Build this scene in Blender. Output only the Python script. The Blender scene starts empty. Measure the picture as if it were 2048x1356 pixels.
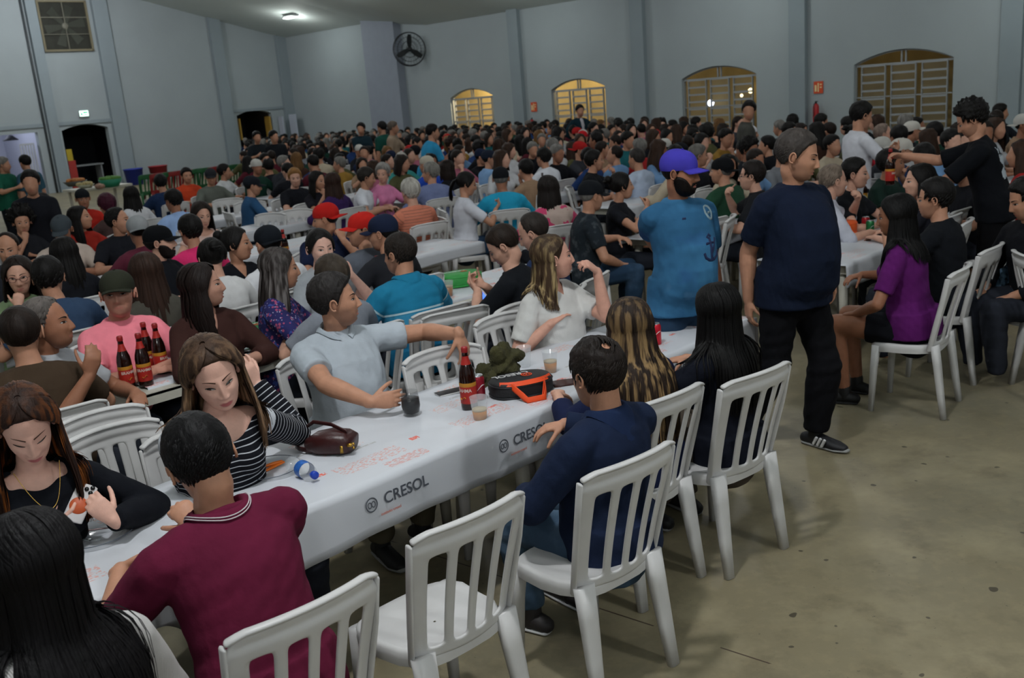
import bpy, math, random
import numpy as np
from mathutils import Vector, Matrix, noise
from mathutils.bvhtree import BVHTree
SC = bpy.context.scene
COL = SC.collection
R = math.radians
# ------------------------------------------------------------------ camera
CAMH = 2.1; FPX = 1920.0; PITCH = R(14.3); ROLL = R(4.76)
cam_d = bpy.data.cameras.new('camera'); cam = bpy.data.objects.new('camera', cam_d); COL.objects.link(cam)
SC.camera = cam
cam_d.sensor_width = 23.5; cam_d.lens = FPX / 2048 * 23.5
cam_d.clip_start = 0.05; cam_d.clip_end = 200
_f = Vector((0, math.cos(PITCH), -math.sin(PITCH)))
_r0 = Vector((1, 0, 0)); _u0 = _r0.cross(_f)
_r = _r0 * math.cos(ROLL) - _u0 * math.sin(ROLL)
_u = _r0 * math.sin(ROLL) + _u0 * math.cos(ROLL)
cam.matrix_world = Matrix(((_r.x, _u.x, -_f.x, 0), (_r.y, _u.y, -_f.y, 0), (_r.z, _u.z, -_f.z, CAMH), (0, 0, 0, 1)))
cam_d.dof.use_dof = True; cam_d.dof.focus_distance = 3.5; cam_d.dof.aperture_fstop = 3.4
SC.view_settings.view_transform = 'Standard'; SC.view_settings.look = 'None'
SC.view_settings.exposure = -0.28; SC.view_settings.gamma = 1.0; SC.view_settings.use_curve_mapping = False
SC.cycles.max_bounces = 7; SC.cycles.diffuse_bounces = 3; SC.cycles.glossy_bounces = 3
SC.cycles.transmission_bounces = 6; SC.cycles.transparent_max_bounces = 16
SC.cycles.sample_clamp_indirect = 4.0; SC.cycles.use_denoising = True
SC.cycles.caustics_reflective = False; SC.cycles.caustics_refractive = False
# hall frame: p runs towards the window wall, q along it to the far gable wall
TH = R(44.7); HS, HC = math.sin(TH), math.cos(TH)
PW, QW = 23.8, 35.4                       # window wall at p = PW, gable wall at q = QW
PN, QN = -5.8, -8.0                       # the two walls behind the viewer
RIDGE = 9.0
def W(p, q, z=0.0): return Vector((p * HS - q * HC, p * HC + q * HS, z))
def PQ(v): return (v[0] * HS + v[1] * HC, -v[0] * HC + v[1] * HS)
def ROOF(p, q):
    e = 4.67 + 0.41 * min(1, max(0, (q - 26.5) / 3.2))
    return e + 0.243 * (PW - p) if p >= RIDGE else e + 0.243 * (PW - RIDGE) - 0.243 * (RIDGE - p)
def AT(px, py, z):
    d = _f * FPX + _r * (px - 1024) - _u * (py - 678)
    return Vector((0, 0, CAMH)) + d * ((z - CAMH) / d.z)
# ------------------------------------------------------------------ world and hall lamps
w = bpy.data.worlds.new('night'); SC.world = w; w.use_nodes = True
w.node_tree.nodes['Background'].inputs[0].default_value = (0.10, 0.13, 0.2, 1)
w.node_tree.nodes['Background'].inputs[1].default_value = 0.12
LAMPS = [(21.7, 31.6, 120), (18.9, 26.0, 130), (21.3, 20.5, 100), (21.3, 13.5, 150), (21.3, 6.5, 230), (21.3, -1, 200),
         (13.5, 31.0, 1150), (13.5, 23.5, 420), (13.5, 15.5, 420), (13.5, 7.5, 380), (13.5, -1, 340),
         (5.2, 30.0, 600), (5.2, 22.0, 330), (5.2, 14.0, 330), (5.0, 7.0, 300),
         (1.2, 2.1, 500), (-3.5, 12.0, 300), (-3.5, -4.0, 500), (3.0, -4.2, 1100)]
HALL = 0.42
for i, (p, q, e) in enumerate(LAMPS):
    l = bpy.data.lights.new('hall_lamp_light', 'POINT'); l.shadow_soft_size = 0.16 if i == 15 else 0.25
    l.energy = e if i == 15 else e * HALL; l.color = (0.95, 1.0, 0.96) if i < 6 else (0.97, 0.98, 1.0)
    o = bpy.data.objects.new('hall_lamp_light', l); COL.objects.link(o)
    o.location = W(p, q, ROOF(p, q) - (0.42 if i < 6 else 0.8))
# ------------------------------------------------------------------ tags and materials
def lin(h, k=1.0, cap=0.92):
    if isinstance(h, str):
        h = h.lstrip('#'); v = [int(h[i:i+2], 16) / 255 for i in (0, 2, 4)]
        v = [(c / 12.92 if c <= .04045 else ((c + .055) / 1.055) ** 2.4) for c in v]
    else: v = list(h)[:3]
    v = [c * k for c in v]; m = max(v)
    if m > cap: v = [c * cap / m for c in v]
    return (v[0], v[1], v[2], 1)
def tag(o, label=None, cat=None, group=None, kind=None):
    if label: o['label'] = label
    if cat: o['category'] = cat
    if group: o['group'] = group
    if kind: o['kind'] = kind
    return o
_mats = {}
def mat(key, col=(.5, .5, .5), rough=.6, bump=0, bscale=60, var=0, vscale=4, metal=0, emit=None, trans=0, ior=1.45, spec=.5, coat=0, sheen=0, stretch=None, alpha=None):
    if key in _mats: return _mats[key]
    m = bpy.data.materials.new(key); m.use_nodes = True; nt = m.node_tree; b = nt.nodes['Principled BSDF']
    c = lin(col); b.inputs['Base Color'].default_value = c; b.inputs['Roughness'].default_value = rough
    b.inputs['Metallic'].default_value = metal; b.inputs['IOR'].default_value = ior
    b.inputs['Specular IOR Level'].default_value = spec
    if trans: b.inputs['Transmission Weight'].default_value = trans
    if coat: b.inputs['Coat Weight'].default_value = coat
    if sheen: b.inputs['Sheen Weight'].default_value = sheen
    if alpha is not None: b.inputs['Alpha'].default_value = alpha
    if emit: b.inputs['Emission Color'].default_value = lin(emit[0]); b.inputs['Emission Strength'].default_value = emit[1]
    tc = nt.nodes.new('ShaderNodeTexCoord'); mp = nt.nodes.new('ShaderNodeMapping')
    nt.links.new(tc.outputs['Object'], mp.inputs[0])
    if stretch: mp.inputs['Scale'].default_value = stretch
    if var:
        n = nt.nodes.new('ShaderNodeTexNoise'); n.inputs['Scale'].default_value = vscale; n.inputs['Detail'].default_value = 4
        nt.links.new(mp.outputs[0], n.inputs[0])
        r = nt.nodes.new('ShaderNodeMapRange'); r.inputs[1].default_value = .3; r.inputs[2].default_value = .7
        r.inputs[3].default_value = 1 - var; r.inputs[4].default_value = 1 + var * .6
        nt.links.new(n.outputs[0], r.inputs[0])
        mx = nt.nodes.new('ShaderNodeVectorMath'); mx.operation = 'SCALE'; mx.inputs[0].default_value = c[:3]
        nt.links.new(r.outputs[0], mx.inputs['Scale']); nt.links.new(mx.outputs[0], b.inputs['Base Color'])
    if bump:
        n2 = nt.nodes.new('ShaderNodeTexNoise'); n2.inputs['Scale'].default_value = bscale; n2.inputs['Detail'].default_value = 3
        nt.links.new(mp.outputs[0], n2.inputs[0])
        bp = nt.nodes.new('ShaderNodeBump'); bp.inputs['Strength'].default_value = bump; bp.inputs['Distance'].default_value = .01
        nt.links.new(n2.outputs[0], bp.inputs['Height']); nt.links.new(bp.outputs[0], b.inputs['Normal'])
    _mats[key] = m; return m
def mixcol(m, fac_sock, c2, c1=None):
    """lay colour c2 over the base colour where fac_sock is 1"""
    nt = m.node_tree; b = nt.nodes['Principled BSDF']
    x = nt.nodes.new('ShaderNodeMix'); x.data_type = 'RGBA'
    s = b.inputs['Base Color']
    if s.is_linked: nt.links.new(s.links[0].from_socket, x.inputs[6])
    else: x.inputs[6].default_value = s.default_value
    x.inputs[7].default_value = lin(c2); nt.links.new(fac_sock, x.inputs[0]); nt.links.new(x.outputs[2], s)
def nmath(nt, op, a, b=None, c=None):
    n = nt.nodes.new('ShaderNodeMath'); n.operation = op
    for i, v in enumerate((a, b, c)):
        if v is None: continue
        if isinstance(v, (int, float)): n.inputs[i].default_value = v
        else: nt.links.new(v, n.inputs[i])
    return n.outputs[0]
def cloth(col, k=1.0, key=None, bump=.35, var=.12):
    key = key or 'cloth_%s_%.2f' % (col, k)
    return mat(key, lin(col, k)[:3], .92, bump=bump, bscale=26, var=var, vscale=9, spec=.15)
def skinm(col, lips='a8665c', stub=0):
    key = 'skin_%s_%s_%.2f' % (col, lips, stub)
    if key in _mats: return _mats[key]
    m = mat(key, col, .5, bump=.08, bscale=220, var=.10, vscale=28, spec=.35); nt = m.node_tree
    if stub:
        a = nt.nodes.new('ShaderNodeAttribute'); a.attribute_name = 'stb'
        mixcol(m, nmath(nt, 'MULTIPLY', a.outputs['Fac'], stub), '4a3a36')
    a = nt.nodes.new('ShaderNodeAttribute'); a.attribute_name = 'lip'; mixcol(m, nmath(nt, 'MULTIPLY', a.outputs['Fac'], .85), lips)
    return m
def hairm(col, col2=None, z0=0, z1=1):
    """streaked hair; col2 = colour of the lighter streaks"""
    key = 'hair_%s_%s' % (col, col2)
    if key in _mats: return _mats[key]
    m = mat(key, col, .55, bump=.5, bscale=70, var=.45, vscale=30, spec=.16, stretch=(1, 1, .08))
    if col2:
        nt = m.node_tree; mp = [n for n in nt.nodes if n.type == 'MAPPING'][0]
        n = nt.nodes.new('ShaderNodeTexNoise'); n.inputs['Scale'].default_value = 42; nt.links.new(mp.outputs[0], n.inputs[0])
        f = nmath(nt, 'MULTIPLY', nmath(nt, 'SUBTRACT', n.outputs[0], .47), 6.5)
        f = nmath(nt, 'MINIMUM', nmath(nt, 'MAXIMUM', f, 0), 1)
        a = nt.nodes.new('ShaderNodeAttribute'); a.attribute_name = 'hs'
        g = nmath(nt, 'MINIMUM', nmath(nt, 'MULTIPLY', a.outputs['Fac'], 1.6), 1)
        mixcol(m, nmath(nt, 'MULTIPLY', f, g), col2)
    return m
# ------------------------------------------------------------------ mesh helpers (numpy)
def nrm(v): v = np.asarray(v, float); n = np.linalg.norm(v, axis=-1, keepdims=True); return v / np.maximum(n, 1e-9)
class MB:
    def __init__(s): s.v = []; s.f = []; s.m = []; s.n = 0
    def add(s, v, f, m=0):
        v = np.asarray(v, float).reshape(-1, 3); s.v.append(v)
        s.f += [tuple(i + s.n for i in q) for q in f]; s.m += ([m] * len(f) if np.isscalar(m) else list(m)); s.n += len(v); return s
    def box(s, c, d, m=0, R3=None):
        c = np.array(c, float); d = np.array(d, float) / 2
        v = np.array([(x, y, z) for x in (-1, 1) for y in (-1, 1) for z in (-1, 1)]) * d
        if R3 is not None: v = v @ np.array(R3).T
        return s.add(v + c, [(0, 1, 3, 2), (4, 6, 7, 5), (0, 4, 5, 1), (2, 3, 7, 6), (0, 2, 6, 4), (1, 5, 7, 3)], m)
    def ell(s, c, r, seg=16, ring=10, m=0, R3=None):
        r = np.array(r, float) * np.ones(3)
        th = np.linspace(0, math.pi, ring + 1)[1:-1]; ph = np.arange(seg) * 2 * math.pi / seg
        v = [[0, 0, 1]] + [[math.sin(t) * math.cos(a), math.sin(t) * math.sin(a), math.cos(t)] for t in th for a in ph] + [[0, 0, -1]]
        v = np.array(v) * r
        if R3 is not None: v = v @ np.array(R3).T
        f = []; k = len(th)
        for j in range(seg): f.append((0, 1 + j, 1 + (j + 1) % seg))
        for i in range(k - 1):
            for j in range(seg):
                a = 1 + i * seg + j; b = 1 + i * seg + (j + 1) % seg; f.append((a, a + seg, b + seg, b))
        e = 1 + k * seg
        for j in range(seg): f.append((e, 1 + (k - 1) * seg + (j + 1) % seg, 1 + (k - 1) * seg + j))
        return s.add(v + np.array(c, float), f, m)
    def loft(s, P, RX, RY=None, ref=(0, 1, 0), seg=14, cap=(1, 1), m=0, pw=2.0):
        """rings of half-axes RX (sideways) and RY (along ref) swept along P; cap 1 = rounded end, 0 = flat end, -1 = open"""
        P = np.array(P, float); n = len(P); RX = np.ones(n) * RX; RY = RX.copy() if RY is None else np.ones(n) * RY
        T = nrm(np.gradient(P, axis=0)); ref = np.array(ref, float)
        B = nrm(ref - (T @ ref)[:, None] * T); A = np.cross(B, T)
        a = np.arange(seg) * 2 * math.pi / seg; ca, sa = np.cos(a), np.sin(a)
        if pw != 2.0:
            ca, sa = np.sign(ca) * abs(ca) ** (2 / pw), np.sign(sa) * abs(sa) ** (2 / pw)
        C, X, Y, AA, BB = list(P), list(RX), list(RY), list(A), list(B)
        if cap[0] == 1:
            r = min(RX[0], RY[0])
            for k in (.6, .92): C.insert(0, P[0] - T[0] * r * k); q = math.sqrt(1 - k * k); X.insert(0, RX[0] * q); Y.insert(0, RY[0] * q); AA.insert(0, A[0]); BB.insert(0, B[0])
        if cap[1] == 1:
            r = min(RX[-1], RY[-1])
            for k in (.6, .92): C.append(P[-1] + T[-1] * r * k); q = math.sqrt(1 - k * k); X.append(RX[-1] * q); Y.append(RY[-1] * q); AA.append(A[-1]); BB.append(B[-1])
        C, X, Y, AA, BB = map(np.array, (C, X, Y, AA, BB)); N = len(C)
        v = C[:, None] + AA[:, None] * (X[:, None] * ca)[..., None] + BB[:, None] * (Y[:, None] * sa)[..., None]
        v = v.reshape(-1, 3); f = []
        for i in range(N - 1):
            for j in range(seg):
                k = (j + 1) % seg; f.append((i * seg + j, i * seg + k, (i + 1) * seg + k, (i + 1) * seg + j))
        if cap[0] >= 0: f.append(tuple(range(seg - 1, -1, -1)))
        if cap[1] >= 0: f.append(tuple(range((N - 1) * seg, N * seg)))
        return s.add(v, f, m)
    def lathe(s, prof, seg=20, c=(0, 0, 0), m=0):
        """prof = [(r, z, material)]"""
        v = []; f = []; ms = []; c = np.array(c, float)
        for t in prof:
            for j in range(seg):
                a = j * 2 * math.pi / seg; v.append(c + (t[0] * math.cos(a), t[0] * math.sin(a), t[1]))
        for i in range(len(prof) - 1):
            for j in range(seg):
                k = (j + 1) % seg; f.append((i * seg + j, i * seg + k, (i + 1) * seg + k, (i + 1) * seg + j)); ms.append(prof[i][2] if len(prof[i]) > 2 else m)
        return s.add(v, f, ms)
    def grid(s, V, m=0, close=False, keep=None):
        """V (n,k,3) grid of points"""
        n, k = V.shape[:2]; f = []; ms = []
        for i in range(n - 1):
            for j in range(k if close else k - 1):
                if keep is not None and not keep[i, j]: continue
                jj = (j + 1) % k; f.append((i * k + j, i * k + jj, (i + 1) * k + jj, (i + 1) * k + j)); ms.append(m if np.isscalar(m) else int(m[i, j]))
        return s.add(V.reshape(-1, 3), f, ms)
    def data(s): return np.concatenate(s.v), s.f, s.m
    def xf(s, M):
        M = np.array(M); s.v = [v @ M[:3, :3].T + M[:3, 3] for v in s.v]; return s
    def mesh(s, name, mats, smooth=True):
        me = bpy.data.meshes.new(name); V = np.concatenate(s.v); me.from_pydata(V.tolist(), [], s.f)
        for m in mats: me.materials.append(m)
        me.polygons.foreach_set('material_index', s.m)
        me.polygons.foreach_set('use_smooth', [smooth] * len(s.f)); me.update(); return me
def mk(name, me, parent=None, loc=None, rz=None, mats=None):
    o = bpy.data.objects.new(name, me); COL.objects.link(o)
    if parent: o.parent = parent
    if loc is not None: o.location = loc
    if rz is not None: o.rotation_euler = (0, 0, rz)
    if mats:
        for i, m in enumerate(mats):
            o.material_slots[i].link = 'OBJECT'; o.material_slots[i].material = m
    return o
def copy_tree(o, loc=None, rz=None):
    c = o.copy(); COL.objects.link(c)
    for ch in list(o.children):
        d = ch.copy(); COL.objects.link(d); d.parent = c
        for g in list(ch.children):
            e = g.copy(); COL.objects.link(e); e.parent = d
    if loc is not None: c.location = loc
    if rz is not None: c.rotation_euler = (0, 0, rz)
    return c
TS = bpy.data.scenes.new('work')
def evaluate(me, mods):
    o = bpy.data.objects.new('w', me); TS.collection.objects.link(o)
    for t, kw in mods:
        md = o.modifiers.new(t, t)
        for k, v in kw.items(): setattr(md, k, v)
    TS.view_layers[0].update(); dg = TS.view_layers[0].depsgraph
    r = bpy.data.meshes.new_from_object(o.evaluated_get(dg), depsgraph=dg)
    bpy.data.objects.remove(o); return r
def m2np(me):
    n = len(me.vertices); v = np.empty(n * 3); me.vertices.foreach_get('co', v); v = v.reshape(-1, 3)
    no = np.empty(n * 3); me.vertices.foreach_get('normal', no)
    return v, [tuple(p.vertices) for p in me.polygons], no.reshape(-1, 3)
def remesh(mb, vox, sm=4):
    me = mb.mesh('t', [])
    r = evaluate(me, [('REMESH', dict(mode='VOXEL', voxel_size=vox)), ('SMOOTH', dict(factor=.5, iterations=sm))])
    out = m2np(r); bpy.data.meshes.remove(me); bpy.data.meshes.remove(r); return out
def rotz(a): c, s = math.cos(a), math.sin(a); return np.array([[c, -s, 0], [s, c, 0], [0, 0, 1.]])
def rotx(a): c, s = math.cos(a), math.sin(a); return np.array([[1, 0, 0], [0, c, -s], [0, s, c.real]])
def roty(a): c, s = math.cos(a), math.sin(a); return np.array([[c, 0, s], [0, 1., 0], [-s, 0, c]])
def xup(v): v = np.asarray(v, float); return v
# ------------------------------------------------------------------ heads
HM = dict(m=[((0, -.018, .032), (.077, .097, .088)), ((0, .018, -.02), (.066, .074, .088)), ((0, .030, -.066), (.053, .054, .055))],
          f=[((0, -.018, .032), (.074, .094, .087)), ((0, .018, -.018), (.062, .072, .084)), ((0, .032, -.062), (.044, .050, .052))])
def dirs(az, el):
    az, el = np.broadcast_arrays(az, el); return np.stack([np.sin(az) * np.cos(el), np.cos(az) * np.cos(el), np.sin(el)], -1)
def head_r(D, sex='m', fat=1.0):
    out = 0
    for i, (c, r) in enumerate(HM[sex]):
        c = np.array(c); r = np.array(r) * (np.array([fat, 1, 1]) if i else 1)
        a = ((D / r) ** 2).sum(-1); b = (D * c / r ** 2).sum(-1); q = ((c / r) ** 2).sum() - 1
        d = b * b - a * q; t = np.where(d > 0, (b + np.sqrt(np.maximum(d, 0))) / a, .001)
        out = out + np.maximum(t, .001) ** 14
    return out ** (1 / 14)
def face_bumps(x, z, sex):
    g = lambda x0, z0, sx, sz, a: a * np.exp(-((abs(x) - x0) / sx) ** 2 - ((z - z0) / sz) ** 2)
    h = lambda x0, z0, sx, sz, a: a * np.exp(-((x - x0) / sx) ** 2 - ((z - z0) / sz) ** 2)
    ns = 1.0 if sex == 'm' else .86
    A = np.interp(z, [-.052, -.046, -.040, -.034, -.012, .008, .022, .034], [0, .004, .017 * ns, .0235 * ns, .0145 * ns, .0065, .003, 0])
    wd = np.interp(z, [-.05, -.036, -.02, .01, .03], [.013, .0115, .0085, .0075, .012])
    y = A * np.exp(-(x / wd) ** 2) + g(.0125, -.038, .0062, .0065, .0075 * ns)
    y += g(.032, .001, .0155, .0105, -.0095) + g(.0320, .0005, .012, .007, .0055)
    y += g(.028, .0225, .020, .0075, .0050 if sex == 'm' else .0025) + g(.042, -.028, .020, .018, .0045)
    y += h(0, -.0605, .0165, .0042, .0050) + h(0, -.0735, .0150, .0052, .0062) + h(0, -.0672, .022, .0019, -.0042)
    y += h(0, -.100, .018, .012, .0055) + h(0, -.0855, .017, .005, -.0028) + g(.027, -.052, .006, .016, -.0022) + g(.012, -.055, .004, .008, -.001)
    return y
_heads = {}
def head_mesh(sex, lod, fat=1.0):
    k = (sex, lod, fat)
    if k in _heads: return _heads[k]
    na, ne = [(118, 100), (52, 44), (22, 18)][lod]
    t = np.linspace(-math.pi, math.pi, na, endpoint=False); az = t - .42 * np.sin(t)
    el = np.linspace(-R(87), R(88), ne)
    D = dirs(az[None, :], el[:, None]); V = D * head_r(D, sex, fat)[..., None]
    fm = np.clip((V[..., 1] - .02) / .03, 0, 1)
    V[..., 1] += face_bumps(V[..., 0], V[..., 2], sex) * fm
    x, z, y = V[..., 0], V[..., 2], V[..., 1]
    ld = (abs(x) / .0215) ** 1.7 + (np.where(z > -.0668, (z + .0668) / (.0078 - .002 * np.exp(-(x / .004) ** 2)), (z + .0668) / .0098)) ** 2
    lip = np.clip((1.25 - ld) / .5, 0, 1) * (y > .05)
    sl = np.interp(abs(x), [0, .026, .034, .05, .07, .09], [-.046, -.048, -.060, -.040, -.015, .01]); stb = np.clip((sl - z) / .02, 0, 1) * np.clip((y + .02) / .03, 0, 1) * np.clip((z + .125) / .03, .3, 1) * (1 - lip)
    stb = np.maximum(stb, .8 * np.exp(-(x / .02) ** 4 - ((z + .052) / .006) ** 2) * (y > .05))
    mb = MB(); mb.grid(V, close=True); mb.lip = lip.ravel(); mb.stb = stb.ravel()
    n = na * ne; mb.f += [tuple(range(na - 1, -1, -1)), tuple(range((ne - 1) * na, n))]; mb.m += [0, 0]
    for s in (-1, 1):
        Re = rotz(s * -.35) @ roty(s * .12)
        mb.ell((s * .0765 * (fat * .5 + .5), -.010, -.004), (.008, .016, .026), 14, 10, 0, Re)
        if lod < 2:
            th = np.linspace(-.6 * math.pi, .95 * math.pi, 12)
            P = np.stack([np.full(12, s * .084), -.010 - .0150 * np.cos(th) * 1.0, -.004 + .0245 * np.sin(th)], -1)
            P[:, 0] += s * .004; P[:, 0] *= (fat * .5 + .5)
            mb.loft(P, .0042, seg=8, ref=(1, 0, 0))
    _heads[k] = mb; return mb
def surf_y(sex, fat=1.0):
    k = ('bvh', sex, fat)
    if k not in _heads:
        v, f, _ = head_mesh(sex, 0, fat).data(); _heads[k] = BVHTree.FromPolygons(v.tolist(), f)
    b = _heads[k]
    def s(x, z):
        h = b.ray_cast(Vector((x, .3, z)), Vector((0, -1, 0)))[0]
        return h.y if h else .08
    return s
def eye_mb(side, sex, fat, openy=1.0, gx=0, gz=0, big=1.0):
    s = surf_y(sex, fat); mb = MB(); x0, z0 = side * .0315, .0008; n, k = 15, 9
    V = np.zeros((n, k, 3)); M = np.zeros((n - 1, k - 1), int)
    for i in range(n):
        u = -1 + 2 * i / (n - 1)
        up = .0062 * openy * max(0, 1 - u * u) ** .6; dn = -.0048 * max(.25, min(1, openy)) * max(0, 1 - u * u) ** .8
        for j in range(k):
            t = j / (k - 1); x = x0 + u * .0145; z = z0 + dn + (up - dn) * t + .0012 * u * side
            V[i, j] = (x, s(x, z) + .0009 + .0028 * (1 - u * u) * (1 - (2 * t - 1) ** 2), z)
    for i in range(n - 1):
        for j in range(k - 1):
            c = V[i:i+2, j:j+2].reshape(-1, 3).mean(0); r = math.hypot(c[0] - x0 - gx, c[2] - z0 - .0006 - gz)
            M[i, j] = 2 if r < .0027 else 1 if r < .0062 else 0
    if openy > .2: mb.grid(V, m=M)
    # lash line
    L = V[:, -1] if openy > .2 else V[:, 0]
    mb.loft(L + np.array([0, .0012, .0004]), [.0004 + .0011 * math.sin(math.pi * i / (n - 1)) * big + .0004 for i in range(n)], seg=6, ref=(0, 1, 0), m=2)
    return mb
def brow_mb(side, sex, fat, thick=1.0):
    s = surf_y(sex, fat); mb = MB(); n = 11; P = []; wd = []
    for i in range(n):
        u = i / (n - 1); x = side * (.012 + .036 * u); z = .0205 + .0065 * math.sin(u * 2.4) - .002 * u
        P.append((x, s(x, z) + .0006, z)); wd.append((.0036 if sex == 'm' else .0025) * thick * (1 - .75 * u ** 2))
    mb.loft(P, wd, np.array(wd) * .45, ref=(0, 1, 0), seg=8); return mb
# ------------------------------------------------------------------ hair and hats (head frame)
HL_AZ = np.radians([0, 25, 50, 70, 84, 95, 108, 125, 150, 180])
HLINES = dict(m=[47, 46, 40, 22, -8, 14, -4, -28, -36, -38], f=[50, 48, 38, 12, -14, 0, -18, -34, -40, -42], high=[62, 60, 52, 34, 2, 16, 0, -24, -32, -34],
              rim=[82, 80, 74, 46, 6, 14, -2, -26, -34, -36])
def hairline(az, kind): return np.radians(np.interp(np.abs(az), HL_AZ, HLINES[kind]))
_hc = {}
def hair_shell(mb, sex, lod, th=.010, line='m', top=1.0, ruff=.0, spot=0, fat=1.0, seed=0, spike=0, m=0, under=False):
    """short hair: an outward shell of the skull above the hairline"""
    na, ne = [(110, 64), (48, 30), (22, 14)][lod]
    t = np.linspace(-math.pi, math.pi, na, endpoint=False); el = np.linspace(-R(50), R(89), ne)
    A, E = np.meshgrid(t, el); D = dirs(A, E); r = head_r(D, sex, fat)
    q = (E - hairline(A, line)) / R(7); mk_ = np.clip(q, 0, 1); mk_ = mk_ * mk_ * (3 - 2 * mk_)
    t2 = th * (1 + (top - 1) * np.clip(np.sin(E), 0, 1) ** .7)
    if spot:
        # bare crown, centred a little behind the top
        c = dirs(np.array(math.pi), np.array(R(52))); dd = np.degrees(np.arccos(np.clip((D * c).sum(-1), -1, 1))); mk_ = mk_ * np.clip((dd - spot) / 16, 0, 1)
    rg = np.random.RandomState(seed)
    if ruff:
        f = 0
        for k in range(7):
            kv = rg.normal(size=3) * (60 + 45 * k); f = f + np.sin((D * r[..., None]) @ kv + rg.rand() * 6) / (1 + .3 * k)
        t2 = t2 * (1 + ruff * f * .45)
    if under: t2 = np.where(E > R(12), .004, t2)
    V = D * (r + t2 * mk_ - .003 * (1 - mk_))[..., None]
    if spike:
        V += rg.normal(size=V.shape) * spike * mk_[..., None]
    keep = (q[:-1, :] > -1.2) | (q[1:, :] > -1.2)
    mb.grid(V, close=True, keep=keep, m=m); n0 = mb.n - na
    mb.f.append(tuple(range(n0, n0 + na))); mb.m.append(m); return mb
def tufts(mb, sex, n, ln, line='m', spot=0, seed=1, fat=1.0, th=.006, swirl=0.0, w=.004):
    """short locks laid over the shell"""
    rg = np.random.RandomState(seed); k = 0
    while k < n:
        az = rg.uniform(-math.pi, math.pi); el = math.asin(rg.uniform(-.55, 1))
        if el < hairline(az, line) + R(4): continue
        D0 = dirs(np.array(az), np.array(el))
        if spot and math.degrees(math.acos(max(-1, min(1, float(D0 @ dirs(np.array(math.pi), np.array(R(52)))))))) < spot + rg.uniform(1, 9): continue
        k += 1; L = ln * rg.uniform(.6, 1.2); P = []
        for i in range(4):
            e2 = el - (L / .09) * i / 3 * (1 if abs(az) > 1 else -.4) ; a2 = az + swirl * i / 3
            P.append(dirs(np.array(a2), np.array(e2)) * (head_r(dirs(np.array(a2), np.array(e2)), sex, fat) + th * (1 - .12 * i) + .0015))
        P = np.array(P); mb.loft(P, [w * .5, w, w * .8, w * .15], [w * .3, w * .5, w * .4, w * .1], ref=P[0], seg=5, cap=(0, 0))
    return mb
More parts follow.
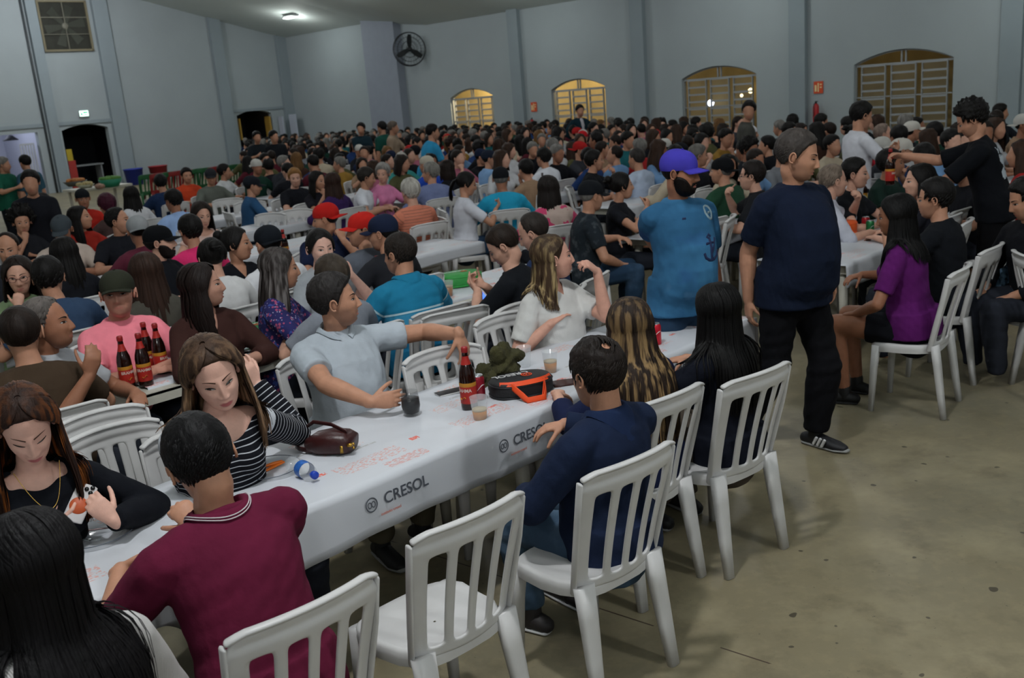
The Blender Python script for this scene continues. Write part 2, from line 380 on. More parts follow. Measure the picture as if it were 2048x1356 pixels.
def long_hair(sex, N, L, part=0.0, front=52, th=.016, wv=.0, seed=0, w=.016, flare=.0, fwd=0.0, collide=None, Mh=None, back=180, m=0, taper=.35, gather=None, nn=20, pull=0.0, curl=0.0):
    """locks that run over the skull and then hang; Mh = head pose, collide = BVH of the shirt (person frame)"""
    rg = np.random.RandomState(seed); mb = MB(); Rh = np.eye(3) if Mh is None else Mh[:3, :3]; T = np.zeros(3) if Mh is None else Mh[:3, 3]
    vv, ff, ss = [], [], []
    for i in range(N):
        sd = 1 if i % 2 else -1; a = R(front + (back - front) * ((i // 2 + rg.rand()) / (N / 2)) ** 1.35) * sd
        lay = rg.rand(); jit = rg.uniform(0, .22) * (1 if abs(a) < R(110) else 0); ele = R(rg.uniform(-14, -2)) ; P = []
        n1 = int(nn * .5)
        a0 = sd * R(6 + 170 * (abs(math.degrees(a)) - front) / (back - front))
        for j in range(n1):
            u = j / (n1 - 1); e = R(86) * (1 - u) + ele * u; aa = a0 + (a - a0) * min(1, u * 1.5); aa = sd * max(abs(aa), float(np.interp(math.degrees(e), [-14, 12, 38, 48, 52], [1.47, 1.26, .92, .5, .05])) + jit); aa = aa + part * (1 - u)
            D = dirs(np.array(aa), np.array(e)); P.append(D * (head_r(D, sex) + th * (.35 + .65 * lay) * min(1, .45 + u * 1.4) + .016 * math.exp(-((abs(aa) - 1.68) / .42) ** 2 - (e / .5) ** 2)))
        P = np.array(P) @ Rh.T + T
        if gather is not None:
            g = np.array(gather) @ Rh.T + T; q = P[-1]
            for j in range(1, 5): P = np.vstack([P, q + (g - q) * j / 4])
            Lr = L * rg.uniform(.85, 1.05); n2 = nn - n1
            for j in range(1, n2 + 1): P = np.vstack([P, g + np.array([math.sin(i) * .018, math.cos(i * 1.7) * .014 - .03 * math.sin(j / n2 * 3), 0]) + np.array([0, -.01, -Lr * j / n2])])
        else:
            q = P[-1].copy(); hd = Rh @ np.array([math.sin(a), math.cos(a), 0]); n2 = nn - n1; Lr = L * rg.uniform(.86, 1.06); step = Lr / n2
            ph = rg.uniform(0, 6.3); hx = hd.copy(); hx[2] = 0; side = np.array([hx[1], -hx[0], 0])
            fr = max(0, math.cos(a)); qq = q.copy()
            for j in range(1, n2 + 1):
                u = j / n2
                d = np.array([0, 0, -1.]) + hx * (flare * (1 - u) + .10 * math.sin(u * 4) - pull * (1 if u < .4 else 0)) + np.array([0, 1, 0]) * fwd * (1 if abs(a) < R(100) else 0) * u
                d += side * wv * math.sin(ph + u * 9) + hx * curl * math.sin(ph + u * 14); d /= np.linalg.norm(d); qq = qq + d * step
                if collide is not None:
                    h = collide.find_nearest(Vector(qq), .25)
                    if h[0] is not None:
                        o = np.array(h[0]); nn_ = np.array(h[1]); dd = float((qq - o) @ nn_); want = .006 + .016 * lay
                        if dd < want: qq = o + nn_ * want + (qq - o - nn_ * dd) * .6
                P = np.vstack([P, qq])
        n = len(P); Tn = nrm(np.gradient(P, axis=0)); C = np.array([T[0], T[1], 0]); Oc = P - np.stack([np.full(n, T[0]), np.full(n, T[1] - .0), np.minimum(P[:, 2], T[2] + .02)], -1)
        Oc = nrm(Oc - (Oc * Tn).sum(-1, keepdims=True) * Tn); S = np.cross(Tn, Oc)
        u = np.linspace(0, 1, n); wd = w * rg.uniform(.6, 1.25) * np.interp(u, [0, .15, .7, 1], [.5, 1, .9, taper])
        rows = np.stack([P - S * wd[:, None] * .5 - Oc * wd[:, None] * .12, P + Oc * wd[:, None] * .16, P + S * wd[:, None] * .5 - Oc * wd[:, None] * .12], 1)
        mb.grid(rows, m=m); ss.append(np.repeat(u, 3))
    mb.hs = np.concatenate(ss); return mb
def set_attr(me, name, vals):
    a = me.attributes.new(name, 'FLOAT', 'POINT'); a.data.foreach_set('value', np.asarray(vals, float))
def cap_mb(sex, lod, back=False, brim=.072, fat=1.0, line=(20, 16), th=.0085, brimtilt=-.12, part=0):
    mb = MB(); na, ne = [(64, 20), (36, 12), (16, 7)][lod]; t = np.linspace(-math.pi, math.pi, na, endpoint=False)
    rows = []
    for i in range(ne):
        u = i / (ne - 1); e0 = R(line[0]) * (1 + np.cos(t)) / 2 + R(line[1] - 14) * (1 - np.cos(t)) / 2; e = e0 + (R(89) - e0) * u
        D = dirs(t, e); rows.append(D * (head_r(D, sex, fat) + th + .007 * math.sin(min(1, u * 1.1) * math.pi))[:, None])
    V = np.array(rows); mb.grid(V, close=True); mb.f.append(tuple(range(mb.n - na, mb.n))); mb.m.append(0)
    inn = V[0] * .985; mb.grid(np.stack([inn, V[0]]), close=True)
    mb.ell((0, 0, V[-1][:, 2].max() + .001), (.007, .007, .004), 8, 5)
    if part == 0: return mb
    mb = MB(); s = -1 if back else 1; n, k = 15, 7; B = []
    for j in range(k):
        row = []
        for i in range(n):
            a = R(-62 + 124 * i / (n - 1)); e = R(line[0]) * (1 + math.cos(a)) / 2 + R(line[1] - 14) * (1 - math.cos(a)) / 2
            if back: e = R(line[1] - 10)
            D = dirs(np.array(a + (math.pi if back else 0)), np.array(e)); p = D * (head_r(D, sex, fat) + th * .8)
            u = j / (k - 1); ext = brim * u * (math.cos(a * 1.15)) ** .6
            p = p + np.array([0, s * ext, ext * brimtilt - .012 * (math.sin(a) ** 2) * u * 1.2]); row.append(p)
        B.append(row)
    B = np.array(B); mb.grid(B); mb.grid((B - np.array([0, 0, .004]))[::-1]); return mb
def glasses_mb(sex, fat=1.0):
    s = surf_y(sex, fat); mb = MB()
    for sd in (-1, 1):
        th = np.linspace(0, 2 * math.pi, 21); x = sd * .032 + .0215 * np.cos(th) ; z = -.002 + .0165 * np.sin(th)
        mb.loft(np.stack([x, np.full(21, .098) - abs(x) * .12, z], -1), .0017, seg=6, cap=(0, 0))
        mb.loft([(sd * .053, .092, .002), (sd * .07, .07, .003), (sd * .079, .0, .004), (sd * .078, -.02, -.008)], .0016, seg=6, ref=(0, 0, 1))
    mb.loft([(-.011, .099, .001), (0, .102, .003), (.011, .099, .001)], .0017, seg=6, ref=(0, 0, 1)); return mb
# ------------------------------------------------------------------ hands
def hand_mb(mb, wr, d, n, side, curl=(.35, .45, .3), tc=.3, sc=1.0, spread=.05, lod=0, curls=None, tdir=None):
    """wr wrist, d towards the knuckles, n out of the palm; five fingers"""
    d = nrm(d); n = np.array(n, float); n = nrm(n - (n @ d) * d); th = np.cross(d, n) * (1 if side > 0 else -1); wr = np.array(wr, float); s = sc
    sg = 10 if lod == 0 else 7
    K = wr + d * .088 * s
    mb.loft([wr - d * .02 * s, wr + d * .02 * s, wr + d * .055 * s, K - d * .004, K + d * .006 * s + n * .003], np.array([.026, .031, .040, .041, .036]) * s, np.array([.020, .019, .017, .0145, .011]) * s, ref=n, seg=14)
    mb.ell(wr + d * .04 * s + th * .022 * s + n * .008 * s, (.022 * s, .022 * s, .016 * s), 10, 8)
    r0 = .0088 if lod < 2 else .011
    for i, (off, ln) in enumerate(((.0285, .074), (.0095, .083), (-.0095, .077), (-.0275, .061))):
        c = curls[i] if curls else curl; a = 0; p = K + th * off * s - d * (.004 if i in (1, 2) else .010) * s; P = [p.copy()]; v0 = nrm(d + th * spread * (1.5 - i))
        for f, cc in zip((.46, .30, .24), c):
            a += cc * (1 + .06 * i); p = p + (v0 * math.cos(a) + n * math.sin(a)) * ln * f * s; P.append(p.copy())
        rr = np.array([r0 * 1.08, r0, r0 * .92, r0 * .78]) * s * (1 if i < 3 else .88)
        for j in range(3): mb.loft([P[j], (P[j] + P[j+1]) / 2, P[j+1]], [rr[j], (rr[j] + rr[j+1]) / 2 * .96, rr[j+1]], ref=n, seg=sg)
    v = nrm(tdir) if tdir is not None else nrm(d * .72 + th * .62 + n * .35); ax = nrm(n * .75 - th * .45); p = wr + d * .022 * s + th * .024 * s + n * .005; P = [p.copy()]; a = 0
    for ln, cc in ((.044, 0), (.036, tc), (.028, tc)):
        a += cc; p = p + (v * math.cos(a) + ax * math.sin(a)) * ln * s; P.append(p.copy())
    rr = np.array([.0125, .0108, .0098, .0082]) * s
    for j in range(3): mb.loft([P[j], (P[j] + P[j+1]) / 2, P[j+1]], [rr[j], (rr[j] + rr[j+1]) / 2, rr[j+1]], ref=n, seg=sg)
# ------------------------------------------------------------------ bodies
PRE = {  # hand presets in a seated person's frame (right side; x is mirrored for the left): wrist, direction, palm normal, curl, elbow pole
    'table': ((.17, .36, .785), (-.75, .65, -.1), (0, 0, -1), (.3, .4, .3), (1, -.3, -.6)),
    'table2': ((.10, .40, .79), (-.95, .3, -.05), (0, -.2, -1), (.5, .6, .4), (1, -.2, -.5)),
    'fold': ((.03, .33, .80), (-1, .15, 0), (0, -.5, -1), (.25, .3, .2), (1, .0, -.5)),
    'chin': ((.07, .27, 1.02), (-.25, -.25, 1), (-.2, -1, -.2), (.9, 1.1, .8), (.7, .3, -1)),
    'lap': ((.13, .30, .60), (-.3, .9, -.2), (0, .1, -1), (.3, .3, .2), (1, -.5, -.3)),
    'cup': ((.16, .40, .90), (-.35, .8, .15), (-1, -.2, 0), (.8, .8, .5), (.8, -.1, -1)),
    'eat': ((.10, .30, 1.00), (-.6, .1, .8), (-.3, -1, 0), (.8, .9, .6), (1, .1, -.8)),
    'up': ((.17, .36, .98), (-.1, .35, 1), (-.6, -.5, 0), (.4, .5, .3), (.6, .2, -1)),
    'phone': ((.07, .36, .90), (-.5, .7, .5), (-.2, -.6, .7), (.7, .7, .5), (.9, -.1, -.8)),
    'side': ((.235, .04, .80), (-.05, .15, -1), (-1, .1, 0), (.25, .3, .25), (.4, -1, 0)),
    'serve': ((.14, .50, 1.08), (-.3, .9, .1), (0, 0, -1), (.6, .6, .4), (.8, -.2, -1)),
    'hips': ((.19, .10, 1.0), (-.6, .6, -.5), (-.5, -.6, 0), (.6, .6, .4), (1, -.4, 0)),
    'pocket': ((.17, .10, 1.05), (-.8, .5, .2), (-.2, -1, 0), (.6, .6, .4), (1, -.6, 0)),
}
def seg_d(V, A, B):
    A, B = np.array(A), np.array(B); t = np.clip(((V - A) @ (B - A)) / ((B - A) @ (B - A)), 0, 1)
    return np.linalg.norm(V - (A + t[:, None] * (B - A)), axis=1), t * np.linalg.norm(B - A)
def folds(v, n, amp, seed=0, f=22):
    rg = np.random.RandomState(seed); s = 0
    for k in range(6):
        kv = rg.normal(size=3) * f * (1 + .5 * k); w = rg.normal(size=3) * 7; s = s + np.sin(v @ kv + 2.2 * np.sin(v @ w + k)) / (1 + .45 * k)
    return v + n * (amp * s / 1.8)[:, None]
class Rig:
    def __init__(s, P):
        sex = s.sex = P.get('sex', 'm'); s.P = P; g = 1 + (P.get('girth', 1.0) - 1) * (.62 if P.get('lod', 1) else 1); belly = P.get('belly', 0.0); k = s.k = P.get('ht', 1.0); st = P.get('pose', 'sit') != 'sit'
        s.st = st; lean = P.get('lean', .12); s.pz = (.945 * k if st else P.get('pz', .535 * (1 + (k - 1) * .3))); side = P.get('side', 0.0)
        ts = np.linspace(-.12, .60, 37); pos = []; y = z = 0.0
        ph = lambda t: lean * np.interp(t, [-.1, .1, .35, .52, .6], [.25, .75, 1.15, 1.1, .6])
        acc = [(0, 0)]
        for i in range(1, len(ts)): a = ph(ts[i]); y += math.sin(a) * (ts[i] - ts[i-1]); z += math.cos(a) * (ts[i] - ts[i-1]); acc.append((y, z))
        acc = np.array(acc); i0 = np.argmin(abs(ts)); acc -= acc[i0]; s.ts = ts * k; s.acc = acc * k; s.side = side
        F = sex == 'f'
        T = [-.10, -.04, .05, .15, .25, .34, .42, .465, .495, .525, .56]
        RX = np.array([.125, .168, .168, .150, .152, .168, .176, .150, .105, .066, .056]); RY = np.array([.10, .125, .122, .110, .112, .120, .106, .086, .066, .056, .053])
        if F: RX = np.array([.13, .172, .170, .135, .132, .146, .150, .128, .088, .055, .047]); RY = np.array([.10, .125, .118, .098, .098, .108, .096, .076, .058, .048, .045])
        gm = np.array([.9, 1, 1, 1, 1, .75, .5, .35, .2, .1, .1]); RX = RX * (1 + (g - 1) * gm); RY = RY * (1 + (g - 1) * gm * 1.1)
        OY = np.array([-.01, -.012, 0, .005, .004, 0, -.012, -.018, -.02, -.018, -.012]); bl = np.array([.05, .25, .8, 1, .8, .35, .05, 0, 0, 0, 0])
        RY = RY + belly * bl * .5; OY = OY + belly * bl * .55
        s.T = np.array(T) * k; s.RX, s.RY, s.OY = RX * k, RY * k, OY * k
        s.sw = (.168 if not F else .147) * k * (1 + (g - 1) * .35) * P.get('sw', 1.0); s.g = g; s.F = F
        tw = P.get('twist', 0.0); c = s.sp(.448 * k); sh = P.get('shr', (0, 0)); ff = P.get('shf', (0, 0)); s.S = {}
        for sd, dz, dy in ((1, sh[0], ff[0]), (-1, sh[1], ff[1])): s.S[sd] = c + rotz(-tw) @ np.array([sd * s.sw, dy - .012, -.022 + dz])
        nb = s.sp(.53 * k); s.nb = nb; nl = P.get('neck', .135) * k; hd = P.get('hoff', (0, .03)); s.H = nb + np.array([hd[0], hd[1], nl])
        ps = P.get('_yaw', 0.0); s.Mh = np.eye(4); s.Mh[:3, :3] = rotz(-ps) @ rotx(P.get('pitch', 0.0)) @ roty(P.get('roll', 0.0)) * P.get('hs', 1.055) * (k * .3 + .7); s.Mh[:3, 3] = s.H
        # legs
        s.leg = {}; lp = P.get('legs')
        for i, sd in enumerate((1, -1)):
            if lp: s.leg[sd] = [np.array(q, float) for q in lp[i]]
            elif st: s.leg[sd] = [np.array((sd * .088, 0, s.pz - .03)), np.array((sd * .10, .03, .50 * k)), np.array((sd * .105, -.01, .09))]
            else: s.leg[sd] = [np.array((sd * .09, .0, s.pz - .03)), np.array((sd * .13, .43 * k, s.pz - .01)), np.array((sd * .12, .37 * k, .09))]
        # arms
        s.arm = {}; a_, b_ = .295 * k, .262 * k; hands = P.get('hands', ('table', 'table'))
        for i, sd in enumerate((1, -1)):
            hp = hands[i]
            if isinstance(hp, str):
                w_, d, n, c_, pl = PRE[hp]; mir = np.array([sd, 1, 1.]); hp = dict(w=np.array(w_) * mir, d=np.array(d) * mir, n=np.array(n) * mir, c=c_, pole=np.array(pl) * mir)
                if st and P.get('hands')[i] in ('cup', 'eat', 'phone', 'chin'): hp['w'] = hp['w'] + np.array([0, 0, .32])
            Wt = np.array(hp['w'], float); S = s.S[sd]
            if 'e' in hp: E = S + nrm(hp['e'] - S) * a_; Wt = E + nrm(Wt - E) * b_; s.arm[sd] = (S, E, Wt, hp); continue
            v = Wt - S; L = np.linalg.norm(v)
            if L > (a_ + b_) * .995: Wt = S + v / L * (a_ + b_) * .995; L = (a_ + b_) * .995; v = Wt - S
            L = max(L, .12); dv = v / np.linalg.norm(v); ca = (a_ * a_ + L * L - b_ * b_) / (2 * a_ * L); ca = max(-1, min(1, ca)); pole = np.array(hp.get('pole', (sd, -.3, -.8)), float); pole = nrm(pole - (pole @ dv) * dv)
            E = S + dv * a_ * ca + pole * a_ * math.sqrt(1 - ca * ca); s.arm[sd] = (S, E, Wt, hp)
    def sp(s, t):
        y = np.interp(t, s.ts, s.acc[:, 0]); z = np.interp(t, s.ts, s.acc[:, 1]); return np.array([s.side * max(t, 0), y, s.pz + z])
    def tp(s, t, o=0.0): p = s.sp(t); return p + np.array([0, o, 0])
    def torso(s, mb, e=0, t0=-.2, t1=1, seg=26, cap=(1, 1), flat=0):
        I = [i for i, t in enumerate(s.T) if t0 <= t <= t1]
        P = [s.tp(s.T[i], s.OY[i]) for i in I]; mb.loft(P, s.RX[I] + e, s.RY[I] + e, ref=(0, 1, 0), seg=seg, cap=cap, pw=2.25)
        if s.F and t1 > .34:
            c = s.tp(.335 * s.k); b = s.P.get('bust', 1.0)
            for sd in (-1, 1): mb.ell(c + np.array([sd * .068, .070 * s.g, -.01]) * s.k, (np.array([.062, .055, .062]) * b + e) * s.k, 16, 12)
        for sd in (1, -1): mb.loft([s.sp(.44 * s.k) + np.array([sd * .07 * s.k, -.01, 0]), (s.sp(.446 * s.k) + s.S[sd]) / 2 + np.array([sd * .03, -.004, .008]), s.S[sd]], np.array([.068, .060, .056 if not s.F else .048]) * s.k * (1 + (s.g - 1) * .4) + e, seg=16)
    def arms(s, mb, e=0, u=1.0, f=1.0, seg=16, flat=False, sides=(1, -1), loose=0.0):
        gg = (.84 if s.F else 1.0) * (1 + (s.g - 1) * .55) * s.k * s.P.get('armr', 1.0)
        for sd in sides:
            S, E, Wt, hp = s.arm[sd]
            n = 6; q = np.linspace(0, u, n); r = np.interp(q, [0, .35, .8, 1], [.056, .052, .042, .041]) * gg + e + loose * q
            mb.loft([S + (E - S) * t for t in q], r, seg=seg, ref=(.13, .21, .97), cap=(1, -0 if (flat and u < 1) else 1))
            if u >= 1 and f > 0:
                q = np.linspace(0, f, n); r = np.interp(q, [0, .25, .7, 1], [.041, .044, .033, .0265]) * gg + e + loose
                mb.loft([E + (Wt - E) * t for t in q], r, seg=seg, ref=(.13, .21, .97), cap=(1, 0 if flat else 1))
    def legs(s, mb, e=0, seg=16, f=1.0, u=1.0, loose=0):
        gg = (1 + (s.g - 1) * .5) * s.k * (1.0 if not s.F else 1.0)
        for sd in (1, -1):
            A, K, B = s.leg[sd]; q = np.linspace(0, u, 5); mb.loft([A + (K - A) * t for t in q], np.interp(q, [0, .5, 1], [.088, .080, .060]) * gg + e, seg=seg, ref=(.1, .6, .3), cap=(1, 1 if u >= 1 else 0))
            if u >= 1 and f > 0: q = np.linspace(0, f, 6); mb.loft([K + (B - K) * t for t in q], np.interp(q, [0, .3, 1], [.057, .058, .036]) * gg + e + loose, seg=seg, ref=(.1, .6, .3), cap=(1, 0))
def build_meshes(P, lod):
    """returns {part: (mesh, kind)} in the person's frame, and the rig"""
    rg_ = Rig(P); s = rg_; k = s.k; out = {}; vb = [.013, .016, .03][lod]
    # body
    mb = MB(); s.torso(mb, 0, t1=.5 if P.get('top', {}).get('neck', 'crew') in ('wide', 'scoop', 'v') else .45, cap=(1, 0)); s.legs(mb)
    nk = .054 if not s.F else .046; nk *= (1 + (s.g - 1) * .35)
    Hl = lambda v: (s.Mh[:3, :3] @ np.array(v) + s.Mh[:3, 3])
    nb = [s.tp(.46 * k, -.02), s.tp(.50 * k, -.017), s.tp(.54 * k, -.006), Hl((0, -.022, -.075)), Hl((0, -.025, -.02))]
    mb.loft(nb, [nk * 1.05, nk * 1.03, nk, nk * .98, nk * .98], seg=22)
    tot = MB()
    if lod == 2:
        s.arms(mb, seg=10)
        for sd in (1, -1): S, E, Wt, hp = s.arm[sd]; hand_mb(mb, Wt, hp['d'], hp['n'], sd, hp.get('c', (.3, .4, .3)), lod=2)
        v, f, n = remesh(mb, .020, 2); tot.add(v, f)
    else:
        v, f, n = remesh(mb, vb, 3); tot.add(v, f)
        for sd in (1, -1):
            S, E, Wt, hp = s.arm[sd]; a = MB(); s.arms(a, seg=18, sides=(sd,)); hs = (.9 if s.F else 1.0) * k
            hand_mb(a, Wt, hp['d'], hp['n'], sd, hp.get('c', (.3, .4, .3)), tc=hp.get('tc', .3), sc=hs * hp.get('sc', 1), spread=hp.get('spread', .05), lod=lod, curls=hp.get('cs'), tdir=hp.get('td'))
            v, f, n = remesh(a, [.0042, .0075][lod], [3, 1][lod]); tot.add(v, f)
    # bare feet are hidden by the shoes
    fat = P.get('fat', 1.0); h = head_mesh(s.sex, lod, fat); hv, hf, hm = h.data()
    n0 = tot.n; tot.add(hv @ s.Mh[:3, :3].T + s.Mh[:3, 3], hf, 0); tot.lip = np.zeros(tot.n); tot.stb = np.zeros(tot.n); tot.lip[n0:n0 + len(h.lip)] = h.lip; tot.stb[n0:n0 + len(h.stb)] = h.stb
    out['body'] = tot
    # shirt
    top = P.get('top', {}); sl = top.get('sleeve', .5); e = top.get('e', .011); a = MB()
    t0 = -.11 if s.st or top.get('long') else -.07
    s.torso(a, e, t0=t0 * k - .001, t1=.53 * k, cap=(0, 0))
    a.loft([s.tp(t_ * k, s.OY[1]) for t_ in (t0, -.03, .03, .09)], s.RX[1] * np.array([1, 1, .99, .93]) + .021, s.RY[1] * np.array([1, 1, .98, .9]) + .021, seg=26, cap=(0, 0), pw=2.2)
    if s.st: a.loft([s.tp(-.10 * k), s.tp(-.15 * k), s.tp(-.17 * k)], np.array([.17, .178, .18]) * s.g + e, np.array([.125, .125, .127]) * s.g + e + P.get('belly', 0) * .3, seg=26, cap=(0, 0))
    if sl > 0: s.arms(a, e + .003, u=min(1, sl), f=max(0, sl - 1), flat=True, loose=top.get('loose', .006))
    v, f, n = remesh(a, top.get('vox', [.0075, .012, .022][lod]), [4, 2, 1][lod])
    if lod < 2: v = folds(v, n, [.0030, .0028][lod] * top.get('fold', 1), seed=len(f) % 97)
    nb = s.nb; dx = v[:, 0] - nb[0]; dz = nb[2] - v[:, 2]; dy = v[:, 1] - nb[1]; nt = top.get('neck', 'crew'); kill = np.zeros(len(v), bool); inn = abs(dx) < .16
    if nt == 'v': kill = (dy > .0) & (abs(dx) < .062 * (1 - dz / top.get('depth', .13))) & (dz < .13)
    if nt == 'scoop': kill = inn & (dz < .012 + .05 * (dy > -.0)) & (abs(dx) < .10) | ((dy > 0.02) & (np.hypot(dx / .085, (dz) / .085) < 1))
    if nt == 'wide': kill = ((abs(dx) < .155) & (dz < .035 + .018 * (dy > 0))) | ((dy > .0) & (np.hypot(dx / .13, dz / .12) < 1) & (dz < .12))
    if kill.any(): f = [q for q in f if not all(kill[i] for i in q)]
    if kill.any():
        cnt = {}
        for q in f:
            for a_ in range(len(q)):
                e_ = (q[a_], q[(a_ + 1) % len(q)]); e_ = e_ if e_[0] < e_[1] else (e_[1], e_[0]); cnt[e_] = cnt.get(e_, 0) + 1
        nb_ = {}
        for (a_, b_), c_ in cnt.items():
            if c_ == 1: nb_.setdefault(a_, []).append(b_); nb_.setdefault(b_, []).append(a_)
        for _ in range(8):
            nv = {i: (v[i] * 2 + sum(v[j] for j in js)) / (2 + len(js)) for i, js in nb_.items()}
            for i, q_ in nv.items(): v[i] = q_
    sm = MB().add(v, f); band = None
    ds = []; ps = []
    d0, p0 = seg_d(v, s.sp(-.1 * k), s.sp(.50 * k)); ds.append(d0 - .15 * s.g); ps.append(p0)
    for sd in (1, -1):
        S, E, Wt, hp = s.arm[sd]; d1, p1 = seg_d(v, S, E); d2, p2 = seg_d(v, E, Wt); ds += [d1 - .05, d2 - .04]; ps += [.5 - p1, .5 - .30 * k - p2]
    band = np.choose(np.argmin(ds, 0), ps); out['shirt'] = (sm, band)
    # trousers
    bt = P.get('bottom', {}); b = MB(); u_, f_ = bt.get('u', 1.0), bt.get('f', .97)
    b.loft([s.tp(-.10 * k, -.01), s.tp(-.04 * k, -.012), s.tp(.02 * k, -.004)], s.RX[:3] + (.012, .011, .008), s.RY[:3] + (.012, .011, .007), seg=22, pw=2.2, cap=(1, 0)); s.legs(b, .012, u=u_, f=f_, loose=bt.get('loose', .008))
    v, f, n = remesh(b, [.011, .015, .028][lod], 3)
    if lod < 2: v = folds(v, n, .0035, seed=5, f=26)
    out['trousers'] = MB().add(v, f)
    out['shoe'] = []
    for sd in (1, -1):
        K, A = s.leg[sd][1], s.leg[sd][2]; d = P.get('toe', {}).get(sd, (sd * .15, 1, 0)); d = nrm(d); g = np.array([A[0], A[1], A[2] - .09]); sh = MB()
        sh.loft([g - d * .065 + (0, 0, .035), g + (0, 0, .045), g + d * .07 + (0, 0, .036), g + d * .14 + (0, 0, .030), g + d * .185 + (0, 0, .026)], [.036, .040, .043, .047, .030], [.034, .044, .034, .028, .022], ref=(0, 0, 1), seg=16, m=0)
        sh.loft([g + (0, 0, .04), g + (0, 0, .105)], [.042, .040], ref=(0, 1, 0), seg=14, m=0)
        sh.loft([g - d * .075 + (0, 0, .010), g + (0, 0, .010), g + d * .08 + (0, 0, .010), g + d * .15 + (0, 0, .012), g + d * .205 + (0, 0, .016)], [.034, .041, .044, .046, .026], .011, ref=(0, 0, 1), seg=16, m=1)
        out['shoe'].append(sh)
    return out, s
_cache = {}
def hair_mb(P, lod, s=None, shirt_bvh=None):
    """returns (MB, in_person_frame)"""
    h = P.get('hair', {}); kd = h.get('kind', 'short'); sex = P.get('sex', 'm'); fat = P.get('fat', 1.0); seed = h.get('seed', 1)
    if kd == 'none': return None, False
    mb = MB(); n = [1, .35, .12][lod]; wf = [1, 1.9, 3.6][lod]
    if kd in ('short', 'buzz', 'thin', 'spot', 'curly', 'crop', 'high', 'rim'):
        th = h.get('th', dict(short=.014, buzz=.005, thin=.008, spot=.011, curly=.024, crop=.009, high=.012, rim=.009)[kd]); line = h.get('line', dict(high='high', rim='rim').get(kd, 'm'))
        sp = h.get('spot', 22 if kd == 'spot' else 0)
        hair_shell(mb, sex, lod, th, line, h.get('top', 1.5 if kd in ('short', 'curly') else 1.15), h.get('ruff', .5 if kd == 'curly' else .12), sp, fat, seed, spike=h.get('spike', .003 if kd == 'curly' else .0006) * (1 if lod < 2 and not P.get('cap') else 0), under=bool(P.get('cap')))
        if P.get('cap'): return mb, False
        if lod == 0 and kd != 'buzz': tufts(mb, sex, h.get('n', 900), h.get('ln', .03), line, sp, seed, fat, th * .95, h.get('swirl', .25))
        if lod == 1 and kd in ('short', 'spot', 'high', 'curly'): tufts(mb, sex, 160, .035, line, sp, seed, fat, th * .95, .25, w=.009)
        return mb, False
    hair_shell(mb, sex, lod, .004 if kd == 'long' else .007, 'f', 1.2, .1, 0, fat, seed); L = h.get('L', .35); bun = kd in ('bun', 'pony')
    kw = dict(part=h.get('part', 0), front=h.get('front', 56), th=h.get('th', .006 if P.get('cap') else .017), wv=h.get('wv', .05), seed=seed, w=h.get('w', .013) * wf, flare=h.get('flare', .1), curl=h.get('curl', 0))
    if kd == 'long':
        N = int(h.get('N', 520) * n); inp = lod == 0 and s is not None
        lh = long_hair(sex, N, L, fwd=h.get('fwd', 0), collide=shirt_bvh if inp else None, Mh=s.Mh if inp else None, nn=[26, 14, 8][lod], pull=h.get('pull', 0), **kw)
        if inp: mb.xf(s.Mh)
        n0 = mb.n; hs = np.concatenate([np.zeros(n0), lh.hs]); v, f, m = lh.data(); mb.add(v, f, m); mb.hs = hs; return mb, inp
    N = int(260 * n); kw['th'] = .010; kw['front'] = 20
    g = (0, -.115, .03) if kd == 'pony' else h.get('at', (0, -.11, .07))
    lh = long_hair(sex, N, L if kd == 'pony' else .03, gather=g, nn=[22, 14, 8][lod], **kw); n0 = mb.n; hs = np.concatenate([np.zeros(n0), lh.hs]); v, f, m = lh.data(); mb.add(v, f, m)
    if kd == 'bun': mb.ell(np.array(g) + (0, -.012, 0), (.042, .034, .036), 16, 12); hs = np.concatenate([hs, np.zeros(mb.n - len(hs))])
    mb.hs = hs; return mb, False
